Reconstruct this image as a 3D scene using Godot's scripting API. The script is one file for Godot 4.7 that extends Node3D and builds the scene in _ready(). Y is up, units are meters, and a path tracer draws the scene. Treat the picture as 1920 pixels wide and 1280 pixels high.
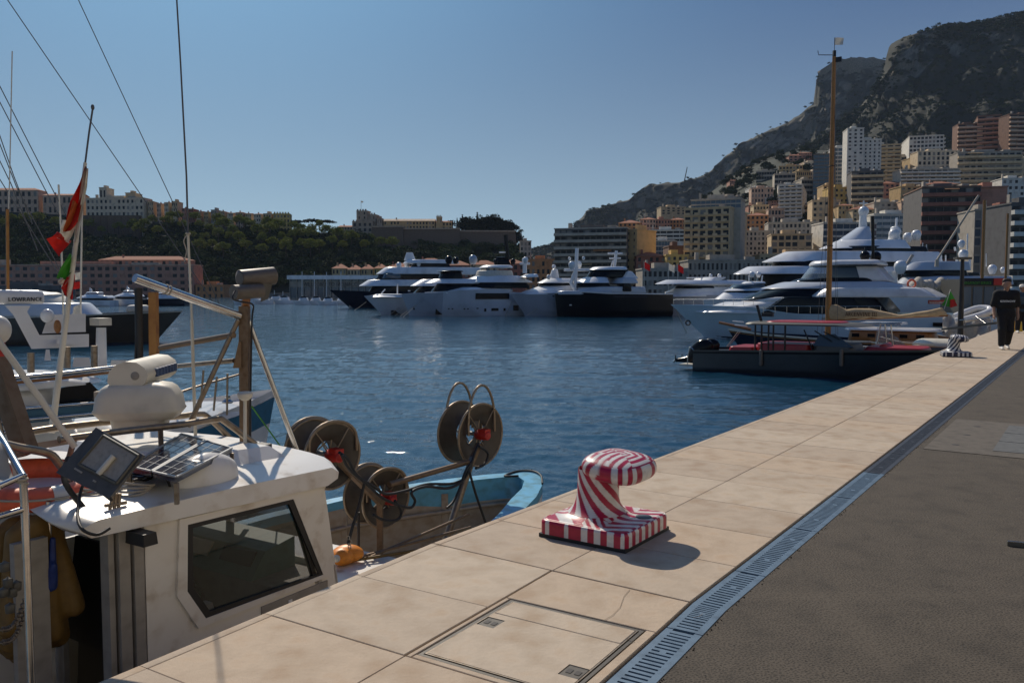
extends Node3D
# A harbour quay: fishing boat alongside, striped bollards, yachts across the water, a walled town on its rock and a city under a mountain.
# World: y = 0 is the water, the quay top is at y = 2.5, the camera stands on the quay.

const FOCAL := 1561.0
const PITCH := -3.48
const EYE := Vector3(0, 4.0, 0)
const QY := 2.5

var rng := RandomNumberGenerator.new()
var M := {}
var names := {}
var unit_box: ArrayMesh
var QO := Vector3(-0.486, 2.5, -4.889)
var QU := Vector3(sin(deg_to_rad(35.15)), 0, -cos(deg_to_rad(35.15)))
var QV := Vector3(cos(deg_to_rad(35.15)), 0, sin(deg_to_rad(35.15)))
var NU := Vector3(sin(deg_to_rad(32.2)), 0, -cos(deg_to_rad(32.2)))
var NV := Vector3(cos(deg_to_rad(32.2)), 0, sin(deg_to_rad(32.2)))
const UPV := Vector3(0, 1, 0)


# ---------------------------------------------------------------- pixel directions
func ray(px: float, py: float) -> Vector3:
	return Vector3((px - 960.0) / FOCAL, -(py - 640.0) / FOCAL, -1.0).rotated(Vector3.RIGHT, deg_to_rad(PITCH))

func on_level(px: float, py: float, y: float) -> Vector3:
	var d := ray(px, py)
	return EYE + d * ((y - EYE.y) / d.y)

func at_depth(px: float, py: float, z: float) -> Vector3:
	var d := ray(px, py)
	return EYE + d * (-z / d.z)

# where a pixel's direction meets the upright plane through p with normal n
func on_plane(px: float, py: float, p: Vector3, n: Vector3) -> Vector3:
	var d := ray(px, py)
	return EYE + d * ((p - EYE).dot(n) / d.dot(n))

# the upright plane v metres landward of the quay edge, as the moored fishing boat lies
func bp(px: float, py: float, v: float) -> Vector3:
	return on_plane(px, py, QO + NV * v, NV)

func bq(s: float, y: float, v: float) -> Vector3:
	return Vector3(QO.x, 0, QO.z) + NU * s + NV * v + UPV * y

# quay coordinates: s along the edge, v inland; the edge turns by three degrees at s = 0
func q(s: float, v: float, y := QY) -> Vector3:
	var a := QU
	var b := QV
	if s < 0.0:
		a = NU
		b = NV.lerp(QV, clampf(1.0 + s * 4.0, 0, 1))
	return Vector3(QO.x, y, QO.z) + a * s + b * v


# ---------------------------------------------------------------- mesh building
class MB:
	var v := PackedVector3Array()
	var i := PackedInt32Array()
	var c := PackedColorArray()
	var uv := PackedVector2Array()

	func tri(a: Vector3, b: Vector3, d: Vector3) -> void:
		var k := v.size()
		v.append(a); v.append(b); v.append(d)
		i.append(k); i.append(k + 1); i.append(k + 2)

	# corners in order round the face, counter-clockwise seen from outside
	func quad(a: Vector3, b: Vector3, d: Vector3, e: Vector3) -> void:
		var k := v.size()
		v.append(a); v.append(b); v.append(d); v.append(e)
		for n in [0, 2, 1, 0, 3, 2]:
			i.append(k + n)

	func hexa(p: Array) -> void:
		# p: four bottom corners then four top corners, counter-clockwise from above
		quad(p[3], p[2], p[1], p[0])
		quad(p[4], p[5], p[6], p[7])
		for n in 4:
			var m := (n + 1) % 4
			quad(p[n], p[m], p[4 + m], p[4 + n])

	func obox(o: Vector3, ax: Vector3, ay: Vector3, az: Vector3) -> void:
		# centre and three half axes (right-handed)
		hexa([o - ax - ay + az, o + ax - ay + az, o + ax - ay - az, o - ax - ay - az, o - ax + ay + az, o + ax + ay + az, o + ax + ay - az, o - ax + ay - az])

	func box(o: Vector3, s: Vector3) -> void:
		obox(o, Vector3(s.x / 2, 0, 0), Vector3(0, s.y / 2, 0), Vector3(0, 0, s.z / 2))

	# rows of points; smooth within
	func grid(rows: Array, closed := false) -> void:
		var k := v.size()
		var n: int = rows[0].size()
		for r in rows:
			for p in r:
				v.append(p)
		for a in rows.size() - 1:
			for b in (n if closed else n - 1):
				var b2 := (b + 1) % n
				var p0 := k + a * n + b
				var p1 := k + a * n + b2
				var p2 := k + (a + 1) * n + b2
				var p3 := k + (a + 1) * n + b
				for x in [p0, p2, p1, p0, p3, p2]:
					i.append(x)

	func fan(ring: Array, flip := false) -> void:
		var k := v.size()
		var o := Vector3.ZERO
		for p in ring:
			o += p
		v.append(o / ring.size())
		for p in ring:
			v.append(p)
		for a in ring.size():
			var b := (a + 1) % ring.size()
			i.append(k)
			i.append(k + 1 + (a if flip else b))
			i.append(k + 1 + (b if flip else a))

	func loft(rings: Array, caps := true) -> void:
		grid(rings, true)
		if caps:
			fan(rings[0], true)
			fan(rings[-1])

	# a tube along points; r may be a number or an array
	func tube(pts: Array, r, sides := 8, caps := true) -> void:
		var rings := []
		var side := Vector3.ZERO
		for a in pts.size():
			var t: Vector3 = (pts[mini(a + 1, pts.size() - 1)] - pts[maxi(a - 1, 0)]).normalized()
			if side == Vector3.ZERO:
				side = t.cross(Vector3.UP if absf(t.y) < 0.9 else Vector3.RIGHT).normalized()
			else:
				side = (side - t * side.dot(t)).normalized()
			var up := side.cross(t).normalized()
			var rr: float = r[a] if r is Array else r
			var ring := []
			for b in sides:
				var w := TAU * b / sides
				ring.append(pts[a] + side * cos(w) * rr + up * sin(w) * rr)
			rings.append(ring)
		grid(rings, true)
		if caps:
			fan(rings[0], true)
			fan(rings[-1])

	# a bar of square section
	func bar(a: Vector3, b: Vector3, w: float, h := -1.0, up := Vector3.UP) -> void:
		if h < 0.0:
			h = w
		var t := (b - a).normalized()
		if absf(t.dot(up)) > 0.95:
			up = Vector3.RIGHT
		var s := t.cross(up).normalized() * w / 2
		var u := s.cross(t).normalized() * h / 2
		obox((a + b) / 2, s, u, -(b - a) / 2)

	# (radius, height) pairs turned about an axis
	func lathe(o: Vector3, prof: Array, sides := 16, ax := Vector3.UP) -> void:
		var s := ax.cross(Vector3.RIGHT if absf(ax.x) < 0.8 else Vector3.BACK).normalized()
		var u := s.cross(ax).normalized()
		var rings := []
		for p in prof:
			var ring := []
			for b in sides:
				var w := -TAU * b / sides
				ring.append(o + ax * p.y + s * cos(w) * p.x + u * sin(w) * p.x)
			rings.append(ring)
		grid(rings, true)

	# ring (torus)
	func ring(o: Vector3, ax: Vector3, R: float, r: float, n := 24, m := 8, from := 0.0, to := TAU, up := Vector3.UP) -> void:
		var s := ax.cross(up if absf(ax.dot(up)) < 0.95 else Vector3.RIGHT).normalized()
		var u := s.cross(ax).normalized()
		var rows := []
		for a in n + 1:
			var w := lerpf(from, to, float(a) / n)
			var d := s * cos(w) + u * sin(w)
			var row := []
			for b in m:
				var x := TAU * b / m
				row.append(o + d * (R + r * cos(x)) + ax * r * sin(x))
			rows.append(row)
		grid(rows, true)

	# upright prism: plan outline (xz, counter-clockwise from above) between two heights
	func prism(poly: Array, y0: float, y1: float) -> void:
		var lo := []
		var hi := []
		for p in poly:
			lo.append(Vector3(p.x, y0, p.y))
			hi.append(Vector3(p.x, y1, p.y))
		slab(lo, hi)

	# flat-shaded solid between two alike outlines
	func slab(lo: Array, hi: Array) -> void:
		for a in lo.size():
			var b := (a + 1) % lo.size()
			quad(lo[a], lo[b], hi[b], hi[a])
		cap(hi, false)
		cap(lo, true)

	func cap(ring_: Array, flip: bool) -> void:
		# triangulated in its own plane, so outlines may be hollow-cornered
		var n := Vector3.ZERO
		for a in ring_.size():
			n += ring_[a].cross(ring_[(a + 1) % ring_.size()])
		n = n.normalized()
		var s := n.cross(Vector3.UP if absf(n.y) < 0.9 else Vector3.RIGHT).normalized()
		var u := n.cross(s)
		var flat := PackedVector2Array()
		for p in ring_:
			flat.append(Vector2(p.dot(s), p.dot(u)))
		var t := Geometry2D.triangulate_polygon(flat)
		var k := v.size()
		for p in ring_:
			v.append(p)
		for a in range(0, t.size(), 3):
			var x: Vector3 = ring_[t[a]]
			var turn: bool = (ring_[t[a + 1]] - x).cross(ring_[t[a + 2]] - x).dot(n) > 0.0
			i.append(k + t[a])
			i.append(k + t[a + (1 if turn == flip else 2)])
			i.append(k + t[a + (2 if turn == flip else 1)])

	func ball(o: Vector3, r: Vector3, n := 12, m := 8) -> void:
		var rows := []
		for a in m + 1:
			var w := PI * a / m - PI / 2
			var row := []
			for b in n:
				var x := -TAU * b / n
				row.append(o + Vector3(cos(w) * cos(x) * r.x, sin(w) * r.y, cos(w) * sin(x) * r.z))
			rows.append(row)
		grid(rows, true)

	func done_box() -> ArrayMesh:
		box(Vector3.ZERO, Vector3(2, 2, 2))
		return done()

	func done() -> ArrayMesh:
		var n := PackedVector3Array()
		n.resize(v.size())
		for a in range(0, i.size(), 3):
			var x := v[i[a]]
			var f := (v[i[a + 2]] - x).cross(v[i[a + 1]] - x)
			n[i[a]] += f
			n[i[a + 1]] += f
			n[i[a + 2]] += f
		for a in n.size():
			n[a] = n[a].normalized() if n[a].length_squared() > 1e-20 else Vector3.UP
		var arr := []
		arr.resize(Mesh.ARRAY_MAX)
		arr[Mesh.ARRAY_VERTEX] = v
		arr[Mesh.ARRAY_NORMAL] = n
		arr[Mesh.ARRAY_INDEX] = i
		if c.size() == v.size() and c.size():
			arr[Mesh.ARRAY_COLOR] = c
		if uv.size() == v.size() and uv.size():
			arr[Mesh.ARRAY_TEX_UV] = uv
		var m := ArrayMesh.new()
		m.add_surface_from_arrays(Mesh.PRIMITIVE_TRIANGLES, arr)
		return m


# ---------------------------------------------------------------- scene tree
func numbered(called: String) -> String:
	var k: int = names.get(called, 0)
	names[called] = k + 1
	return called if k == 0 else "%s_%03d" % [called, k]

func tag(o: Node3D, label: String, category: String, group := "", kind := "") -> Node3D:
	if label:
		o.set_meta("label", label)
	if category:
		o.set_meta("category", category)
	if group:
		o.set_meta("group", group)
	if kind:
		o.set_meta("kind", kind)
	return o

# a thing made of parts, its node at its base
func thing(called: String, at: Vector3, label: String, category: String, group := "") -> Node3D:
	var o := Node3D.new()
	o.name = numbered(called)
	add_child(o)
	o.position = at
	tag(o, label, category, group)
	return o

# one named mesh; the builder's points are world points
func put(called: String, mb, m: Material, parent: Node3D = self) -> MeshInstance3D:
	var o := MeshInstance3D.new()
	o.name = numbered(called) if parent == self else called
	o.mesh = mb.done() if mb is MB else mb
	o.material_override = m
	parent.add_child(o, true)
	if parent != self:
		o.position = -parent.global_position
	return o

# a shared mesh set at a world transform
func inst(called: String, mesh: Mesh, m: Material, xf: Transform3D, parent: Node3D = self) -> MeshInstance3D:
	var o := MeshInstance3D.new()
	o.name = numbered(called) if parent == self else called
	o.mesh = mesh
	o.material_override = m
	parent.add_child(o, true)
	o.transform = xf if parent == self else Transform3D(xf.basis, xf.origin - parent.global_position)
	return o

func structure(called: String, mb, m: Material) -> MeshInstance3D:
	var o := put(called, mb, m)
	o.set_meta("kind", "structure")
	return o

func boxx(centre: Vector3, ax: Vector3, ay: Vector3, az: Vector3) -> Transform3D:
	return Transform3D(Basis(ax, ay, az), centre)


# ---------------------------------------------------------------- materials
func lin(r: float, g: float, b: float) -> Color:
	return Color(r, g, b).linear_to_srgb()

func noise(kind: int, freq: float, oct := 4, sd := 1) -> FastNoiseLite:
	var n := FastNoiseLite.new()
	n.noise_type = kind
	n.frequency = freq
	n.fractal_octaves = oct
	n.seed = sd
	return n

# greyscale or tinted tileable noise picture
func tex(n: FastNoiseLite, stops: Array, size := 512) -> NoiseTexture2D:
	var t := NoiseTexture2D.new()
	t.width = size
	t.height = size
	t.seamless = true
	t.noise = n
	var g := Gradient.new()
	var off := PackedFloat32Array()
	var col := PackedColorArray()
	for s in stops:
		off.append(s[0])
		col.append(s[1] if s[1] is Color else lin(s[1], s[1], s[1]))
	g.offsets = off
	g.colors = col
	t.color_ramp = g
	return t

func mat(key: String, col: Color, rough := 0.6, metal := 0.0, t: Texture2D = null, per_m := 1.0) -> StandardMaterial3D:
	var m := StandardMaterial3D.new()
	m.albedo_color = col
	m.roughness = rough
	m.metallic = metal
	m.cull_mode = BaseMaterial3D.CULL_DISABLED
	if t:
		m.albedo_texture = t
		m.uv1_triplanar = true
		m.uv1_world_triplanar = true
		m.uv1_scale = Vector3.ONE * per_m
	M[key] = m
	return m

func relief(key: String, t: Texture2D, cm: float) -> void:
	M[key].heightmap_enabled = true
	M[key].heightmap_texture = t
	M[key].heightmap_scale = cm



func _ready() -> void:
	rng.seed = 7
	# --- camera
	var cam := Camera3D.new()
	cam.name = "camera"
	cam.fov = rad_to_deg(2.0 * atan(640.0 / FOCAL))
	cam.position = EYE
	cam.rotation_degrees.x = PITCH
	cam.near = 0.05
	cam.far = 12000.0
	add_child(cam)
	cam.current = true
	# --- sky, exposure
	var env := Environment.new()
	env.background_mode = Environment.BG_SKY
	env.sky = Sky.new()
	var pan := PanoramaSkyMaterial.new()
	pan.panorama = sky_picture()
	env.sky.sky_material = pan
	env.background_energy_multiplier = 1.0
	env.tonemap_mode = Environment.TONE_MAPPER_LINEAR
	env.tonemap_exposure = EXPOSURE
	env.sdfgi_enabled = true
	env.ssao_enabled = true
	env.ssil_enabled = true
	env.fog_enabled = FOG > 0.0
	env.fog_density = FOG
	env.fog_light_color = lin(0.50, 0.62, 0.76)
	var we := WorldEnvironment.new()
	we.name = "world_environment"
	we.environment = env
	add_child(we)
	# --- sun
	var sun := DirectionalLight3D.new()
	sun.name = "sun"
	sun.light_energy = SUN_ENERGY
	sun.light_color = Color(1.0, 0.945, 0.87)
	sun.light_angular_distance = 0.53
	sun.shadow_enabled = true
	add_child(sun)
	sun.look_at_from_position(Vector3.ZERO, -sun_way(), Vector3.UP)
	make_materials()
	unit_box = MB.new().done_box()
	make_water()
	make_quay()
	make_land()
	make_city()
	make_yachts()
	make_bollards()
	make_fishing_boat()
	make_left_boats()
	make_right_boats()
	make_people()
	make_rest()

const EXPOSURE := 0.85
const FOG := 0.000045
const SUN_ENERGY := 1.45
const SUN_AZ := -23.0
const SUN_EL := 42.0

# unit vector towards the sun
func sun_way() -> Vector3:
	var a := deg_to_rad(SUN_AZ)
	var e := deg_to_rad(SUN_EL)
	return Vector3(sin(a) * cos(e), sin(e), -cos(a) * cos(e))

# clear sky: pale at the horizon, deep blue overhead, lighter round the sun
func sky_picture() -> ImageTexture:
	var w := 512
	var h := 256
	var im := Image.create(w, h, false, Image.FORMAT_RGBF)
	var to_sun := sun_way()
	var top := Vector3(0.005, 0.058, 0.235)
	var low := Vector3(0.55, 0.745, 0.85)
	for y in h:
		var el := PI * (0.5 - (y + 0.5) / h)
		for x in w:
			var az := TAU * (x + 0.5) / w   # 0 looks along -z
			var d := Vector3(sin(az) * cos(el), sin(el), -cos(az) * cos(el))
			var up := maxf(d.y, 0.0)
			var c := top.lerp(low, pow(1.0 - up, 5.0))
			var near := maxf(d.dot(to_sun), 0.0)
			c += Vector3(0.35, 0.67, 0.86) * pow(near, 9.0)
			c += Vector3(0.9, 0.88, 0.82) * pow(near, 60.0)
			if d.y < 0.0:
				c = c.lerp(Vector3(0.10, 0.15, 0.20), clampf(-d.y * 6.0, 0, 1))
			im.set_pixel(x, y, Color(c.x, c.y, c.z))
	return ImageTexture.create_from_image(im)

# ---------------------------------------------------------------- colours of things (linear base colours)
var T := {}

func make_materials() -> void:
	T.fine = tex(noise(FastNoiseLite.TYPE_SIMPLEX, 0.09, 3, 3), [[0.0, 0.72], [0.5, 0.92], [1.0, 1.0]], 512)
	T.cloud = tex(noise(FastNoiseLite.TYPE_PERLIN, 0.012, 5, 5), [[0.0, 0.62], [0.35, 0.86], [0.6, 0.97], [1.0, 1.0]], 512)
	T.grain = tex(noise(FastNoiseLite.TYPE_VALUE, 0.35, 2, 9), [[0.0, 0.35], [0.45, 0.75], [0.62, 1.0], [1.0, 1.0]], 512)
	T.stone = tex(noise(FastNoiseLite.TYPE_PERLIN, 0.010, 6, 21), [[0.0, lin(0.76, 0.66, 0.56)], [0.38, lin(0.90, 0.86, 0.81)], [0.5, lin(0.94, 0.91, 0.87)], [0.64, lin(1.0, 0.97, 0.93)], [1.0, lin(0.92, 0.82, 0.71)]], 1024)
	T.speck = tex(noise(FastNoiseLite.TYPE_SIMPLEX, 0.07, 5, 33), [[0.0, 0.40], [0.22, 0.80], [0.36, 0.95], [0.7, 1.0], [1.0, 0.9]], 1024)
	T.asphalt = tex(noise(FastNoiseLite.TYPE_CELLULAR, 0.16, 2, 41), [[0.0, lin(0.22, 0.21, 0.19)], [0.25, lin(0.50, 0.47, 0.42)], [0.5, lin(1.0, 0.95, 0.86)], [0.62, lin(0.85, 0.80, 0.72)], [0.8, lin(0.30, 0.28, 0.25)], [1.0, lin(0.14, 0.13, 0.12)]], 1024)
	T.bumps = tex(noise(FastNoiseLite.TYPE_SIMPLEX, 0.12, 4, 51), [[0.0, Color.BLACK], [1.0, Color.WHITE]], 512)
	T.scrub = tex(noise(FastNoiseLite.TYPE_SIMPLEX, 0.022, 6, 61), [[0.0, lin(0.10, 0.17, 0.09)], [0.42, lin(0.22, 0.30, 0.17)], [0.58, lin(0.34, 0.38, 0.24)], [0.72, lin(0.70, 0.64, 0.55)], [1.0, lin(1.0, 0.93, 0.83)]], 1024)
	T.rock = tex(noise(FastNoiseLite.TYPE_PERLIN, 0.03, 6, 71), [[0.0, lin(0.30, 0.28, 0.25)], [0.4, lin(0.62, 0.57, 0.50)], [0.6, lin(0.85, 0.79, 0.70)], [1.0, lin(1.0, 0.86, 0.68)]], 1024)
	T.rust = tex(noise(FastNoiseLite.TYPE_PERLIN, 0.02, 5, 81), [[0.0, lin(0.55, 0.42, 0.32)], [0.4, lin(0.85, 0.77, 0.68)], [0.55, lin(0.95, 0.90, 0.85)], [1.0, lin(1, 1, 1)]], 512)
	T.grime = tex(noise(FastNoiseLite.TYPE_PERLIN, 0.016, 6, 87), [[0.0, lin(0.50, 0.42, 0.34)], [0.24, lin(0.80, 0.75, 0.69)], [0.38, lin(0.95, 0.94, 0.92)], [1.0, lin(1, 1, 1)]], 512)
	# quay
	var s := mat("stone", lin(0.475, 0.395, 0.305), 0.82, 0, T.stone, 0.45)
	s.detail_enabled = true
	s.detail_blend_mode = BaseMaterial3D.BLEND_MODE_MUL
	s.detail_albedo = T.speck
	s.uv2_triplanar = true
	s.uv2_world_triplanar = true
	s.uv2_scale = Vector3.ONE * 2.3
	s.detail_uv_layer = BaseMaterial3D.DETAIL_UV_2
	relief("stone", T.bumps, 0.12)
	for k in 3:
		var d: StandardMaterial3D = s.duplicate()
		d.albedo_color = [lin(0.51, 0.43, 0.335), lin(0.45, 0.37, 0.285), lin(0.49, 0.395, 0.295)][k]
		d.uv1_offset = Vector3(0.31, 0.17, 0.53) * (k + 1)
		M["stone%d" % k] = d
	mat("joint", lin(0.17, 0.135, 0.10), 0.95, 0, T.fine, 3.0)
	mat("quay_wall", lin(0.30, 0.25, 0.20), 0.9, 0, T.cloud, 0.5)
	mat("asphalt", lin(0.095, 0.081, 0.065), 0.9, 0, T.asphalt, 0.36)
	var a: StandardMaterial3D = M.asphalt
	a.detail_enabled = true
	a.detail_blend_mode = BaseMaterial3D.BLEND_MODE_MUL
	a.detail_albedo = T.cloud
	a.uv2_triplanar = true
	a.uv2_world_triplanar = true
	a.uv2_scale = Vector3.ONE * 0.7
	a.detail_uv_layer = BaseMaterial3D.DETAIL_UV_2
	relief("asphalt", T.asphalt, 0.5)
	mat("concrete", lin(0.22, 0.19, 0.16), 0.9, 0, T.cloud, 1.5)
	mat("cover_slab", lin(0.11, 0.115, 0.115), 0.85, 0, T.cloud, 2.0)
	mat("galvanised", lin(0.135, 0.20, 0.265), 0.45, 0.15, T.cloud, 2.5)
	mat("old_grate", lin(0.07, 0.08, 0.095), 0.5, 0.4, T.cloud, 2.5)
	mat("trough_concrete", lin(0.20, 0.18, 0.155), 0.9, 0, T.cloud, 2.0)
	mat("dark_iron", lin(0.045, 0.040, 0.036), 0.7)
	mat("panel_concrete", lin(0.112, 0.097, 0.079), 0.9, 0, T.cloud, 1.5)
	mat("brass", lin(0.10, 0.09, 0.075), 0.55, 0.4, T.cloud, 6.0)
	mat("moss", lin(0.09, 0.07, 0.035), 0.95, 0, T.fine, 8.0)
	# paint and plastics
	mat("white", lin(0.72, 0.71, 0.68), 0.32, 0, T.cloud, 0.6)
	mat("gelcoat", lin(0.74, 0.735, 0.72), 0.22, 0, T.cloud, 0.25)
	mat("far_white", lin(0.82, 0.82, 0.81), 0.25, 0, T.cloud, 0.06)
	mat("cream", lin(0.66, 0.61, 0.50), 0.5, 0, T.cloud, 0.8)
	mat("grime_white", lin(0.74, 0.70, 0.63), 0.42, 0, T.grime, 0.8)
	mat("boat_white", lin(0.76, 0.74, 0.70), 0.34, 0, T.grime, 0.7)
	mat("curtain", lin(0.26, 0.235, 0.20), 0.8)
	mat("grey_hull", lin(0.42, 0.45, 0.50), 0.2, 0, T.cloud, 0.05)
	mat("silver_hull", lin(0.56, 0.59, 0.63), 0.2, 0, T.cloud, 0.05)
	mat("pale_blue_hull", lin(0.50, 0.62, 0.69), 0.14, 0, T.cloud, 0.05)
	mat("navy", lin(0.012, 0.016, 0.030), 0.12, 0)
	mat("black_paint", lin(0.012, 0.012, 0.014), 0.15, 0)
	mat("taupe_hull", lin(0.105, 0.086, 0.064), 0.25, 0, T.cloud, 0.1)
	mat("tender_grey", lin(0.030, 0.036, 0.042), 0.32, 0, T.cloud, 0.4)
	mat("tender_red", lin(0.36, 0.012, 0.016), 0.35, 0, T.cloud, 0.5)
	mat("dark_glass", lin(0.010, 0.012, 0.015), 0.05, 0)
	for k in ["navy", "black_paint", "dark_glass"]:
		M[k].metallic_specular = 0.28
	mat("glass_blue", lin(0.05, 0.075, 0.095), 0.06, 0)
	mat("bright_blue", lin(0.12, 0.42, 0.66), 0.4, 0, T.rust, 0.8)
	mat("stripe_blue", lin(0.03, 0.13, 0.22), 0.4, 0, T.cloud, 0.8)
	mat("inner_hull", lin(0.40, 0.35, 0.29), 0.6, 0, T.rust, 0.9)
	mat("steel", lin(0.62, 0.60, 0.57), 0.2, 0.95, T.cloud, 2.0)
	mat("dull_steel", lin(0.30, 0.26, 0.21), 0.42, 0.75, T.rust, 2.5)
	mat("brown_steel", lin(0.20, 0.145, 0.095), 0.5, 0.35, T.rust, 2.0)
	mat("drum_metal", lin(0.085, 0.074, 0.062), 0.5, 0.4, T.cloud, 3.0)
	mat("red_motor", lin(0.48, 0.022, 0.015), 0.5, 0, T.cloud, 5.0)
	mat("rubber", lin(0.012, 0.012, 0.013), 0.55)
	mat("rope", lin(0.45, 0.40, 0.32), 0.9, 0, T.fine, 20.0)
	mat("wire", lin(0.10, 0.10, 0.105), 0.5, 0.3)
	mat("lamp_grey", lin(0.105, 0.100, 0.085), 0.5, 0.2, T.cloud, 4.0)
	mat("lamp_brown", lin(0.15, 0.13, 0.11), 0.5, 0.2, T.cloud, 4.0)
	mat("reflector", lin(0.36, 0.32, 0.25), 0.35, 0.1, T.cloud, 9.0)
	mat("orange", lin(0.75, 0.13, 0.055), 0.5, 0, T.cloud, 4.0)
	mat("float_orange", lin(0.82, 0.27, 0.02), 0.45, 0, T.cloud, 6.0)
	mat("yellow", lin(0.75, 0.48, 0.03), 0.5)
	mat("tape", lin(0.62, 0.60, 0.55), 0.35)
	mat("solar", lin(0.018, 0.028, 0.055), 0.12, 0, T.fine, 4.0)
	mat("solar_line", lin(0.36, 0.38, 0.38), 0.4)
	mat("oilskin", lin(0.17, 0.095, 0.018), 0.6, 0, T.cloud, 4.0)
	mat("blue_bin", lin(0.01, 0.03, 0.16), 0.6, 0, T.cloud, 4.0)
	mat("door_grey", lin(0.30, 0.275, 0.24), 0.5, 0, T.cloud, 2.0)
	mat("console", lin(0.10, 0.20, 0.17), 0.5, 0, T.cloud, 3.0)
	mat("wood", lin(0.30, 0.13, 0.035), 0.35, 0, T.rust, 1.2)
	mat("mast_wood", lin(0.36, 0.165, 0.03), 0.4, 0, T.rust, 0.8)
	mat("sailcloth", lin(0.50, 0.36, 0.20), 0.9, 0, T.cloud, 1.2)
	mat("canvas", lin(0.48, 0.44, 0.37), 0.9, 0, T.cloud, 1.6)
	mat("print_blue", lin(0.05, 0.08, 0.16), 0.5)
	mat("print_dark", lin(0.03, 0.032, 0.036), 0.5)
	mat("print_brown", lin(0.12, 0.07, 0.03), 0.8)
	mat("print_white", lin(0.75, 0.75, 0.73), 0.6)
	for f in [["flag_red", 0.50, 0.022, 0.015], ["flag_white", 0.66, 0.63, 0.56], ["flag_green", 0.06, 0.26, 0.03], ["flag_orange", 0.56, 0.12, 0.02]]:
		mat(f[0], lin(f[1], f[2], f[3]), 0.85, 0, T.cloud, 3.0)
		M[f[0]].backlight_enabled = true
		M[f[0]].backlight = lin(f[1] * 0.6, f[2] * 0.6, f[3] * 0.6)
	var pane := mat("pane", Color(0.05, 0.13, 0.11, 0.55), 0.02)
	pane.transparency = BaseMaterial3D.TRANSPARENCY_ALPHA
	var clear := mat("clear_screen", Color(0.75, 0.8, 0.82, 0.35), 0.05)
	clear.transparency = BaseMaterial3D.TRANSPARENCY_ALPHA
	# people
	mat("skin", lin(0.36, 0.20, 0.13), 0.6)
	mat("black_cloth", lin(0.012, 0.012, 0.014), 0.9, 0, T.fine, 6.0)
	mat("navy_cloth", lin(0.025, 0.055, 0.095), 0.9, 0, T.fine, 6.0)
	mat("shoe", lin(0.68, 0.64, 0.58), 0.6)
	mat("hair", lin(0.02, 0.013, 0.008), 0.6)
	# bollard paints come as vertex colours
	var st := mat("stripes", Color.WHITE, 0.38, 0, T.cloud, 3.0)
	st.vertex_color_use_as_albedo = true
	# land
	mat("scrub", lin(0.36, 0.36, 0.33), 0.95, 0, T.scrub, 0.0045)
	var sc: StandardMaterial3D = M.scrub
	sc.detail_enabled = true
	sc.detail_blend_mode = BaseMaterial3D.BLEND_MODE_MUL
	sc.detail_albedo = T.cloud
	sc.uv2_triplanar = true
	sc.uv2_world_triplanar = true
	sc.uv2_scale = Vector3.ONE * 0.03
	sc.detail_uv_layer = BaseMaterial3D.DETAIL_UV_2
	mat("cliff", lin(0.36, 0.31, 0.26), 0.95, 0, T.rock, 0.012)
	M.cliff.uv1_scale = Vector3(0.02, 0.004, 0.02)
	mat("earth", lin(0.034, 0.040, 0.022), 0.95, 0, T.cloud, 0.03)
	mat("rampart", lin(0.22, 0.165, 0.125), 0.95, 0, T.rock, 0.05)
	for f in [["leaf_dark", 0.034, 0.052, 0.022], ["leaf_mid", 0.062, 0.086, 0.028], ["leaf_light", 0.21, 0.22, 0.045], ["leaf_pine", 0.016, 0.026, 0.013]]:
		mat(f[0], lin(f[1], f[2], f[3]), 0.8, 0, T.cloud, 0.11)
		M[f[0]].metallic_specular = 0.15
		M[f[0]].backlight_enabled = true
		M[f[0]].backlight = lin(f[1] * 0.7, f[2] * 0.8, f[3] * 0.4)
	mat("bark", lin(0.07, 0.05, 0.035), 0.9, 0, T.cloud, 0.4)

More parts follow.
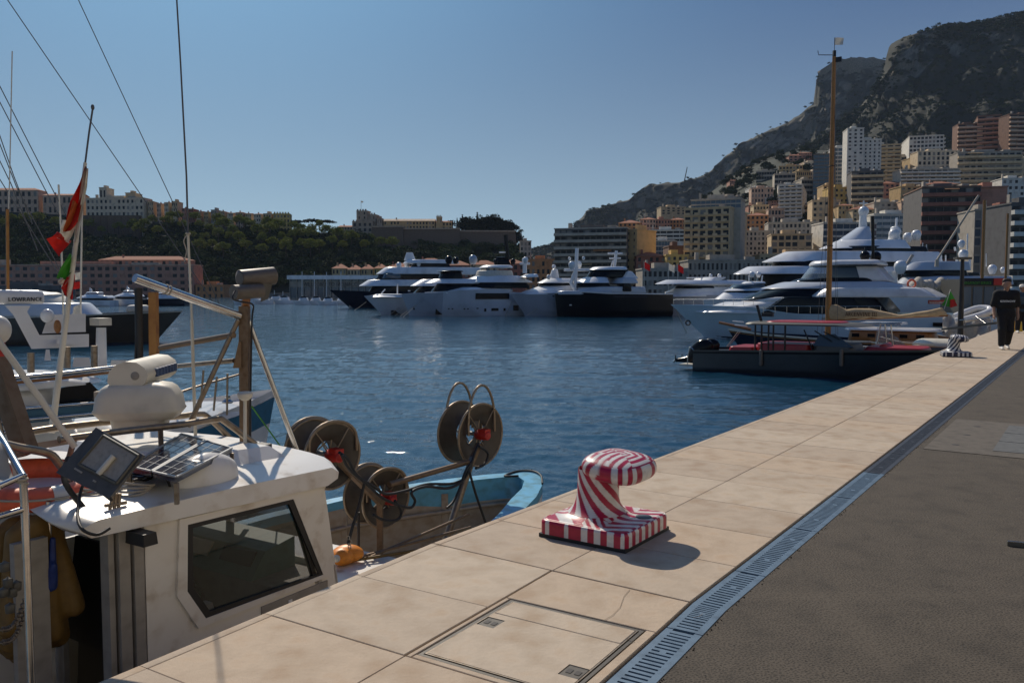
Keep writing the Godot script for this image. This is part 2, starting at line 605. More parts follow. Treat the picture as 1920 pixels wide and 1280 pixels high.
# ---------------------------------------------------------------- water
func make_water() -> void:
	var wm := mat("water", lin(0.006, 0.042, 0.080), 0.05)
	wm.metallic_specular = 0.5
	var n := NoiseTexture2D.new()
	n.width = 1024
	n.height = 1024
	n.seamless = true
	n.as_normal_map = true
	n.bump_strength = 5.0
	n.noise = noise(FastNoiseLite.TYPE_SIMPLEX, 0.02, 4, 90)
	wm.normal_enabled = true
	wm.normal_texture = n
	wm.normal_scale = 0.55
	wm.uv1_triplanar = true
	wm.uv1_world_triplanar = true
	wm.uv1_scale = Vector3(0.30, 0.30, 0.42)
	var n1 := noise(FastNoiseLite.TYPE_SIMPLEX, 1.0, 2, 91)
	var n2 := noise(FastNoiseLite.TYPE_SIMPLEX, 1.0, 2, 92)
	# rows lie closer together where the ripples are near enough to be seen one by one
	var mb := MB.new()
	var cols := 520
	var r := 3.0
	while r < 2600.0:
		var dr := r * 0.006
		if r < 8.0:
			dr = 0.12
		elif r > 500.0:
			dr = r * 0.05
		elif r > 60.0:
			dr = r * 0.012
		for a in cols:
			var f := float(a) / (cols - 1) * 2.0 - 1.0
			var w := f * (0.62 + 0.75 * f * f * f * f)
			var x := sin(w) * r
			var z := -cos(w) * r
			var y := 0.0
			# wind ripples, left out where the mesh grows too coarse to hold them
			var xs := x * 0.42 + z * 0.16
			var zs := z * 0.85 - x * 0.2
			y += n1.get_noise_2d(xs * 0.40, zs * 0.40) * 0.055 * clampf(1.2 - dr / 2.0, 0, 1)
			y += n2.get_noise_2d(xs * 1.7, zs * 1.7) * 0.034 * clampf(1.2 - dr / 0.6, 0, 1)
			if dr < 0.3:
				y += n1.get_noise_2d(xs * 5.0 + 40.0, zs * 5.0) * 0.012 * clampf(1.2 - dr / 0.25, 0, 1)
			mb.v.append(Vector3(x, y, z))
		r += dr
	var total: int = mb.v.size() / cols
	var ix := PackedInt32Array()
	ix.resize((total - 1) * (cols - 1) * 6)
	var o := 0
	for a in total - 1:
		for b in cols - 1:
			var p := a * cols + b
			ix[o] = p; ix[o + 1] = p + cols; ix[o + 2] = p + cols + 1
			ix[o + 3] = p; ix[o + 4] = p + cols + 1; ix[o + 5] = p + 1
			o += 6
	mb.i = ix
	structure("water", mb, wm)


# ---------------------------------------------------------------- quay, drain, road
func make_quay() -> void:
	var quay := thing("quay", q(0, 0, 0), "", "")
	quay.set_meta("kind", "structure")
	# core: bed under the slabs and the wall to the water
	var core := MB.new()
	var ss := [-9.0, -4.0, -0.25, 0.0, 20.0, 60.0, 130.0]
	for k in ss.size() - 1:
		var a: float = ss[k]
		var b: float = ss[k + 1]
		core.hexa([q(a, 0.012, -3), q(a, 1.655, -3), q(b, 1.655, -3), q(b, 0.012, -3), q(a, 0.012, QY - 0.055), q(a, 1.655, QY - 0.055), q(b, 1.655, QY - 0.055), q(b, 0.012, QY - 0.055)])
	put("core", core, M.quay_wall, quay)
	var bed := MB.new()
	for k in ss.size() - 1:
		var a: float = ss[k]
		var b: float = ss[k + 1]
		bed.quad(q(a, 0.03, QY - 0.02), q(a, 1.65, QY - 0.02), q(b, 1.65, QY - 0.02), q(b, 0.03, QY - 0.02))
	put("joint_bed", bed, M.joint, quay)
	# slabs one by one as far as they can be told apart
	var edges := [-3.84, -3.2, -2.56, -1.92, -1.28, -0.66, 0.0, 0.63]
	while edges[-1] < 21.0:
		edges.append(edges[-1] + 0.645)
	var stones := ["stone", "stone0", "stone1", "stone2"]
	for k in edges.size() - 1:
		var g := 0.0018 if absf(edges[k]) > 0.1 else 0.006
		var g2 := 0.0018 if absf(edges[k + 1]) > 0.1 else 0.006
		var s0: float = edges[k] + g
		var s1: float = edges[k + 1] - g2
		# kerb stone with a rounded lip
		put("kerb_stone", coping(s0, s1), M[stones[(k * 7 + 1) % 4]], quay)
		var mid := 0.86
		if k == 5 or k == 4:
			put("paving_slab", slab_mesh(s0, s1, 0.066, 0.852), M[stones[(k * 5) % 4]], quay)
		else:
			put("paving_slab", slab_mesh(s0, s1, 0.066, mid - 0.0018), M[stones[(k * 5) % 4]], quay)
		if k != 4 and k != 5:
			put("paving_slab", slab_mesh(s0, s1, mid + 0.0018, 1.645), M[stones[(k * 3 + 2) % 4]], quay)
	# the slab round the hatch, in four pieces
	for e in [[-0.505, -0.009, 0.862, 1.645], [-1.276, -0.511, 1.60, 1.645], [-1.276, -0.511, 0.862, 0.885], [-1.276, -1.245, 0.891, 1.594]]:
		put("paving_slab", slab_mesh(e[0], e[1], e[2], e[3]), M.stone2, quay)
	# far end: joints too fine to tell apart
	var far := MB.new()
	far.hexa([q(edges[-1] + .01, 0, QY - 0.1), q(edges[-1] + .01, 1.645, QY - 0.1), q(130, 1.645, QY - 0.1), q(130, 0, QY - 0.1), q(edges[-1] + .01, 0, QY), q(edges[-1] + .01, 1.645, QY), q(130, 1.645, QY), q(130, 0, QY)])
	put("far_paving", far, M.stone, quay)
	# hairline cracks and rust-brown smears that the slabs show
	for c in [[[1181, 1105], [1170, 1118], [1163, 1138], [1150, 1152], [1132, 1163]], [[1318, 1150], [1310, 1156], [1300, 1157]], [[806, 1018], [822, 1022], [836, 1024]], [[1175, 1196], [1190, 1202], [1180, 1206]]]:
		var cr := MB.new()
		for k in c.size() - 1:
			var a := on_level(c[k][0], c[k][1], QY + 0.0022)
			var b := on_level(c[k + 1][0], c[k + 1][1], QY + 0.0022)
			var w := (b - a).cross(UPV).normalized() * rng.randf_range(0.0006, 0.0012)
			cr.quad(a - w, a + w, b + w, b - w)
		put("crack", cr, M.joint, quay)
	make_hatch()
	make_drain()
	make_road()

func slab_mesh(s0: float, s1: float, v0: float, v1: float) -> MB:
	var mb := MB.new()
	var b := 0.0028
	var lift := rng.randf_range(-0.0012, 0.0012)
	var lo := [q(s0, v0, QY - 0.05), q(s0, v1, QY - 0.05), q(s1, v1, QY - 0.05), q(s1, v0, QY - 0.05)]
	var me := [q(s0, v0, QY - b + lift), q(s0, v1, QY - b + lift), q(s1, v1, QY - b + lift), q(s1, v0, QY - b + lift)]
	var hi := [q(s0 + b, v0 + b, QY + lift), q(s0 + b, v1 - b, QY + lift), q(s1 - b, v1 - b, QY + lift), q(s1 - b, v0 + b, QY + lift)]
	for n in 4:
		var m := (n + 1) % 4
		mb.quad(lo[n], lo[m], me[m], me[n])
		mb.quad(me[n], me[m], hi[m], hi[n])
	mb.quad(hi[0], hi[1], hi[2], hi[3])
	return mb

func coping(s0: float, s1: float) -> MB:
	var mb := MB.new()
	var prof := [Vector2(0.064, -0.05), Vector2(0.064, -0.004), Vector2(0.061, 0.0), Vector2(0.022, 0.0), Vector2(0.012, -0.003), Vector2(0.004, -0.011), Vector2(0.0, -0.023), Vector2(0.0, -0.24), Vector2(0.02, -0.25)]
	var ra := []
	var rb := []
	for p in prof:
		ra.append(q(s0, p.x, QY + p.y))
		rb.append(q(s1, p.x, QY + p.y))
	mb.grid([rb, ra])
	mb.cap(ra, false)
	mb.cap(rb, false)
	return mb

func make_hatch() -> void:
	var h := thing("access_hatch", q(-0.88, 1.24), "square stone-filled access hatch with dark metal frame beside the drain grate", "hatch")
	var s0 := -1.24
	var s1 := -0.515
	var v0 := 0.893
	var v1 := 1.592
	var w := 0.016
	var fr := MB.new()
	for e in [[s0, s0 + w, v0, v1], [s1 - w, s1, v0, v1], [s0 + w, s1 - w, v0, v0 + w], [s0 + w, s1 - w, v1 - w, v1]]:
		fr.hexa([q(e[0], e[2], QY - 0.05), q(e[0], e[3], QY - 0.05), q(e[1], e[3], QY - 0.05), q(e[1], e[2], QY - 0.05), q(e[0], e[2], QY - 0.004), q(e[0], e[3], QY - 0.004), q(e[1], e[3], QY - 0.004), q(e[1], e[2], QY - 0.004)])
	put("frame", fr, M.brass, h)
	var rim := MB.new()
	var a0 := s0 + 0.021
	var a1 := s1 - 0.021
	var b0 := v0 + 0.021
	var b1 := v1 - 0.021
	for e in [[a0, a0 + .006, b0, b1], [a1 - .006, a1, b0, b1], [a0 + .006, a1 - .006, b0, b0 + .006], [a0 + .006, a1 - .006, b1 - .006, b1]]:
		rim.hexa([q(e[0], e[2], QY - 0.05), q(e[0], e[3], QY - 0.05), q(e[1], e[3], QY - 0.05), q(e[1], e[2], QY - 0.05), q(e[0], e[2], QY - 0.001), q(e[0], e[3], QY - 0.001), q(e[1], e[3], QY - 0.001), q(e[1], e[2], QY - 0.001)])
	put("lid_rim", rim, M.dull_steel, h)
	# stone infill with notches for the two lifting pockets and one joint across
	put("stone_infill", slab_mesh(a1 - 0.165, a1 - 0.008, b0 + 0.008, b1 - 0.008), M.stone0, h)
	var j := a1 - 0.170
	var body := MB.new()
	var poly := [[a0 + .008, b0 + .008], [a0 + .008, b1 - .008], [a0 + .13, b1 - .008], [a0 + .13, b1 - .10], [a0 + .23, b1 - .10], [a0 + .23, b1 - .008], [j, b1 - .008], [j, b0 + .008], [a1 - .22, b0 + .008], [a1 - .22, b0 + .10], [a1 - .32, b0 + .10], [a1 - .32, b0 + .008]]
	var lo := []
	var hi := []
	for p in poly:
		lo.append(q(p[0], p[1], QY - 0.05))
		hi.append(q(p[0], p[1], QY))
	body.slab(lo, hi)
	put("stone_infill", body, M.stone0, h)
	for e in [[a0 + .18, b1 - .054], [a1 - .27, b0 + .054]]:
		var pk := MB.new()
		pk.hexa([q(e[0] - .046, e[1] - .042, QY - .05), q(e[0] - .046, e[1] + .042, QY - .05), q(e[0] + .046, e[1] + .042, QY - .05), q(e[0] + .046, e[1] - .042, QY - .05), q(e[0] - .046, e[1] - .042, QY - .003), q(e[0] - .046, e[1] + .042, QY - .003), q(e[0] + .046, e[1] + .042, QY - .003), q(e[0] + .046, e[1] - .042, QY - .003)])
		var pocket := put("lifting_pocket", pk, M.brass, h)
		for t in [-1, 1]:
			var hole := MB.new()
			var c0: float = e[0]
			var c1: float = e[1] + 0.019 * t
			hole.quad(q(c0 - .017, c1 - .012, QY - .001), q(c0 - .017, c1 + .012, QY - .001), q(c0 + .017, c1 + .012, QY - .001), q(c0 + .017, c1 - .012, QY - .001))
			put("key_hole", hole, M.dark_iron, pocket)

func make_drain() -> void:
	var d := thing("drain_channel", q(0, 1.74), "", "")
	d.set_meta("kind", "structure")
	var trough := MB.new()
	var ss := [-6.0, -0.25, 0.0, 130.0]
	for k in 3:
		var a: float = ss[k]
		var b: float = ss[k + 1]
		trough.quad(q(a, 1.66, QY - 0.26), q(a, 1.83, QY - 0.26), q(b, 1.83, QY - 0.26), q(b, 1.66, QY - 0.26))
		trough.quad(q(a, 1.657, QY - 0.01), q(a, 1.657, QY - 0.26), q(b, 1.657, QY - 0.26), q(b, 1.657, QY - 0.01))
		trough.quad(q(a, 1.832, QY - 0.26), q(a, 1.832, QY - 0.001), q(b, 1.832, QY - 0.001), q(b, 1.832, QY - 0.26))
	put("trough", trough, M.trough_concrete, d)
	# grates: side rails and bars one by one near by, bars joined further off
	var s := -2.42
	var k := 0
	while s < 26.0:
		var near := s < 4.2
		var m: Material = M.galvanised if s < 2.75 else M.old_grate
		var e := s + 0.992
		var g := MB.new()
		for r in [[1.662, 1.694], [1.792, 1.826]]:
			rail(g, s, e, r[0], r[1])
		var grate := put("grate", g, m, d)
		var joined := MB.new()
		var n := 28
		for b in n + 1:
			var at := s + 0.0175 + 0.0338 * b
			var w := 0.010 if b > 0 and b < n else 0.013
			var one := MB.new() if near else joined
			rail(one, at - w, at + w, 1.694, 1.792)
			if b % 14 == 7:
				rail(one, at + w, at + 0.0338 - 0.010, 1.73, 1.758)
			if near:
				put("bar", one, m, grate)
		if not near:
			put("bars", joined, m, grate).set_meta("kind", "stuff")
		s += 1.0
		k += 1
	var far := MB.new()
	rail(far, s, 130.0, 1.662, 1.826)
	put("far_grate", far, M.old_grate, d)

func rail(mb: MB, a: float, b: float, v0: float, v1: float) -> void:
	var cuts := [a, b]
	if a < 0.0 and b > 0.0:
		cuts = [a, 0.0, b]
	for k in cuts.size() - 1:
		var x: float = cuts[k]
		var y: float = cuts[k + 1]
		mb.hexa([q(x, v0, QY - .03), q(x, v1, QY - .03), q(y, v1, QY - .03), q(y, v0, QY - .03), q(x, v0, QY - .004), q(x, v1, QY - .004), q(y, v1, QY - .004), q(y, v0, QY - .004)])

func make_road() -> void:
	var mb := MB.new()
	var ss := [-12.0, -4.0, -1.0, -0.25, 0.0, 4.0, 10.0, 40.0, 140.0]
	for k in ss.size() - 1:
		var a: float = ss[k]
		var b: float = ss[k + 1]
		var far := QV * 60.0 + Vector3(QO.x, QY - 0.002, QO.z)
		mb.quad(q(a, 1.834, QY - 0.002), far + QU * a, far + QU * b, q(b, 1.834, QY - 0.002))
	structure("road", mb, M.asphalt)
	# stones and edge crumbs of the asphalt along the drain
	var cr := MB.new()
	for k in 160:
		var s := rng.randf_range(-2.4, 7.0)
		var v := 1.836 + absf(rng.randfn(0.0, 0.008))
		cr.ball(q(s, v, QY), Vector3.ONE * rng.randf_range(0.002, 0.005), 5, 4)
	var crumbs := put("asphalt_crumbs", cr, M.asphalt)
	tag(crumbs, "loose crumbs of asphalt along the edge of the drain", "gravel", "", "stuff")
	# concrete panel with dark cover slabs set in the asphalt
	var p := thing("cover_panel", q(6.0, 3.2), "pale concrete panel with dark cover slabs set into the asphalt", "cover")
	var c := MB.new()
	c.hexa([q(4.95, 1.90, QY - .04), q(4.95, 5.2, QY - .04), q(7.2, 5.2, QY - .04), q(7.2, 1.90, QY - .04), q(4.95, 1.90, QY + .003), q(4.95, 5.2, QY + .003), q(7.2, 5.2, QY + .003), q(7.2, 1.90, QY + .003)])
	put("concrete_surround", c, M.panel_concrete, p)
	for a in 3:
		for b in 6:
			var s0 := 5.2 + a * 0.6
			var v0 := 2.45 + b * 0.44
			var cs := MB.new()
			cs.hexa([q(s0, v0, QY - .03), q(s0, v0 + .42, QY - .03), q(s0 + .58, v0 + .42, QY - .03), q(s0 + .58, v0, QY - .03), q(s0, v0, QY + .007), q(s0, v0 + .42, QY + .007), q(s0 + .58, v0 + .42, QY + .007), q(s0 + .58, v0, QY + .007)])
			put("cover_slab", cs, M.cover_slab, p)
	for a in 3:
		var hole := MB.new()
		hole.lathe(q(5.35 + a * 0.68, 2.12 + 0.02 * a, QY + 0.003), [Vector2(0.0, 0.004), Vector2(0.03, 0.003), Vector2(0.04, 0.0)], 9)
		put("lifting_hole", hole, M.dark_iron, p)
	# flat metal bar lying on the asphalt
	var a0 := on_level(1889, 1022, QY)
	var bar := thing("metal_bar", a0, "flat dark metal bar lying on the asphalt", "bar")
	var dir := (on_level(1920, 1025, QY) - a0).normalized()
	var side := dir.cross(UPV).normalized()
	var b0 := MB.new()
	b0.obox(a0 + dir * 0.45 + UPV * 0.012, dir * 0.45, UPV * 0.012, -side * 0.012)
	put("body", b0, M.lamp_grey, bar)
	var b1 := MB.new()
	b1.obox(a0 + dir * 0.45 + UPV * 0.026, dir * 0.447, UPV * 0.002, -side * 0.010)
	put("top_strip", b1, M.steel, bar)

# ---------------------------------------------------------------- bollards
# painted stripes: which of two colours a point wears is worked out per small face from where on the casting it lies
func band(x: float, width: float) -> bool:
	return fposmod(x, width * 2.0) < width

func bollard(label: String, at: Vector3, au: Vector3, av: Vector3, dark: Color, look: int) -> void:
	var pale := Color(0.70, 0.68, 0.64)
	var b := thing("mooring_bollard", at, label, "bollard")
	# rubber mat
	var m := MB.new()
	m.obox(at + UPV * 0.011, av * 0.296, UPV * 0.011, -au * 0.296)
	put("rubber_mat", m, M.rubber, b)
	# base plate: rounded block that rises in a fillet to the post
	var N := 150
	var rows := []
	var cols := []
	var post_v := -0.055
	for a in N + 1:
		var row := []
		for c in N + 1:
			# a square sheet whose rim is folded down as the block's sides
			var fu := (float(a) / N - 0.5) * 2.0 * 1.22
			var fv := (float(c) / N - 0.5) * 2.0 * 1.22
			var u := clampf(fu, -1, 1)
			var v := clampf(fv, -1, 1)
			var drop := maxf(absf(fu), absf(fv)) - 1.0
			var half := 0.288
			var y := 0.112
			if drop > 0.0:
				half += minf(drop, 0.05) * 0.2
				y -= drop / 0.22 * 0.09
			var pu := u * half
			var pv := v * half
			# soften corners
			var cr := 0.05
			var cu := absf(pu) - (half - cr)
			var cv := absf(pv) - (half - cr)
			if cu > 0.0 and cv > 0.0:
				var l := Vector2(cu, cv).length()
				var mx := maxf(cu, cv)
				pu = signf(pu) * (half - cr + cu * mx / l)
				pv = signf(pv) * (half - cr + cv * mx / l)
			if drop <= 0.0:
				var edge := 1.0 - maxf(absf(fu), absf(fv))
				y -= 0.012 * pow(clampf(1.0 - edge / 0.06, 0, 1), 2.0)
				var r := Vector2(pu * 0.9, pv - post_v).length()
				y += 0.10 * pow(clampf(1.0 - (r - 0.10) / 0.17, 0, 1), 2.6)
			row.append(at + au * pu + av * pv + UPV * y)
			cols.append(base_stripe(pu, pv, drop > 0.0, absf(fu) > absf(fv), look))
		rows.append(row)
	painted("base", [rows], [cols], dark, pale, b)
	# post: leans a little inland and widens into the head
	rows = []
	cols = []
	var turns := 120
	for a in 90:
		var t := a / 89.0
		var y := 0.135 + t * 0.27
		var ru := 0.140 + 0.055 * pow(1.0 - t, 7.0) + 0.0 * t
		var rv := 0.126 + 0.055 * pow(1.0 - t, 7.0) + 0.0 * t
		var shift := post_v + 0.012 * t
		var row := []
		for k in turns:
			var w := TAU * k / turns
			row.append(at + au * cos(w) * ru + av * (sin(w) * rv + shift) + UPV * y)
			var x := w / TAU * 0.82 * 1.0 - t * 0.24
			cols.append(band(x + 0.012 * sin(w * 2.0), 0.82 / 18.0) if look == 0 else band(x * 1.0 + t * 0.45, 0.82 / 18.0))
		rows.append(row)
	painted("post", [rows], [cols], dark, pale, b, true)
	# head: a thick rounded lip that overhangs on the landward side
	rows = []
	cols = []
	var cu0 := 0.055
	var cv0 := 0.070
	for a in 100:
		var w := PI * a / 99.0 - PI / 2
		var ey := signf(sin(w)) * pow(absf(sin(w)), 0.85)
		var ex := pow(maxf(cos(w), 0.0), 0.62)
		var row := []
		for k in 200:
			var p := TAU * k / 200.0
			# plan outline: long along the quay
			var ox := signf(cos(p)) * pow(absf(cos(p)), 0.60) * 0.245
			var oz := signf(sin(p)) * pow(absf(sin(p)), 0.62) * 0.190
			var y := 0.416 + ey * 0.082 - oz * ex * 0.10
			row.append(at + au * (cu0 + ox * ex) + av * (cv0 + oz * ex) + UPV * y)
			var paint := false
			if w > 0.55:
				# top: nested bands that follow the outline, broken into steps at the far end
				paint = band(ex + 0.03 * signf(sin(p * 3.0)) + (0.06 if ox > 0.12 else 0.0), 0.105)
				if ox < -0.15:
					paint = band(oz * ex + 0.01, 0.026)
			else:
				var arc := p / TAU * 1.35
				paint = band(arc + (0.0 if oz > 0 else w * 0.05), 1.35 / 30.0)
			cols.append(paint)
		rows.append(row)
	painted("head", [rows], [cols], dark, pale, b, true)
	# small plaque on the base
	var p := MB.new()
	p.lathe(at + au * 0.10 + av * 0.215 + UPV * 0.112, [Vector2(0.0, 0.004), Vector2(0.048, 0.004), Vector2(0.051, 0.0), Vector2(0.05, -0.02)], 24)
	put("plaque", p, M.lamp_grey if look == 1 else M.old_grate, b)

func base_stripe(u: float, v: float, side: bool, along_u: bool, look: int) -> bool:
	if side:
		if along_u:
			# the two ends across the quay
			return not band(v + 0.012, 0.042) if u > 0 else not (absf(v + 0.235) < 0.013 or absf(v + 0.10) < 0.013 or (v > 0.0 and band(v, 0.044)))
		return not band(u + 0.004, 0.042)
	if v > 0.12:
		return not band(u * 0.95 - v * 0.5, 0.044)
	if u < -0.15:
		return not band(v * 0.75 + u * 0.65, 0.022 if v > -0.02 else 0.075)
	if u > 0.15:
		return not band(v * 0.8 + u * 0.5, 0.044)
	return not band(u + v * 0.3, 0.030)

# patches of a painted casting, each small face wholly of one colour
func painted(called: String, patches: Array, flags: Array, dark: Color, pale: Color, parent: Node3D, closed := false) -> void:
	var mb := MB.new()
	for k in patches.size():
		mb.grid(patches[k], closed)
		for f in flags[k]:
			mb.c.append(dark if f else pale)
	put(called, mb, M.stripes, parent)

func make_bollards() -> void:
	var a := Vector3(0.577, QY, -5.089)
	bollard("crimson and white striped mooring bollard on a black rubber mat", a, QU, QV, Color(0.40, 0.008, 0.050), 0)
	var c := on_level(1793, 668, QY)
	var t := deg_to_rad(14.0)
	bollard("navy and white striped mooring bollard near the walking person", c, QU.rotated(UPV, t), QV.rotated(UPV, t), Color(0.012, 0.018, 0.055), 1)

# ---------------------------------------------------------------- land and trees
func along(pts: Array, x: float) -> float:
	if x <= pts[0][0]:
		return pts[0][1]
	for k in pts.size() - 1:
		if x <= pts[k + 1][0]:
			return lerpf(pts[k][1], pts[k + 1][1], (x - pts[k][0]) / float(pts[k + 1][0] - pts[k][0]))
	return pts[-1][1]

# foot of the plateau's buildings as seen from the quay
const ROCK_TOP := [[-400, 392], [0, 396], [138, 404], [152, 438], [268, 442], [284, 414], [400, 424], [540, 434], [640, 437], [688, 440], [702, 464], [860, 460], [955, 464], [975, 474], [988, 490], [1003, 514], [1012, 545]]
const ROCK_FAR := 690.0
const ROCK_NEAR := 560.0

func rock_at(px: float, t: float) -> Vector3:
	# t = 0 at the harbour road, 1 at the rampart
	var top := at_depth(px, along(ROCK_TOP, px), ROCK_FAR)
	var foot := at_depth(px, 552.0, ROCK_NEAR)
	var p := foot.lerp(top, t)
	p.y = lerpf(2.5, maxf(top.y, 2.5), pow(t, 0.86))
	return p

var tree_mesh := {}

func make_land() -> void:
	make_tree_kinds()
	# --- the town's rock
	var n := noise(FastNoiseLite.TYPE_SIMPLEX, 0.03, 4, 101)
	var mb := MB.new()
	var rows := []
	for a in 41:
		var t := a / 34.0
		var row := []
		for b in 150:
			var px := -420.0 + b * 9.7
			var p := rock_at(px, minf(t, 1.0))
			if t > 1.0:
				p += Vector3(0, 0, -(t - 1.0) * 900.0)
			else:
				p += Vector3(0, n.get_noise_3dv(p), n.get_noise_3dv(p + Vector3(90, 0, 0))) * 7.0 * sin(minf(t, 1.0) * PI)
			row.append(p)
		rows.append(row)
	mb.grid(rows)
	structure("rock_headland", mb, M.earth)
	var shore := MB.new()
	shore.box(Vector3(-150, 0.5, -600), Vector3(1100, 4.0, 110))
	structure("harbour_shore", shore, M.concrete)
	# --- mountains
	var back := [[900, 520], [1000, 468], [1040, 455], [1075, 425], [1100, 396], [1140, 385], [1180, 372], [1215, 347], [1285, 340], [1330, 322], [1385, 272], [1470, 232], [1525, 196], [1533, 140], [1560, 114], [1600, 108], [1660, 110], [1720, 120], [1900, 160]]
	var back_cliff := [[1000, 10], [1100, 40], [1300, 60], [1500, 50], [1528, 75], [1540, 100], [1600, 95], [1655, 60], [1900, 20]]
	mountain("mountain", back, back_cliff, 1150.0, 2050.0, 860.0, 1960.0, 9.0, 201, 3)
	var front := [[1180, 545], [1240, 480], [1300, 425], [1400, 350], [1500, 285], [1560, 242], [1630, 184], [1652, 152], [1658, 128], [1663, 104], [1669, 86], [1700, 67], [1760, 52], [1830, 44], [1890, 36], [1920, 30], [2100, 8], [2500, -10]]
	var front_cliff := [[1300, 8], [1600, 20], [1655, 20], [1664, 62], [1700, 70], [1760, 30], [2500, 20]]
	mountain("mountain", front, front_cliff, 880.0, 1450.0, 1150.0, 2450.0, 8.0, 202, 4)
	# far ridge in the gap between the rock and the city
	var far := [[940, 500], [985, 476], [1010, 468], [1040, 462], [1100, 470]]
	mountain("far_hill", far, [[900, 5], [1100, 5]], 1900.0, 2500.0, 930.0, 1110.0, 9.0, 203, 1)
	# --- the slope that the city stands on
	var hill := MB.new()
	rows = []
	var fall := [[300, 549], [360, 540], [450, 480], [550, 420], [650, 365], [780, 312], [900, 285], [1000, 270]]
	for a in 36:
		var d := 300.0 + a * 20.0
		var row := []
		for b in 60:
			var px := 1000.0 + b * 22.0
			var y := along(fall, d)
			var w := clampf((px - 1010.0) / 500.0, 0.0, 1.0)
			y = lerpf(556.0, y, w * w * (3.0 - 2.0 * w) * 0.96)
			var p := at_depth(px, y, d)
			p.y = maxf(p.y, 2.0)
			row.append(p)
		rows.append(row)
	hill.grid(rows)
	structure("city_hill", hill, M.earth)
	var rd := thing("radome", at_depth(1890, 36, 1440.0), "white radome on the crest of the mountain", "dome")
	var dome := MB.new()
	dome.lathe(at_depth(1890, 38, 1440.0), [Vector2(6.5, -6), Vector2(7.5, 0), Vector2(6.6, 3.6), Vector2(4.2, 6.2), Vector2(0, 7.4)], 16)
	put("shell", dome, M.far_white, rd)
	var cr := thing("tower_crane", at_depth(1284, 340, 1700.0), "tiny slanting crane jib on the mountain crest", "crane")
	var jib := MB.new()
	jib.tube([at_depth(1283, 342, 1700.0), at_depth(1289, 313, 1700.0)], [1.3, 0.8], 5)
	put("jib", jib, M.lamp_grey, cr)
	plant_rock()
	plant_city()

func mountain(called: String, sky: Array, cliff: Array, d0: float, d1: float, px0: float, px1: float, step: float, sd: int, shrubs: int) -> void:
	var n := noise(FastNoiseLite.TYPE_SIMPLEX, 0.004, 6, sd)
	var ridge := noise(FastNoiseLite.TYPE_SIMPLEX, 0.02, 4, sd + 7)
	var mb := MB.new()
	var cols := int((px1 - px0) / (step * 0.5))
	var tops := 64
	var spots := []
	var rows := []
	for a in tops + 3:
		var row := []
		for b in cols:
			var px := px0 + (px1 - px0) * b / (cols - 1)
			var ys := along(sky, px)
			var c := along(cliff, px)
			var t := float(a) / tops
			var p: Vector3
			if t <= 0.72:
				var f := t / 0.72
				p = at_depth(px, lerpf(548.0, ys + c, pow(f, 0.9)), lerpf(d0, d1 * 0.97, f))
			elif t <= 1.0:
				var f := (t - 0.72) / 0.28
				p = at_depth(px, lerpf(ys + c, ys, f), lerpf(d1 * 0.97, d1, f))
			else:
				p = at_depth(px, ys, d1) + Vector3(0, -(t - 1.0) * 2600.0, -(t - 1.0) * 900.0)
			if t < 1.0 and t > 0.0:
				var k := n.get_noise_3dv(p)
				p.z += k * 60.0 * minf(t * 3.0, 1.0)
				p.y += ridge.get_noise_3dv(p) * 16.0 * minf(1.0, (1.0 - t) * 6.0 + 0.15)
				p.x += ridge.get_noise_3dv(p + Vector3(500, 0, 0)) * (9.0 if t < 0.7 else 20.0)
			elif a == tops:
				p.y += ridge.get_noise_3dv(p * 1.4) * 7.0
			row.append(p)
			var steep := t > 0.72 and c > 45.0
			if t <= 1.0 and t > 0.02 and rng.randf() < (0.16 if steep else 0.9) * (0.6 + 0.8 * clampf(n.get_noise_3dv(p * 3.0) + 0.5, 0, 1)):
				spots.append([p, rng.randf_range(0.6, 1.25)])
		rows.append(row)
	mb.grid(rows)
	# bare rock where it is steep, scrub where soil holds
	var w: int = rows[0].size()
	for a in rows.size():
		for b in w:
			var p: Vector3 = rows[a][b]
			var up: Vector3 = rows[mini(a + 1, rows.size() - 1)][b] - rows[maxi(a - 1, 0)][b]
			var slope := absf(up.y) / maxf(absf(up.z), 1.0)
			var bare := clampf((slope - 1.5) * 0.7 + ridge.get_noise_3dv(p * 2.0) * 0.9, 0.0, 1.0)
			if a < 0.68 * tops:
				bare *= 0.06
			mb.c.append(Color(0.07, 0.09, 0.05).lerp(Color(1.0, 0.92, 0.84), bare))
	var m: StandardMaterial3D = M.get("hillside")
	if m == null:
		m = mat("hillside", lin(0.27, 0.275, 0.265), 0.95, 0, T.rock, 0.02)
		m.uv1_scale = Vector3(0.02, 0.007, 0.02)
		m.vertex_color_use_as_albedo = true
	structure(called, mb, m)
	# shrubs and low trees
	var mm := MultiMesh.new()
	mm.transform_format = MultiMesh.TRANSFORM_3D
	mm.mesh = tree_mesh.shrub
	mm.instance_count = spots.size()
	for k in spots.size():
		var s: float = spots[k][1] * (9.0 if d1 > 1800.0 else 8.0)
		var bs := Basis(Vector3.UP, rng.randf() * TAU).scaled(Vector3(s, s * rng.randf_range(0.6, 0.9), s))
		mm.set_instance_transform(k, Transform3D(bs, spots[k][0] + Vector3(rng.randf_range(-8, 8), -s * 0.1, rng.randf_range(-8, 8))))
	var o := MultiMeshInstance3D.new()
	o.multimesh = mm
	o.material_override = M.leaf_dark
	o.name = numbered("scrub_wood")
	add_child(o)
	tag(o, ["dark scrub and low wood on the far pale cliffs of the mountain", "dark scrub and low wood on the slope above the tower blocks", "low wood on the small distant hill"][sd - 201], "wood", "", "stuff")

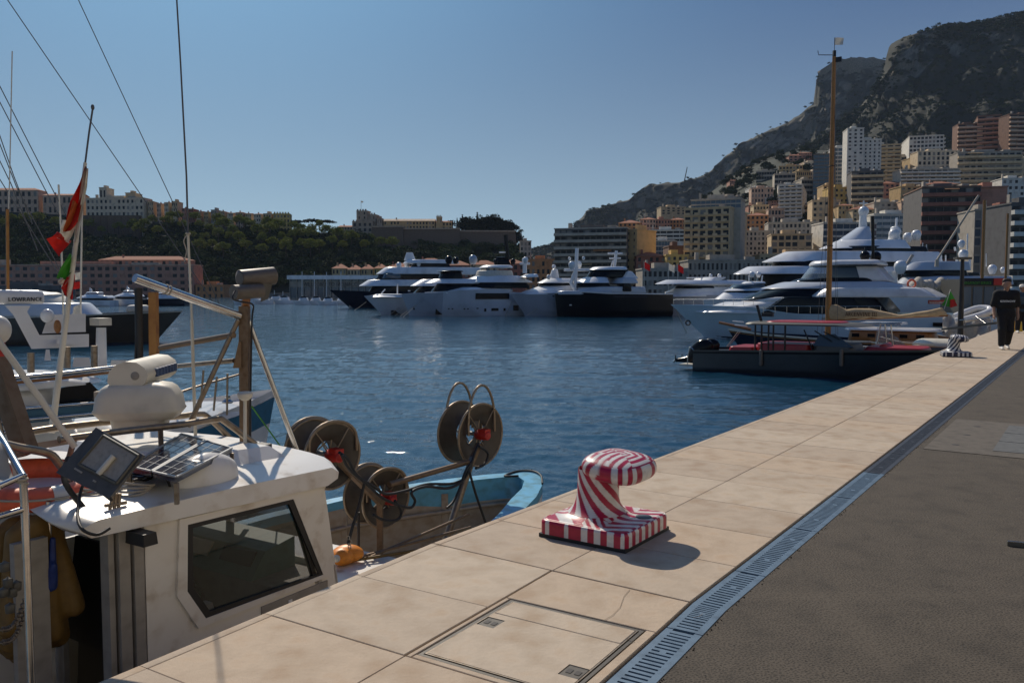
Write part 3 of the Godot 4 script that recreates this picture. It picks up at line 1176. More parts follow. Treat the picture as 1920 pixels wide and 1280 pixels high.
func leafy(mb: MB, o: Vector3, r: Vector3, count: int, size: float) -> void:
	# small faces spread through the outer part of a lobe, turned every way
	for k in count:
		var d := Vector3(rng.randfn(), rng.randfn(), rng.randfn()).normalized()
		var p := o + d * r * pow(rng.randf_range(0.25, 1.0), 0.5)
		var a := Vector3(rng.randfn(), rng.randfn() * 0.6, rng.randfn()).normalized() * size * rng.randf_range(0.6, 1.2)
		var b := a.cross(Vector3(rng.randfn(), rng.randfn(), rng.randfn()).normalized()).normalized() * a.length() * 0.75
		mb.tri(p - a, p + b, p + a * 0.9)
		mb.tri(p - a * 0.8, p - b * 0.8, p + a * 0.6 + b * 0.3)

func make_tree_kinds() -> void:
	# crowns and trunks about one metre tall, scaled where they are planted
	for k in 4:
		var mb := MB.new()
		for j in 11:
			var w := TAU * j / 11.0 * 2.618
			var f := sqrt((j + 0.5) / 11.0)
			leafy(mb, Vector3(cos(w) * f * 0.33, 0.60 + 0.16 * (1.0 - f * f) + rng.randf_range(-0.14, 0.10), sin(w) * f * 0.33), Vector3(0.17, 0.15, 0.17) * rng.randf_range(0.75, 1.2), 70, 0.055)
		tree_mesh["broad%d" % k] = mb.done()
	for k in 2:
		var mb := MB.new()
		for j in 13:
			var w := TAU * j * 0.382
			var f := sqrt((j + 0.5) / 13.0)
			leafy(mb, Vector3(cos(w) * f * 0.50, 0.80 - 0.10 * f * f + rng.randf_range(-0.02, 0.02), sin(w) * f * 0.50), Vector3(0.19, 0.085, 0.19), 70, 0.05)
		tree_mesh["pine%d" % k] = mb.done()
	var cy := MB.new()
	for j in 9:
		var f := j / 8.0
		leafy(cy, Vector3(0, 0.14 + 0.78 * f, 0), Vector3(0.10, 0.09, 0.10) * (1.15 - 0.85 * f), 60, 0.035)
	tree_mesh["cypress"] = cy.done()
	var sh := MB.new()
	for j in 4:
		leafy(sh, Vector3(rng.randf_range(-.3, .3), 0.3 + rng.randf_range(-.1, .2), rng.randf_range(-.3, .3)), Vector3(0.36, 0.3, 0.36), 13, 0.20)
	tree_mesh["shrub"] = sh.done()
	var tk := MB.new()
	tk.tube([Vector3(0, -0.05, 0), Vector3(0.01, 0.25, 0), Vector3(-0.015, 0.5, 0.01), Vector3(0, 0.72, 0)], [0.034, 0.026, 0.02, 0.008], 7)
	for w in [0.4, 2.5, 4.4]:
		tk.tube([Vector3(0, 0.36, 0), Vector3(cos(w) * 0.12, 0.52, sin(w) * 0.12), Vector3(cos(w) * 0.26, 0.66, sin(w) * 0.26)], [0.016, 0.011, 0.005], 5)
	tree_mesh["trunk"] = tk.done()

func tree(called: String, kind: String, at: Vector3, tall: float, wide: float, m: Material, label: String, group := "") -> void:
	var t := thing(called, at, label, "tree", group)
	var b := Basis(Vector3.UP, rng.randf() * TAU).scaled(Vector3(tall * wide, tall, tall * wide))
	inst("crown", tree_mesh[kind], m, Transform3D(b, at), t)
	inst("trunk", tree_mesh.trunk, M.bark, Transform3D(Basis.from_scale(Vector3(tall * minf(wide, 1.0), tall * (1.0 if kind != "cypress" else 0.3), tall * minf(wide, 1.0))), at), t)

func wood(label: String, spots: Array, kinds: Array, m: Material) -> void:
	for j in kinds.size():
		var mine := []
		for k in spots.size():
			if k % kinds.size() == j:
				mine.append(spots[k])
		var mm := MultiMesh.new()
		mm.transform_format = MultiMesh.TRANSFORM_3D
		mm.mesh = tree_mesh[kinds[j]]
		mm.instance_count = mine.size()
		for k in mine.size():
			var s: float = mine[k][1]
			mm.set_instance_transform(k, Transform3D(Basis(Vector3.UP, rng.randf() * TAU).scaled(Vector3(s * 1.25, s, s * 1.25)), mine[k][0] - Vector3(0, s * 0.3, 0)))
		var o := MultiMeshInstance3D.new()
		o.multimesh = mm
		o.material_override = m
		o.name = numbered("wood")
		add_child(o)
		tag(o, label, "wood", "", "stuff")

func plant_rock() -> void:
	# a dense wood on the slope, which reads as one mass ...
	var spots := []
	for k in 1500:
		var px := rng.randf_range(-60, 985)
		var t := rng.randf_range(0.02, 0.97)
		if px > 690 and px < 970 and t > (0.80 if px < 765 or k % 5 < 2 else 1.0):
			continue
		if px > 146 and px < 278 and t > 0.80:
			continue
		if t > 0.86 and px < 765:
			continue
		spots.append([rock_at(px, t), rng.randf_range(6.5, 14.0)])
	wood("dark green wood covering the slope of the walled town's rock", spots.slice(0, 700), ["broad0", "broad1"], M.leaf_dark)
	wood("mid green wood covering the slope of the walled town's rock", spots.slice(700), ["broad2", "broad3"], M.leaf_mid)
	# ... and the paler trees that stand out of it
	for e in [[40, 436], [66, 440], [180, 442], [236, 446], [262, 450], [120, 448], [150, 455], [345, 412], [375, 416], [420, 430], [458, 424], [470, 440], [492, 462], [536, 470], [560, 470], [585, 470], [520, 486], [440, 474], [420, 470], [395, 474], [370, 470], [310, 462], [500, 478], [545, 486], [606, 492], [648, 490], [690, 488], [605, 442], [560, 448], [524, 424], [330, 424], [300, 440], [470, 496], [545, 502], [590, 500], [20, 450], [90, 442], [205, 452], [285, 446], [355, 448], [385, 444], [405, 452], [430, 452], [448, 462], [480, 446], [510, 442], [515, 462], [532, 446], [572, 452], [590, 458], [620, 462], [640, 470], [665, 476], [630, 484], [575, 490], [460, 480], [410, 490], [385, 496], [430, 502], [500, 500], [700, 470], [720, 478], [740, 484], [325, 440], [275, 462]]:
		var t := clampf((552.0 - e[1]) / (552.0 - along(ROCK_TOP, e[0])), 0.05, 0.95)
		var p := rock_at(e[0], pow(t, 1.0))
		tree("pale_tree", "broad%d" % rng.randi_range(0, 3), p + Vector3(0, 1.5, 13), rng.randf_range(8, 14), rng.randf_range(0.9, 1.3), M.leaf_light, "yellow-green leafy tree standing out of the dark wood below the old town", "pale trees on the rock slope")
	# trees along the top
	var ridge := ROCK_FAR + 12.0
	for e in [[556, 434, 11.0, 1.0, "stone pine with a small round top beside the crenellated yellow house"], [586, 434, 12.0, 1.3, "broad umbrella pine on the ridge left of the palace, with a forked crown"], [610, 434, 11.0, 1.35, "low wide umbrella pine between forked pine and palace"]]:
		tree("umbrella_pine", "pine%d" % rng.randi_range(0, 1), at_depth(e[0], e[1], ridge), e[2], e[3], M.leaf_pine, e[4])
	for e in [[867, 430, 13.0], [895, 430, 15.0], [857, 430, 10.0]]:
		tree("cypress_tree", "cypress", at_depth(e[0], e[1], ridge), e[2], 1.2, M.leaf_pine, "dark narrow cypress rising above the palace garden wall", "cypresses of the palace garden")
	for e in [[875, 436, 14], [885, 436, 13], [908, 436, 15], [922, 436, 16], [936, 438, 14], [951, 440, 13], [960, 446, 12], [964, 456, 12], [972, 468, 11], [978, 476, 10], [845, 432, 9], [944, 442, 12], [870, 446, 12], [884, 447, 11], [896, 448, 12], [910, 448, 12], [924, 449, 12], [938, 450, 12], [952, 452, 12], [868, 437, 11], [892, 437, 12], [900, 438, 13], [915, 437, 13], [928, 438, 14], [941, 439, 13], [956, 444, 13], [868, 440, 11], [880, 441, 12], [897, 441, 12], [912, 442, 13], [926, 442, 12], [948, 446, 12], [968, 462, 12]]:
		tree("garden_tree", "broad%d" % rng.randi_range(0, 3), at_depth(e[0], e[1], ridge - 8.0), e[2], 1.25, M.leaf_pine, "dark round evergreen crowding the end of the palace garden", "evergreens of the palace garden")
	# palm at the cliff's end
	var pp := at_depth(977, 462, ROCK_FAR - 5)
	var palm := thing("palm_tree", pp, "tall thin palm alone above the right end of the rock", "palm")
	var tk := MB.new()
	tk.tube([pp, pp + Vector3(0.3, 7, 0), pp + Vector3(0, 12.5, 0)], [0.5, 0.4, 0.35], 7)
	put("trunk", tk, M.bark, palm)
	var fr := MB.new()
	for k in 26:
		var w := TAU * k / 26.0 * 3.1
		var d := Vector3(cos(w), 0, sin(w))
		var side := d.cross(UPV) * 0.28
		var lift := rng.randf_range(0.2, 1.6)
		var top := pp + Vector3(0, 12.4, 0)
		var a := top + d * 1.5 + UPV * lift
		var b := top + d * 2.9 + UPV * (lift - 1.6)
		fr.quad(top - side * 0.4, top + side * 0.4, a + side, a - side)
		fr.quad(a - side, a + side, b + side * 0.2, b - side * 0.2)
	put("crown", fr, M.leaf_dark, palm)

func plant_city() -> void:
	# gardens between the city blocks
	var spots := []
	for k in 420:
		var px := rng.randf_range(1150, 1920)
		var d := rng.randf_range(520, 1000)
		var y := along([[300, 549], [360, 540], [450, 480], [550, 420], [650, 365], [780, 312], [900, 285], [1000, 270]], d)
		var w := clampf((px - 1010.0) / 500.0, 0.0, 1.0)
		y = lerpf(556.0, y, w * w * (3.0 - 2.0 * w) * 0.96)
		spots.append([at_depth(px, y, d), rng.randf_range(7.0, 12.0)])
	wood("dark gardens and trees between the tower blocks on the hill", spots, ["broad0", "broad2", "broad3"], M.leaf_dark)

# ---------------------------------------------------------------- buildings
# front face between two picture columns at a depth; turn > 0 brings its right end nearer. Storeys are real recesses between bands and piers.
func frontage(px0: float, px1: float, top: float, foot: float, d: float, turn: float, side_px := -1.0, deep := 16.0) -> Dictionary:
	var k0 := (px0 - 960.0) / FOCAL
	var k1 := (px1 - 960.0) / FOCAL
	var a := at_depth(px0, top, d)
	var c := cos(deg_to_rad(turn))
	var s := sin(deg_to_rad(turn))
	var f := Vector3(c, 0, s)
	var r := Vector3(s, 0, -c)
	var w := (k1 * d - a.x) / (c + k1 * s)
	if side_px >= 0.0:
		var k2 := (side_px - 960.0) / FOCAL
		if side_px > px1:
			var b := a + f * w
			deep = absf((k2 * -b.z - b.x) / (s - k2 * c))
		else:
			deep = absf((k2 * d - a.x) / (s - k2 * c))
		deep = clampf(deep, 6.0, 60.0)
	return {"o": Vector3(a.x, at_depth(px0, foot, d).y, a.z), "f": f, "r": r, "w": w, "h": a.y - at_depth(px0, foot, d).y, "deep": deep, "d": d}

func solid(F: Dictionary, x0: float, x1: float, y0: float, y1: float, z0: float, z1: float, mb: MB) -> void:
	# a block in the building's own axes: x along the front, y up, z back from the front
	var o: Vector3 = F.o
	var f: Vector3 = F.f
	var r: Vector3 = F.r
	mb.obox(o + f * (x0 + x1) / 2 + UPV * (y0 + y1) / 2 + r * (z0 + z1) / 2, f * (x1 - x0) / 2, UPV * (y1 - y0) / 2, -r * (z1 - z0) / 2)

# style: "windows" (punched openings), "balconies" (slabs with parapets), "bands" (ribbons of glass), "plain"
func building(called: String, label: String, F: Dictionary, storeys: int, bays: int, style: String, wall: Material, o := {}) -> Node3D:
	var b := thing(called, F.o + F.f * F.w / 2 + F.r * F.deep / 2, label, o.get("category", "building"), o.get("group", ""))
	var glass: Material = o.get("glass", M.far_glass)
	var trim: Material = o.get("trim", wall)
	var w: float = F.w
	var h: float = F.h
	var deep: float = F.deep
	var cut := 0.35
	var sh := h / storeys
	var bw := w / bays
	var px_bay: float = bw / F.d * FOCAL
	var singly: bool = (px_bay >= 9.0 and storeys * bays <= 90) or o.get("singly", false)
	# the wall: core with bands and piers standing proud of it
	var mb := MB.new()
	solid(F, 0, w, -25.0, h, cut, deep, mb)
	if style != "plain":
		var band: float = o.get("band", 0.42)
		for k in storeys + 1:
			var y := k * sh
			solid(F, 0, w, maxf(y - sh * band * 0.5, -25.0), minf(y + sh * band * 0.5, h), 0, cut + 0.02, mb)
		solid(F, 0, w, -25.0, sh * 0.1, 0.004, cut + 0.02, mb)
		var pier: float = o.get("pier", 0.5)
		if style == "windows" or style == "balconies":
			for k in bays + 1:
				var x := k * bw
				solid(F, maxf(x - bw * pier * 0.5, 0.0), minf(x + bw * pier * 0.5, w), 0, h, 0.006, cut + 0.02, mb)
	put("wall", mb, wall, b)
	# panes
	if style != "plain":
		var all := MB.new()
		var drawn := MB.new()
		for k in storeys:
			for j in (bays if style != "bands" else maxi(bays, 1)):
				if rng.randf() < 0.06 and style == "windows":
					continue
				var shut := rng.randf() < 0.24 and style != "bands"
				var one := MB.new() if singly else (drawn if shut else all)
				solid(F, j * bw + bw * 0.04, (j + 1) * bw - bw * 0.04, k * sh + sh * 0.12, (k + 1) * sh - sh * 0.12, cut - 0.10, cut + 0.01, one)
				if singly:
					put("window", one, M.curtain if shut else glass, b)
		if not singly:
			if all.v.size():
				put("windows", all, glass, b).set_meta("kind", "stuff")
			if drawn.v.size():
				put("shutters", drawn, M.curtain, b).set_meta("kind", "stuff")
	if style == "balconies":
		var reach: float = o.get("reach", 1.5)
		var rail: Material = o.get("rail", trim)
		for k in range(0, storeys):
			var one := MB.new()
			var y := (k + 0.06) * sh
			solid(F, -0.1, w + 0.1, y - 0.18, y + 0.06, -reach, 0.0, one)
			if o.get("split", 0) > 0:
				var n: int = o.split
				for j in n:
					solid(F, w * j / n + w * 0.04, w * (j + 0.72) / n, y + 0.06, y + sh * 0.34, -reach, -reach + 0.12, one)
			else:
				solid(F, -0.1, w + 0.1, y + 0.06, y + sh * 0.34, -reach, -reach + 0.12, one)
				solid(F, -0.1, 0.02, y + 0.06, y + sh * 0.34, -reach + 0.12, 0.0, one)
				solid(F, w - 0.02, w + 0.1, y + 0.06, y + sh * 0.34, -reach + 0.12, 0.0, one)
			put("balcony", one, rail, b)
			if rng.randf() < 0.16:
				var aw := MB.new()
				var ax := rng.randf_range(0.05, 0.6) * w
				var yy := y + sh * 0.86
				var p0: Vector3 = F.o + F.f * ax + UPV * yy
				var p1: Vector3 = F.o + F.f * (ax + w * 0.25) + UPV * yy
				var out: Vector3 = -F.r * reach * 1.2 - UPV * 0.7
				aw.slab([p0, p1, p1 + out, p0 + out], [p0 + UPV * 0.12, p1 + UPV * 0.12, p1 + out + UPV * 0.12, p0 + out + UPV * 0.12])
				put("awning", aw, [M.yellowwall, M.pale, M.orange_wall, M.ochre][rng.randi_range(0, 3)], b)
	# the visible end wall gets openings of its own
	if o.get("end_rows", 0) > 0:
		var n: int = o.end_rows
		var cols: int = o.get("end_cols", 1)
		var xs: float = w if F.get("end_right", true) else 0.0
		var sg := 1.0 if xs > 0.0 else -1.0
		var all := MB.new()
		for k in n:
			for j in cols:
				var z := deep * (j + 0.5) / cols
				var y := (k + 0.55) * h / n
				solid(F, minf(xs - sg * 0.1, xs + sg * 0.05), maxf(xs - sg * 0.1, xs + sg * 0.05), y - h / n * 0.22, y + h / n * 0.22, z - 0.6, z + 0.6, all)
		put("end_windows", all, glass, b).set_meta("kind", "stuff")
	if o.get("end_balconies", false):
		var reach: float = o.get("reach", 1.5)
		for k in storeys:
			var one := MB.new()
			var y := (k + 0.06) * sh
			if o.get("end_left", false):
				solid(F, -reach, -0.1, y - 0.18, y + sh * 0.34, 0.0, deep, one)
			else:
				solid(F, w + 0.1, w + reach, y - 0.18, y + sh * 0.34, 0.0, deep, one)
			put("balcony", one, trim, b)
	# roof
	var rf := MB.new()
	var roof: String = o.get("roof", "flat")
	if roof == "flat":
		solid(F, -0.25, w + 0.25, h, h + 0.5, -0.25, deep + 0.25, rf)
		var r := put("roof", rf, trim, b)
		var hut := MB.new()
		solid(F, w * 0.3, w * 0.62, h + 0.5, h + 2.6, deep * 0.3, deep * 0.7, hut)
		put("roof_hut", hut, wall, r)
		if w > 14.0:
			var unit := MB.new()
			solid(F, w * 0.72, w * 0.84, h + 0.5, h + 1.7, deep * 0.1, deep * 0.4, unit)
			put("roof_unit", unit, M.grey, r)
			unit = MB.new()
			solid(F, w * 0.12, w * 0.16, h + 0.5, h + 3.6, deep * 0.3, deep * 0.4, unit)
			put("roof_vent", unit, M.grey, r)
	elif roof == "hip" or roof == "gable":
		var e := 0.5
		var rise: float = o.get("rise", minf(w, deep) * 0.17)
		var p := func(x: float, y: float, z: float) -> Vector3: return F.o + F.f * x + UPV * y + F.r * z
		var inx := minf(w, deep) * 0.45 if roof == "hip" else 0.0
		var a0: Vector3 = p.call(-e, h, -e)
		var a1: Vector3 = p.call(w + e, h, -e)
		var a2: Vector3 = p.call(w + e, h, deep + e)
		var a3: Vector3 = p.call(-e, h, deep + e)
		var t0: Vector3 = p.call(inx, h + rise, deep / 2)
		var t1: Vector3 = p.call(w - inx, h + rise, deep / 2)
		rf.quad(a0, a1, t1, t0)
		rf.quad(a2, a3, t0, t1)
		rf.tri(a1, t1, a2)
		rf.tri(a3, t0, a0)
		rf.quad(a3, a2, a1, a0)
		var r := put("roof", rf, o.get("tiles", M.tiles), b)
		var ch := MB.new()
		solid(F, w * 0.22, w * 0.22 + 0.9, h, h + rise + 1.0, deep * 0.4, deep * 0.4 + 0.9, ch)
		put("chimney", ch, wall, r)
	elif roof == "crenels":
		solid(F, -0.2, w + 0.2, h, h + 0.5, -0.2, deep + 0.2, rf)
		put("roof", rf, wall, b)
		var n := maxi(3, int(w / 2.2))
		for k in n:
			var one := MB.new()
			solid(F, w * (k + 0.2) / n, w * (k + 0.75) / n, h + 0.5, h + 1.7, -0.2, 0.5, one)
			put("merlon", one, wall, b)
	return b

func make_city_materials() -> void:
	mat("far_glass", lin(0.022, 0.025, 0.030), 0.3)
	M.far_glass.metallic_specular = 0.3
	mat("sky_glass", lin(0.045, 0.085, 0.125), 0.08)
	mat("tiles", lin(0.34, 0.125, 0.062), 0.9, 0, T.cloud, 0.3)
	for f in [["ochre", .46, .32, .155], ["peach", .50, .335, .225], ["sand", .50, .37, .215], ["ivory", .55, .455, .32], ["salmon", .40, .20, .13], ["brick", .25, .105, .07], ["pale", .54, .51, .44], ["grey", .31, .275, .225], ["umber", .17, .095, .062], ["stonewall", .36, .275, .195], ["darkgrey", .10, .095, .09], ["yellowwall", .52, .36, .12], ["concrete_grey", .39, .335, .26], ["orange_wall", .48, .215, .085]]:
		mat(f[0], lin(minf(f[1] * 1.3, 0.78), minf(f[2] * 1.3, 0.74), minf(f[3] * 1.3, 0.68)), 0.88, 0, T.cloud, 0.07)

func make_city() -> void:
	make_city_materials()
	make_old_town()
	make_waterfront()
	make_tower_city()
	make_infill()
	make_hill_houses()
	make_road_side()

func make_old_town() -> void:
	var D := ROCK_FAR
	var fr := func(x0: float, x1: float, y0: float, y1: float, turn := 0.0, side := -1.0, deep := 14.0) -> Dictionary: return frontage(x0, x1, y0, y1, D, turn, side, deep)
	building("town_house", "peach house with a hipped tile roof at the far end of the rock's row", fr.call(-40, 78, 356, 400), 3, 10, "windows", M.peach, {"roof": "hip"})
	building("town_house", "low peach wing with long roof beside the hipped peach house", fr.call(79, 158, 366, 402), 2, 8, "windows", M.peach, {"roof": "gable", "rise": 2.0})
	building("convent", "long cream building with two rows of tall windows above the retaining wall", fr.call(160, 274, 372, 407, 4.0), 3, 13, "windows", M.ivory, {"band": 0.5})
	var pent := MB.new()
	var F: Dictionary = fr.call(185, 205, 352, 374)
	building("roof_block", "square cream block standing on the roof of the long cream building", F, 1, 2, "windows", M.ivory, {"category": "building"})
	building("roof_block", "low cream roof block near the tiled houses' end of the long cream building", fr.call(234, 258, 362, 374), 1, 3, "plain", M.sand, {"category": "building"})
	var hs := [[276, 292, 377, 416, "sand", "hip", "sand-coloured narrow house next to the long cream building"], [293, 306, 381, 416, "peach", "gable", "narrow peach house with a gabled roof between sand and ivory houses"], [307, 320, 379, 418, "ivory", "hip", "narrow ivory house with a hipped roof, tallest but one of its row"], [321, 337, 378, 419, "sand", "flat", "flat-roofed sand house with a terrace at the row's high end"],
		[340, 352, 390, 421, "salmon", "gable", "small salmon house after the gap in the row"], [353, 366, 391, 422, "brick", "hip", "brick-red house with a hipped roof beside the small salmon house"], [367, 380, 396, 424, "peach", "gable", "low peach house in the middle of the tiled row"], [381, 394, 397, 425, "ochre", "gable", "ochre house wedged between low peach and tall grey houses"],
		[395, 409, 394, 426, "grey", "flat", "grey flat-roofed house rising from the tiled row"], [410, 424, 396, 427, "sand", "hip", "sand house with a hipped roof next to the grey flat-roofed one"], [425, 440, 399, 429, "ivory", "gable", "pale gabled house lower than its neighbours in the row"], [441, 458, 398, 430, "peach", "hip", "wide peach house with a hipped roof near the row's low end"],
		[459, 474, 400, 431, "sand", "gable", "gabled sand house near the crenellated yellow house"], [475, 492, 401, 432, "ivory", "hip", "ivory hipped house third from the crenellated yellow house"], [493, 511, 401, 433, "sand", "flat", "flat sand block against the crenellated yellow house"]]
	for e in hs:
		building("town_house", e[6], fr.call(e[0], e[1], e[2], e[3], rng.randf_range(-6, 6)), 4, 3, "windows", M[e[4]], {"roof": e[5], "band": 0.5})
	building("town_house", "yellow house with a crenellated top at the end of the tiled row", fr.call(512, 546, 401, 434, -8), 4, 5, "windows", M.yellowwall, {"roof": "crenels"})
	# retaining wall under the long building
	var rw := thing("retaining_wall", at_depth(215, 440, D - 10), "dark stone retaining wall below the long cream building", "wall")
	var mb := MB.new()
	solid(fr.call(150, 272, 406, 444), 0, 52, -3, 17, -8, 4, mb)
	put("wall", mb, M.rampart, rw)
	mb = MB.new()
	for k in 9:
		solid(fr.call(150, 272, 406, 444), 2.5 + k * 5.6, 3.6 + k * 5.6, -3, 16, -8.9, -7.9, mb)
	put("buttresses", mb, M.rampart, rw).set_meta("kind", "stuff")
	# the palace
	building("palace_wing", "low sand-coloured palace wing below the keep", fr.call(634, 668, 425, 438, 0), 2, 6, "windows", M.stonewall, {"roof": "gable", "rise": 1.6})
	building("palace_block", "squat palace block carrying the crenellated keep", fr.call(660, 700, 416, 436, 6), 2, 4, "windows", M.stonewall, {"roof": "crenels"})
	var keep: Dictionary = frontage(668, 690, 396, 420, D + 3, 10, -1, 9.0)
	building("palace_keep", "tall crenellated palace keep with a flag on top", keep, 3, 2, "windows", M.stonewall, {"roof": "crenels", "pier": 0.75, "category": "tower"})
	building("palace_tower", "second crenellated palace tower stepped down beside the keep", frontage(690, 706, 403, 422, D + 3, 10, -1, 9.0), 2, 2, "windows", M.stonewall, {"roof": "crenels", "pier": 0.75, "category": "tower"})
	building("palace_wing", "stepped palace wing between second tower and long gallery", fr.call(706, 718, 410, 430, 0), 2, 2, "windows", M.stonewall, {"pier": 0.7})
	building("palace_gallery", "long low palace gallery with a pale tiled roof", fr.call(719, 816, 414, 430, 0), 2, 16, "windows", M.ochre, {"roof": "gable", "rise": 2.2, "tiles": M.stonewall})
	building("palace_pavilion", "ochre palace pavilion with arched openings and a crenellated turret", fr.call(817, 848, 416, 432, 0), 2, 5, "windows", M.ochre, {"roof": "gable", "rise": 1.5})
	building("palace_turret", "small crenellated turret on the ochre pavilion", frontage(818, 829, 407, 420, D - 1, 0, -1, 5.0), 1, 2, "windows", M.ochre, {"roof": "crenels", "pier": 0.7, "category": "tower"})
	var kp: Vector3 = keep.o + keep.f * 3.0 + UPV * (keep.h + 0.5) + keep.r * 3.0
	var fp := thing("palace_flagpole", kp, "thin flagpole with a small flag on the palace keep", "flagpole")
	mb = MB.new()
	mb.tube([kp, kp + UPV * 8.5], 0.14, 6)
	put("pole", mb, M.darkgrey, fp)
	mb = MB.new()
	flag_sheet(mb, kp + UPV * 8.3, Vector3(1, 0, 0.2), 1.9, 1.3, 0.2, 5)
	put("flag", mb, M.flag_white, fp)
	# ramparts
	for e in [[697, 756, 426, 470, "brown battered bastion below the palace keep", 6.0], [757, 862, 430, 462, "long rampart under the palace gallery", 2.0], [863, 966, 434, 466, "rampart of the palace garden crowned with evergreens", -4.0]]:
		var G: Dictionary = frontage(e[0], e[1], e[2], e[3], D - 14, e[5])
		var r := thing("rampart", G.o, e[4], "wall")
		mb = MB.new()
		var lo := []
		var hi := []
		for c in [[0, 0], [1, 0], [1, 1], [0, 1]]:
			var x: float = c[0] * G.w
			lo.append(G.o + G.f * (x + (c[0] * 2 - 1) * 2.0) + G.r * (c[1] * 14.0 - 4.0) + UPV * -6.0)
			hi.append(G.o + G.f * x + G.r * (c[1] * 14.0) + UPV * G.h)
		mb.slab(lo, hi)
		put("wall", mb, M.rampart, r)
		mb = MB.new()
		solid(G, -0.4, G.w + 0.4, G.h, G.h + 1.1, -0.6, 0.6, mb)
		put("parapet", mb, M.stonewall, r)

func flag_sheet(mb: MB, at: Vector3, dir: Vector3, w: float, h: float, wave: float, n: int) -> void:
	var rows := []
	var side := dir.cross(UPV).normalized()
	for a in n + 1:
		var row := []
		for b in n + 1:
			var x := float(b) / n
			row.append(at + dir * w * x - UPV * h * a / n + side * sin(x * 5.0 + a * 0.6) * wave * x - UPV * x * h * 0.2)
		rows.append(row)
	mb.grid(rows)

func make_waterfront() -> void:
	var D := 545.0
	building("harbour_block", "long salmon apartment block with rows of dark windows at the rock's foot", frontage(-60, 364, 497, 562, 520, 0), 5, 30, "windows", M.salmon, {"pier": 0.42, "band": 0.5, "trim": M.peach})
	building("roof_storey", "set-back tiled storey on top of the salmon block", frontage(184, 350, 487, 498, 532, 0), 1, 14, "windows", M.salmon, {"roof": "hip", "rise": 2.6})
	building("harbour_shed", "small pink low building at the end of the salmon block", frontage(366, 421, 535, 562, 520, 0), 2, 5, "windows", M.orange_wall, {"pier": 0.6})
	building("harbour_wall_block", "dark grey quay building in front of the salmon block", frontage(-40, 112, 537, 566, 440, 0), 1, 12, "bands", M.darkgrey, {"pier": 0.3})
	# the welcome grandstand
	var F := frontage(543, 735, 516, 566, 330, 0, -1, 20)
	var g := thing("welcome_building", F.o + F.f * F.w / 2, "long dark glazed harbour building with a white roof edge and lettering", "building")
	var mb := MB.new()
	solid(F, 0, F.w, -3, F.h - 1.6, 0.5, F.deep, mb)
	put("glazing", mb, M.sky_glass, g)
	mb = MB.new()
	solid(F, -0.8, F.w + 0.8, F.h - 1.6, F.h, -1.5, F.deep, mb)
	put("roof", mb, M.far_white, g)
	mb = MB.new()
	solid(F, 0, F.w, F.h - 4.6, F.h - 2.4, 0.1, 0.5, mb)
	var sign_ := put("sign_band", mb, M.grey, g)
	var t := TextMesh.new()
	t.text = "WELCOME TO MONACO"
	t.font = SystemFont.new()
	t.font.font_names = PackedStringArray(["Droid Sans"])
	t.font_size = 48
	t.pixel_size = 0.042
	t.depth = 0.1
	var tm := inst("lettering", t, M.print_dark, Transform3D(Basis.IDENTITY, F.o + F.f * (F.w * 0.40) + UPV * (F.h - 3.5) + Vector3(0, 0, 0.0)), sign_)
	tm.position += Vector3(0, 0, 0.06)
	for k in 16:
		mb = MB.new()
		solid(F, F.w * k / 15.0 - 0.12, F.w * k / 15.0 + 0.12, -3, F.h - 1.6, -0.3, 0.5, mb)
		put("column", mb, M.grey, g)
	mb = MB.new()
	solid(F, 0, F.w, 1.2, 1.5, -0.35, 0.5, mb)
	put("rail", mb, M.grey, g)
	# low tiled houses behind the yachts
	for e in [[622, 650, 503, 540, "ochre", "ochre harbour house with a tiled roof nearest the welcome building"], [651, 676, 505, 540, "sand", "sand harbour house with a tiled roof second from the welcome building"], [677, 700, 504, 540, "ochre", "ochre harbour house with tiled roof third from welcome building"], [701, 722, 503, 540, "yellowwall", "yellow harbour house with tiled roof beside the bigger tiled hall"], [723, 775, 501, 540, "brick", "brick harbour house with wide tiled roof below the ramparts"], [776, 835, 492, 535, "salmon", "larger tiled hall below the palace ramparts"], [836, 880, 497, 535, "brick", "brick house with tiled roof behind the white yacht's mast"], [881, 935, 496, 535, "sand", "sand house with a wide tiled roof behind the black mast"], [936, 985, 494, 535, "brick", "brick house next to the orange building"]]:
		building("harbour_house", e[5], frontage(e[0], e[1], e[2], e[3], D - 20, rng.randf_range(-5, 5)), 3, 4, "windows", M[e[4]], {"roof": "hip", "rise": 3.0})
	building("orange_building", "orange flat-roofed building right of the rock", frontage(986, 1042, 487, 545, 470, 4), 4, 6, "windows", M.orange_wall, {})
	building("cliff_block", "pale narrow apartment block at the right end of the rock", frontage(975, 996, 452, 500, 640, 0), 5, 3, "windows", M.concrete_grey, {})

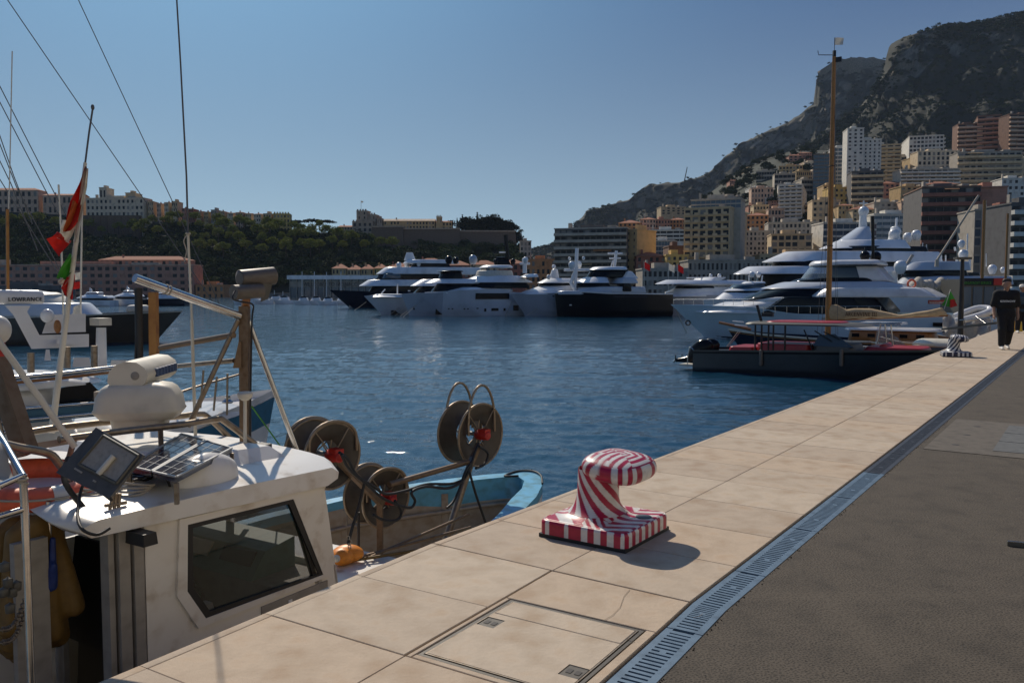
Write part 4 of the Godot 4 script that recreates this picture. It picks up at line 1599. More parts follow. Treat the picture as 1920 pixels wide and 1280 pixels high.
func make_tower_city() -> void:
	building("balcony_block", "wide dark apartment block of stacked balconies with an ochre end wall", frontage(1040, 1174, 430, 556, 360, 14, 1192), 10, 12, "balconies", M.darkgrey, {"rail": M.concrete_grey, "trim": M.concrete_grey, "pier": 0.25, "band": 0.3, "end_rows": 10, "end_cols": 2, "singly": false, "reach": 1.6})
	var endw := frontage(1174, 1193, 432, 556, 359, 40)
	building("stair_tower", "ochre stair tower at the end of the dark balcony block", endw, 10, 2, "windows", M.ochre, {"pier": 0.75, "band": 0.6})
	building("yellow_tower", "sand-yellow tower block with rows of small balconies and a blank end", frontage(1283, 1366, 392, 548, 350, 26, 1398), 12, 6, "balconies", M.sand, {"split": 5, "reach": 0.9, "pier": 0.3, "band": 0.36, "end_rows": 11, "singly": true, "rail": M.sand})
	building("penthouse", "glazed penthouse with plants on the sand-yellow tower", frontage(1296, 1386, 376, 393, 356, 22), 2, 10, "bands", M.concrete_grey, {"band": 0.3, "glass": M.sky_glass})
	building("white_stack", "white building of rounded stacked storeys beside the dark balcony block", frontage(1192, 1217, 438, 480, 470, 0), 6, 3, "bands", M.pale, {"band": 0.5})
	building("glass_hall", "blue-green glass hall with a slanting white roof", frontage(1217, 1262, 452, 490, 440, 18), 4, 8, "bands", M.pale, {"band": 0.12, "glass": M.sky_glass})
	building("white_terraces", "white stepped terraces above the glass hall", frontage(1214, 1285, 432, 454, 520, 10), 3, 6, "bands", M.pale, {"band": 0.45})
	building("canopy_house", "dark red house with a pale slanting canopy left of the yellow tower", frontage(1255, 1284, 462, 482, 400, 0), 2, 3, "plain", M.umber, {})
	building("low_yellow_house", "low yellow house in front of the yellow tower's foot", frontage(1250, 1290, 479, 500, 345, 0), 2, 4, "windows", M.yellowwall, {})
	building("low_tiled_house", "low brick house with tiled roof below the glass hall", frontage(1194, 1248, 480, 505, 350, 0), 2, 5, "windows", M.brick, {"roof": "hip"})
	building("quay_shops", "long low grey quay building with awnings behind the flags", frontage(1205, 1290, 505, 556, 300, 0), 3, 9, "windows", M.grey, {"pier": 0.4})
	building("quay_shops", "low sand-grey parade below the yellow tower", frontage(1291, 1440, 489, 552, 320, 0), 3, 18, "windows", M.grey, {"pier": 0.5})
	# houses up the slope left of the yellow tower
	for e in [[1160, 1200, 418, 440, 560, "orange_wall", "hip", "orange house with hipped roof behind the dark balcony block"], [1201, 1228, 411, 436, 580, "peach", "hip", "peach house with a hipped roof on the slope above the white terraces"], [1229, 1255, 412, 436, 580, "salmon", "flat", "salmon flat-roofed house above the white terraces"], [1256, 1284, 412, 434, 590, "orange_wall", "hip", "orange house tucked behind the yellow tower's edge"], [1240, 1284, 388, 402, 760, "sand", "flat", "small sand house alone in the wood above the orange houses"],
		[1356, 1392, 368, 386, 700, "concrete_grey", "flat", "grey villa above the penthouse's planted roof"], [1392, 1440, 364, 384, 720, "sky_glass", "flat", "dark glassy villa terrace on the wooded slope"], [1400, 1438, 404, 430, 520, "orange_wall", "hip", "orange tiled house right of the yellow tower"], [1436, 1460, 372, 392, 640, "pale", "flat", "white villa left of the white balcony tower"], [1396, 1424, 346, 360, 820, "sand", "flat", "tiny sand villa high on the wooded slope"], [1462, 1500, 328, 344, 860, "concrete_grey", "flat", "grey villa high above the white balcony tower"]]:
		building("hill_house", e[7], frontage(e[0], e[1], e[2], e[3], e[4], rng.randf_range(-8, 14)), 3, 5, "windows", M[e[5]], {"roof": e[6]})
	# middle slope
	building("white_balcony_tower", "white tower with stacked curved balconies and a blank grey flank", frontage(1461, 1500, 348, 425, 560, 22, 1525), 11, 4, "balconies", M.pale, {"pier": 0.3, "end_rows": 11, "end_cols": 2})
	building("grid_block", "grey-beige apartment block with a grid of square windows by the yellow tower", frontage(1398, 1440, 434, 488, 430, 8), 6, 6, "windows", M.concrete_grey, {"pier": 0.5})
	building("grid_block", "broad beige apartment block below the white balcony tower", frontage(1441, 1532, 418, 486, 450, 10), 6, 12, "windows", M.concrete_grey, {"pier": 0.45})
	building("arcade_block", "beige block with dark loggias in front of the broad beige block", frontage(1447, 1520, 440, 500, 400, 10), 5, 6, "windows", M.sand, {"pier": 0.25, "band": 0.35})
	building("brown_parade", "long brown low building behind the pointed yacht deck", frontage(1425, 1600, 478, 550, 345, 6), 5, 20, "windows", M.sand, {"pier": 0.5, "band": 0.55})
	building("glass_tower", "dark blue glass tower with a white end slab left of the tall white tower", frontage(1526, 1560, 290, 400, 640, 20, 1588), 16, 4, "bands", M.darkgrey, {"band": 0.3, "glass": M.sky_glass})
	building("white_slab", "pale grey slab attached to the dark glass tower", frontage(1561, 1587, 277, 395, 648, 10), 16, 3, "bands", M.pale, {"band": 0.3, "glass": M.sky_glass})
	building("tall_white_tower", "tallest white tower with a patterned left edge", frontage(1590, 1612, 241, 395, 600, 10), 22, 3, "windows", M.pale, {"pier": 0.55, "band": 0.5})
	building("white_tower", "white wing of the tallest tower with three window columns", frontage(1612, 1645, 262, 395, 602, 10), 19, 5, "windows", M.pale, {"pier": 0.62, "band": 0.5})
	building("striped_tower", "beige tower with stacked balconies right of the tallest white tower", frontage(1650, 1682, 272, 380, 640, 18, 1706), 15, 3, "balconies", M.sand, {"end_rows": 15, "end_cols": 4, "pier": 0.3})
	building("grid_tower", "white gridded slab high on the slope", frontage(1706, 1760, 256, 345, 720, 16, 1792), 12, 9, "windows", M.pale, {"pier": 0.3, "end_balconies": true})
	building("column_block", "ivory block with tall dark window columns below the gridded slab", frontage(1722, 1790, 284, 345, 640, 6), 7, 9, "windows", M.ivory, {"pier": 0.45, "band": 0.3})
	building("brown_tower", "brown tower of shadowed balcony slabs", frontage(1797, 1830, 233, 340, 760, 12), 13, 3, "balconies", M.umber, {"rail": M.peach, "pier": 0.2, "reach": 2.2})
	building("brown_tower", "taller brown tower with a pale roof block and balconies on two sides", frontage(1834, 1866, 218, 340, 756, 24, 1892), 14, 3, "balconies", M.umber, {"rail": M.salmon, "pier": 0.2, "reach": 2.2, "end_balconies": true})
	building("brown_tower", "tawny stepped tower next to the taller brown tower", frontage(1894, 1960, 214, 330, 720, 0), 14, 5, "balconies", M.umber, {"rail": M.peach, "pier": 0.2, "reach": 2.2})
	building("terrace_block", "dark terraced block with ochre parapets below the brown towers", frontage(1797, 1906, 286, 365, 600, 8), 7, 10, "balconies", M.grey, {"rail": M.sand, "pier": 0.3, "reach": 2.0})
	building("curved_balconies", "pale block of long curved balconies above the orange houses", frontage(1690, 1792, 318, 352, 560, 6), 5, 10, "balconies", M.concrete_grey, {"rail": M.pale, "pier": 0.2})
	building("awning_block", "dark block with yellow awnings in front of the tallest tower", frontage(1598, 1650, 322, 420, 520, 12), 9, 5, "balconies", M.darkgrey, {"rail": M.sand, "pier": 0.25})
	for e in [[1556, 1596, 352, 400, 540, "yellowwall", "flat", "yellow house at the foot of the dark glass tower"], [1524, 1572, 376, 430, 500, "sand", "flat", "sand block below the yellow house"], [1573, 1600, 385, 430, 480, "ochre", "hip", "ochre hipped house beside the sand block"], [1651, 1690, 344, 385, 560, "salmon", "hip", "salmon tiled house left of the curved balconies"], [1690, 1735, 350, 385, 520, "ochre", "flat", "ochre house row below the curved balconies"], [1736, 1790, 346, 380, 510, "peach", "hip", "peach tiled house above the red-brown block"], [1640, 1690, 380, 425, 470, "concrete_grey", "flat", "grey house above the banded white building"], [1691, 1728, 378, 425, 460, "peach", "flat", "peach wall house left of the red-brown block"], [1600, 1642, 392, 430, 470, "sand", "hip", "sand tiled house below the awning block"], [1880, 1925, 335, 392, 520, "pale", "flat", "pale house with blue awning right of the red-brown block"], [1896, 1925, 296, 340, 640, "sand", "flat", "sand house at the foot of the tawny tower"]]:
		building("slope_house", e[7], frontage(e[0], e[1], e[2], e[3], e[4], rng.randf_range(-6, 12)), 5, 5, "windows", M[e[5]], {"roof": e[6], "band": 0.5})
	building("banded_building", "white building of wavy bands behind the yacht's domes", frontage(1640, 1730, 402, 470, 400, 0), 6, 6, "bands", M.pale, {"band": 0.5, "glass": M.sky_glass})
	building("blue_roof_building", "low blue-white glazed building left of the wavy bands", frontage(1545, 1640, 418, 480, 395, 0), 5, 8, "bands", M.pale, {"band": 0.3, "glass": M.sky_glass})
	building("red_brown_block", "large red-brown block with dark recessed floors and thin red slabs", frontage(1730, 1832, 352, 545, 330, 12, 1884), 11, 8, "balconies", M.darkgrey, {"rail": M.brick, "trim": M.umber, "pier": 0.12, "band": 0.2, "reach": 1.4, "singly": false})
	building("salmon_block", "salmon end wall of the large red-brown block", frontage(1832, 1882, 352, 545, 329, 14), 11, 4, "plain", M.salmon, {})
	building("glass_grid_block", "blue glazed grid block with round white shades", frontage(1829, 1875, 394, 545, 300, 8), 9, 4, "windows", M.grey, {"glass": M.sky_glass, "pier": 0.2, "band": 0.2})
	building("brown_block", "dark brown blank block right of the glazed grid", frontage(1876, 1902, 390, 545, 299, 8), 9, 1, "plain", M.brick, {})
	building("white_balcony_block", "block of long white balconies at the quay's end", frontage(1898, 1990, 382, 545, 270, 0), 8, 6, "balconies", M.darkgrey, {"rail": M.pale, "pier": 0.2, "reach": 2.0})

# small houses among the trees, too alike to tell apart but by their place
func make_hill_houses() -> void:
	var tones := [["ivory", "small ivory house among the trees on the slope above the harbour"], ["peach", "small peach house among the trees on the slope above the harbour"], ["sand", "small sand house among the trees on the slope above the harbour"], ["salmon", "small salmon tiled house among the trees on the slope above the harbour"], ["pale", "small white villa among the trees on the slope above the harbour"]]
	var fall := [[300, 549], [360, 540], [450, 480], [550, 420], [650, 365], [780, 312], [900, 285], [1000, 270]]
	var made := 0
	while made < 64:
		var px := rng.randf_range(1195, 1920)
		var d := rng.randf_range(500, 960)
		var y := along(fall, d)
		var w := clampf((px - 1010.0) / 500.0, 0.0, 1.0)
		y = lerpf(556.0, y, w * w * (3.0 - 2.0 * w) * 0.96)
		if px > 1580 and d > 800:
			continue
		var k := made % tones.size()
		var wide := rng.randf_range(16.0, 34.0) * 560.0 / d
		var high := rng.randf_range(9.0, 22.0) * 560.0 / d
		building("slope_villa", tones[k][1], frontage(px, px + wide, y - high, y + 3, d, rng.randf_range(-10, 16)), rng.randi_range(2, 4), rng.randi_range(3, 6), "windows", M[tones[k][0]], {"roof": "hip" if k in [1, 3] or made % 3 == 0 else "flat", "group": "villas on the wooded slope", "category": "house", "band": 0.5})
		made += 1

# a sunlit harbour building across the quay road; it throws warm light back on the shaded sides of boats
func make_road_side() -> void:
	var F := {"o": Vector3(QO.x, QY, QO.z) + QU * 60.0 + QV * 17.0, "f": -QU, "r": QV, "w": 130.0, "h": 13.0, "deep": 12.0, "d": 60.0}
	building("harbour_terminal", "long ivory harbour building across the quay road", F, 3, 26, "windows", M.pale, {"pier": 0.6, "band": 0.55, "singly": false})

# apartment blocks that close the gaps between the towers
func make_infill() -> void:
	var fall := [[300, 549], [360, 540], [450, 480], [550, 420], [650, 365], [780, 312], [900, 285], [1000, 270]]
	var looks := [["ivory", "windows", "mid-height ivory apartment block with punched windows packed among the towers"], ["sand", "balconies", "mid-height sand apartment block with balconies packed among the towers"], ["peach", "windows", "mid-height peach apartment block packed among the towers"], ["pale", "balconies", "mid-height white apartment block with balconies packed among the towers"], ["concrete_grey", "bands", "mid-height grey apartment block with ribbon windows packed among the towers"], ["ochre", "windows", "mid-height ochre apartment block packed among the towers"]]
	var k := 0
	for row in [[500, 62, 7.0], [570, 70, 8.0], [640, 76, 9.0], [720, 70, 8.0], [800, 60, 7.0]]:
		var px := 1400.0 + rng.randf_range(0, 20)
		while px < 1915.0:
			var d: float = row[0] + rng.randf_range(-20, 20)
			var wide := rng.randf_range(20.0, 40.0)
			var high: float = row[1] * rng.randf_range(0.45, 1.0) * (0.55 if px < 1520 else 1.0)
			var y := along(fall, d)
			var w := clampf((px - 1010.0) / 500.0, 0.0, 1.0)
			y = lerpf(556.0, y, w * w * (3.0 - 2.0 * w) * 0.96)
			var L: Array = looks[k % looks.size()]
			var storeys := maxi(3, int(high / FOCAL * d / 3.3))
			building("apartment_block", L[2], frontage(px, px + wide, y - high, y + 4, d, rng.randf_range(-4, 18)), storeys, rng.randi_range(4, 7), L[1], M[L[0]], {"group": "apartment blocks packed on the hill", "pier": rng.randf_range(0.35, 0.55), "reach": 1.2, "singly": false})
			px += wide + rng.randf_range(2.0, 16.0)
			k += 1

# ---------------------------------------------------------------- yachts
# Y: a boat's own axes. o: bow at the waterline on the centreline, a: from bow to stern, n: across, towards the viewer
func boat_axes(px: float, py: float, turn: float, beam: float) -> Dictionary:
	var t := deg_to_rad(turn)
	var n := Vector3(sin(t), 0, cos(t))
	if n.z < 0.0:
		n = -n
	return {"o": on_level(px, py, 0.0), "a": Vector3(cos(t), 0, -sin(t)), "n": n, "hb": beam / 2.0}

# (metres aft of the bow, metres up) of a picture point on the boat's near side, off metres from the centreline
func side_xy(Y: Dictionary, px: float, py: float, off: float) -> Vector2:
	var p := on_plane(px, py, Y.o + Y.n * off, Y.n)
	return Vector2((p - Y.o).dot(Y.a), p.y)

func bpos(Y: Dictionary, x: float, y: float, z: float) -> Vector3:
	return Y.o + Y.a * x + UPV * y + Y.n * z

# hull with flared bow, raked stem and a transom; sheer: list of [x, y]
func hull_mesh(Y: Dictionary, L: float, sheer: Array, rake: float, entry: float, y_low := -0.6, y_from := -1.0, y_to := 2.0) -> MB:
	# y_from / y_to as shares of the sheer height cut out a stripe of the side when given
	var mb := MB.new()
	var rows := []
	var n := 34
	for k in n:
		var f := float(k) / (n - 1)
		f = pow(f, 1.5)
		var x := f * L
		var top := along(sheer, x)
		var e := clampf(x / (entry * L), 0.0, 1.0)
		var deck_b: float = Y.hb * (1.0 - pow(1.0 - e, 2.3))
		var e2 := clampf(x / (entry * 1.5 * L), 0.0, 1.0)
		var wl_b: float = Y.hb * 0.93 * (1.0 - pow(1.0 - e2, 1.8))
		deck_b *= 1.0 - 0.10 * pow(f, 6.0)
		var half := []
		var m := 9
		for j in m:
			var g := float(j) / (m - 1)
			var y := lerpf(y_low, top, g) if y_from < 0.0 else lerpf(y_from, y_to, g) * top
			var s := clampf(y / maxf(top, 0.1), 0.0, 1.0)
			var b := lerpf(wl_b, deck_b, pow(s, 0.75))
			if y < 0.0:
				b *= 0.9
			var back := rake * s * pow(1.0 - f, 5.0)
			half.append([x - back, y, maxf(b, 0.02)])
		var row := []
		for j in m:
			var h: Array = half[m - 1 - j]
			row.append(bpos(Y, h[0], h[1], h[2]))
		if y_from < 0.0:
			for j in m:
				var h: Array = half[j]
				row.append(bpos(Y, h[0], h[1], -h[2]))
		rows.append(row)
	mb.grid(rows)
	if y_from < 0.0:
		# deck and transom
		var deck := []
		for row in rows:
			deck.append([row[0] - UPV * 0.12, row[-1] - UPV * 0.12])
		mb.grid(deck)
		mb.cap(rows[-1], false)
	return mb

# closed block with a rounded nose: outline pulled in from bottom to top
func tier_mesh(Y: Dictionary, x0b: float, x0t: float, x1b: float, x1t: float, y0: float, y1: float, w0: float, w1: float, nose: float, soft := 0.12) -> MB:
	var mb := MB.new()
	var rings := []
	var th := y1 - y0
	var r := minf(soft, th * 0.45)
	for lv in [[0.0, r], [r / th, 0.0], [1.0 - r / th, 0.0], [1.0 - r / th * 0.3, r * 0.5], [1.0, r * 1.3]]:
		var g: float = lv[0]
		var inn: float = lv[1]
		var xa := lerpf(x0b, x0t, g) + inn
		var xb := lerpf(x1b, x1t, g) - inn
		var w := maxf(lerpf(w0, w1, g) - inn, 0.02)
		var nl := minf(nose, (xb - xa) * 0.8)
		var ring := []
		var y := y0 + th * g
		for k in 13:
			var t := PI / 2 * k / 12.0
			ring.append(bpos(Y, xa + nl * (1.0 - sin(t)), y, w * cos(t)))
		# ring now runs from the near side's shoulder to the tip
		for k in range(11, -1, -1):
			var p: Vector3 = ring[k]
			var z: float = (p - Y.o).dot(Y.n)
			ring.append(p - Y.n * 2.0 * z)
		var c := minf(0.5, (xb - xa) * 0.15)
		for e in [[xb - c, -w], [xb - c * 0.3, -w + c * 0.3], [xb, -w + c], [xb, w - c], [xb - c * 0.3, w - c * 0.3], [xb - c, w]]:
			ring.append(bpos(Y, e[0], y, e[1]))
		rings.append(ring)
	mb.loft(rings)
	return mb

# tiers: [name, front px bottom, front px top, aft px bottom, aft px top, py bottom, py top, half width share bottom, top, nose metres, material]
func yacht(called: String, label: String, spec: Dictionary) -> Node3D:
	var Y := boat_axes(spec.bow[0], spec.bow[1], spec.get("turn", 18.0), spec.beam)
	var off: float = Y.hb * 0.9
	var tip := side_xy(Y, spec.tip[0], spec.tip[1], 0.0)
	var L: float = side_xy(Y, spec.stern, spec.bow[1], off).x
	var sheer := []
	for p in spec.sheer:
		var s := side_xy(Y, p[0], p[1], off)
		sheer.append([s.x, s.y])
	var b := thing(called, bpos(Y, L / 2, 0, 0), label, spec.get("category", "yacht"), "")
	put("hull", hull_mesh(Y, L, sheer, maxf(-tip.x, 0.0), spec.get("entry", 0.42)), spec.hull, b)
	if spec.has("boot"):
		# antifouling stripe at the waterline
		put("boot_stripe", hull_stripe(Y, L, sheer, -tip.x, spec.get("entry", 0.42), 0.0, 0.06), spec.boot, b)
	if spec.has("rail_cap"):
		put("cap_rail", hull_stripe(Y, L, sheer, -tip.x, spec.get("entry", 0.42), 0.955, 1.0), spec.rail_cap, b)
	for t in spec.get("tiers", []):
		var w0: float = Y.hb * t[7]
		var w1: float = Y.hb * t[8]
		var yb := side_xy(Y, t[1], t[5], w0).y
		var yt := side_xy(Y, t[2], t[6], w1).y
		var x0b := side_xy(Y, t[1], t[5], 0.0).x
		var x0t := side_xy(Y, t[2], t[6], 0.0).x
		var x1b := side_xy(Y, t[3], t[5], w0).x
		var x1t := side_xy(Y, t[4], t[6], w1).x
		put(t[0], tier_mesh(Y, x0b, x0t, x1b, x1t, yb, yt, w0, w1, t[9]), t[10], b)
	for t in spec.get("domes", []):
		var p := side_xy(Y, t[0], t[1], 0.0)
		var r: float = t[2] / FOCAL * -Y.o.z
		var mb := MB.new()
		var o := bpos(Y, p.x, p.y, t[4] if t.size() > 4 else 0.0)
		mb.lathe(o, [Vector2(0, -r * 1.25), Vector2(r * 0.55, -r * 1.25), Vector2(r * 0.8, -r * 0.75), Vector2(r * 0.98, -r * 0.2), Vector2(r, 0.1 * r), Vector2(r * 0.9, r * 0.5), Vector2(r * 0.62, r * 0.84), Vector2(r * 0.3, r), Vector2(0, r * 1.03)], 16)
		put("satellite_dome", mb, t[3], b)
	for t in spec.get("poles", []):
		var pts := []
		for p in t[0]:
			var s := side_xy(Y, p[0], p[1], 0.0)
			pts.append(bpos(Y, s.x, s.y, t[4] if t.size() > 4 else 0.0))
		var mb := MB.new()
		mb.tube(pts, t[1], 7)
		put(t[3], mb, t[2], b)
	for t in spec.get("ports", []):
		# small dark openings in the hull side
		var s := side_xy(Y, t[0], t[1], off)
		var w: float = t[2] / FOCAL * -Y.o.z
		var h: float = t[3] / FOCAL * -Y.o.z
		var e := clampf(s.x / (spec.get("entry", 0.42) * L), 0.0, 1.0)
		var top := along(sheer, s.x)
		var e2 := clampf(s.x / (spec.get("entry", 0.42) * 1.5 * L), 0.0, 1.0)
		var z := lerpf(Y.hb * 0.93 * (1.0 - pow(1.0 - e2, 1.8)), Y.hb * (1.0 - pow(1.0 - e, 2.3)), pow(clampf(s.y / top, 0, 1), 0.75))
		var mb := MB.new()
		mb.obox(bpos(Y, s.x, s.y, z - 0.05), Y.a * w / 2, UPV * h / 2, Y.n * 0.12)
		put(t[4] if t.size() > 4 else "porthole", mb, t[5] if t.size() > 5 else M.dark_glass, b)
	for t in spec.get("lines", []):
		var s := side_xy(Y, t[0], t[1], 0.5)
		var from := bpos(Y, s.x, s.y, 0.5)
		var to := on_level(t[2], t[3], 0.0)
		var mid := (from + to) / 2 - UPV * 0.25
		var mb := MB.new()
		mb.tube([from, mid, to - UPV * 0.3], 0.035, 5)
		put("mooring_line", mb, M.rope, b)
	b.set_meta("axes", Y)
	return b

func hull_stripe(Y: Dictionary, L: float, sheer: Array, rake: float, entry: float, f0: float, f1: float) -> MB:
	var Z := Y.duplicate()
	Z.hb = Y.hb + 0.03
	return hull_mesh(Z, L, sheer, maxf(rake, 0.0), entry, -0.6, f0, f1)

func make_yachts() -> void:
	var W: Material = M.far_white
	var G: Material = M.dark_glass
	yacht("motor_yacht", "navy-hulled motor yacht with white tiered decks and a swept mast", {"bow": [655, 577], "turn": 14, "beam": 9.5, "tip": [617, 541], "stern": 930, "sheer": [[617, 541], [700, 546], [930, 548]], "hull": M.navy, "entry": 0.45,
		"tiers": [["main_deckhouse", 690, 700, 900, 895, 547, 533, .8, .78, 5.0, G], ["main_brow", 672, 690, 910, 905, 536, 524, .95, .9, 11.0, W], ["bridge_windows", 704, 710, 850, 845, 523, 511, .72, .7, 4.0, G], ["bridge_brow", 704, 722, 905, 900, 513, 500, .9, .85, 10.0, W], ["sky_lounge", 768, 776, 846, 842, 502, 491, .5, .48, 2.0, G], ["sky_roof", 755, 762, 862, 858, 493, 486, .7, .65, 4.0, W], ["mast_fin", 757, 762, 780, 774, 488, 473, .12, .06, .6, W], ["windows", 712, 716, 752, 752, 522, 513, .75, .74, 1.0, M.sky_glass]],
		"domes": [[746, 497, 5, W, 2.0], [764, 497, 5, W, -1.0], [783, 496, 4, W, 2.0]], "ports": [[660, 573, 8, 9, "anchor_pocket", M.grey]], "lines": [[640, 555, 603, 574]]})
	yacht("motor_yacht", "silver motor yacht with a sharply flared bow beside the navy hull", {"bow": [716, 590], "turn": 24, "beam": 7.6, "tip": [682, 560], "stern": 905, "sheer": [[682, 561], [745, 552], [905, 552]], "hull": M.silver_hull, "entry": 0.5,
		"tiers": [["foredeck", 690, 705, 850, 845, 557, 551, .9, .6, 8.0, W], ["deckhouse_windows", 772, 792, 890, 888, 552, 534, .75, .7, 4.0, G], ["brow", 768, 790, 900, 895, 536, 523, .92, .8, 9.0, W]],
		"ports": [[752, 586, 24, 8], [712, 561, 5, 2, "hull_light", W], [722, 561, 8, 2, "hull_light", W], [738, 561, 7, 2, "hull_light", W], [716, 545, 5, 1.5, "deck_hatch", G]], "poles": [[[[745, 552], [745, 532]], .12, W, "jackstaff"], [[[715, 550], [722, 542]], .1, W, "davit"]], "lines": [[686, 566, 662, 580], [752, 572, 722, 592], [760, 575, 735, 592]]})
	yacht("motor_yacht", "grey motor yacht with black domes squeezed between silver and white hulls", {"bow": [768, 592], "turn": 22, "beam": 7.8, "tip": [752, 553], "stern": 960, "sheer": [[752, 554], [800, 549], [960, 549]], "hull": M.grey_hull, "entry": 0.4,
		"tiers": [["deckhouse_windows", 805, 822, 930, 928, 550, 530, .8, .75, 4.0, G], ["brow", 795, 812, 935, 930, 531, 522, .95, .85, 8.0, W], ["flybridge", 822, 828, 870, 866, 523, 506, .6, .55, 2.0, M.black_paint], ["flybridge_roof", 818, 824, 872, 868, 509, 506, .75, .7, 3.0, M.black_paint]],
		"domes": [[836, 487, 7, M.black_paint, 1.5], [858, 487, 6, M.black_paint, -1.0], [885, 486, 8, M.grey_hull, 0.5]], "ports": [[788, 575, 9, 12, "anchor_pocket"], [778, 545, 4, 2, "hull_light", W]], "poles": [[[[885, 500], [885, 470]], .12, M.black_paint, "antenna"], [[[834, 480], [834, 468]], .06, M.black_paint, "antenna"]], "lines": [[798, 556, 745, 593]]})
	yacht("motor_yacht", "big white motor yacht with upright stem, black hull window and black mast", {"bow": [800, 592], "turn": 20, "beam": 8.6, "tip": [796, 548], "stern": 1010, "sheer": [[796, 549], [860, 544], [940, 541], [956, 547], [1010, 550]], "hull": M.silver_hull, "entry": 0.36,
		"tiers": [["foredeck_coaming", 826, 850, 965, 960, 546, 538, .8, .7, 5.0, W], ["deckhouse_windows", 868, 884, 995, 990, 540, 526, .85, .8, 4.0, G], ["brow", 862, 892, 1003, 975, 529, 516, 1.0, .82, 9.0, W], ["flybridge", 893, 896, 965, 962, 517, 506, .7, .66, 2.5, M.cream], ["hardtop", 898, 906, 965, 960, 501, 496, .75, .65, 4.0, W], ["mast_base", 926, 930, 960, 955, 497, 486, .2, .15, .6, M.black_paint]],
		"ports": [[922, 555, 66, 11, "hull_window"], [830, 580, 12, 20, "anchor_pocket"], [846, 579, 3, 2], [852, 579, 3, 2], [872, 579, 3, 2], [878, 579, 3, 2], [895, 578, 4, 2], [909, 581, 4, 6], [927, 580, 14, 5], [945, 580, 4, 5], [825, 550, 10, 2, "hull_light", W], [842, 549, 6, 2, "hull_light", W]],
		"poles": [[[[952, 488], [948, 440]], .35, M.black_paint, "mast"], [[[930, 484], [956, 484]], .22, M.black_paint, "crosstree"], [[[936, 473], [953, 473]], .12, W, "radar"], [[[933, 484], [950, 484]], .12, W, "radar"], [[[943, 460], [953, 460]], .16, M.black_paint, "crosstree"], [[[900, 515], [902, 500]], .06, W, "post"], [[[930, 515], [930, 500]], .06, W, "post"], [[[845, 547], [845, 538]], .12, W, "jackstaff"]],
		"domes": [[926, 490, 5, M.black_paint, 1.0], [958, 490, 5, M.black_paint, 1.0]], "lines": [[800, 552, 752, 594], [958, 570, 930, 592]]})
	yacht("motor_yacht", "white motor yacht with grey bow and raked windscreen between white and black hulls", {"bow": [985, 592], "turn": 24, "beam": 7.8, "tip": [957, 552], "stern": 1170, "sheer": [[957, 553], [1040, 549], [1170, 549]], "hull": M.grey_hull, "entry": 0.42,
		"tiers": [["foredeck", 970, 990, 1120, 1115, 552, 543, .9, .8, 7.0, W], ["coachroof", 988, 1018, 1120, 1110, 545, 534, .8, .7, 5.0, W], ["windscreen", 1010, 1018, 1100, 1095, 535, 528, .68, .62, 3.0, G], ["roof", 1008, 1026, 1110, 1100, 530, 521, .75, .6, 5.0, W], ["radar_arch", 1030, 1036, 1050, 1046, 522, 504, .2, .15, .8, W], ["far_deck", 976, 990, 1012, 1008, 519, 513, .6, .5, 4.0, W]],
		"domes": [[1021, 519, 4, W, 1.5], [1033, 500, 3.5, W, 1.0], [1044, 499, 3.5, W, -1.0], [978, 487, 5, W, 1.5], [991, 487, 5, W, -1.5]], "poles": [[[[984, 512], [984, 488]], .35, W, "dome_mast"], [[[975, 494], [993, 494]], .2, W, "crosstree"]], "ports": [[992, 563, 5, 2.5, "hull_light", W], [1000, 563, 6, 2.5, "hull_light", W], [1008, 563, 6, 2.5, "hull_light", W], [985, 578, 10, 10, "anchor_pocket"]], "lines": [[1040, 553, 980, 593], [960, 565, 945, 592]]})
	yacht("motor_yacht", "black-hulled motor yacht with white bulwark and grey wheelhouse", {"bow": [1045, 593], "turn": 16, "beam": 7.8, "tip": [1040, 548], "stern": 1262, "sheer": [[1040, 549], [1100, 546], [1140, 549], [1262, 550]], "hull": M.black_paint, "entry": 0.36, "rail_cap": W,
		"tiers": [["bulwark", 1043, 1046, 1150, 1152, 552, 545, .9, .9, 8.0, M.silver_hull], ["deckhouse", 1078, 1084, 1215, 1212, 550, 537, .82, .8, 4.0, M.silver_hull], ["wheelhouse_windows", 1079, 1086, 1146, 1144, 538, 529, .75, .72, 3.5, G], ["wheelhouse_brow", 1077, 1096, 1146, 1140, 530, 519, .85, .6, 6.0, W], ["saloon_window", 1150, 1152, 1186, 1184, 546, 531, .88, .88, .3, G], ["upper_deck", 1140, 1146, 1200, 1194, 531, 520, .86, .8, 1.0, M.silver_hull], ["flybridge_windows", 1100, 1108, 1186, 1184, 520, 506, .6, .56, 3.0, G], ["hardtop", 1104, 1114, 1180, 1176, 505, 499, .8, .7, 5.0, W], ["aft_wing", 1150, 1158, 1200, 1186, 522, 508, .7, .62, 1.0, W]],
		"domes": [[1064, 497, 6.5, W, 2.0], [1093, 495, 6.5, W, -2.0], [1072, 484, 3, W, -1.0], [1090, 484, 3, W, 1.0]], "poles": [[[[1078, 545], [1082, 465]], .3, W, "mast"], [[[1058, 506], [1105, 506]], .22, W, "mast_platform"], [[[1076, 540], [1070, 530], [1082, 500]], .3, W, "crane"], [[[1152, 500], [1156, 470]], .25, W, "radar_mast"], [[[1140, 475], [1167, 475]], .15, W, "radar"], [[[1143, 484], [1164, 484]], .12, W, "crosstree"], [[[1146, 500], [1150, 488]], .12, W, "strut"]],
		"ports": [[1052, 555, 3, 3], [1080, 572, 8, 2, "draft_mark", W], [1180, 556, 70, 3, "rubbing_strake", M.navy]], "lines": [[1070, 555, 1038, 592]]})
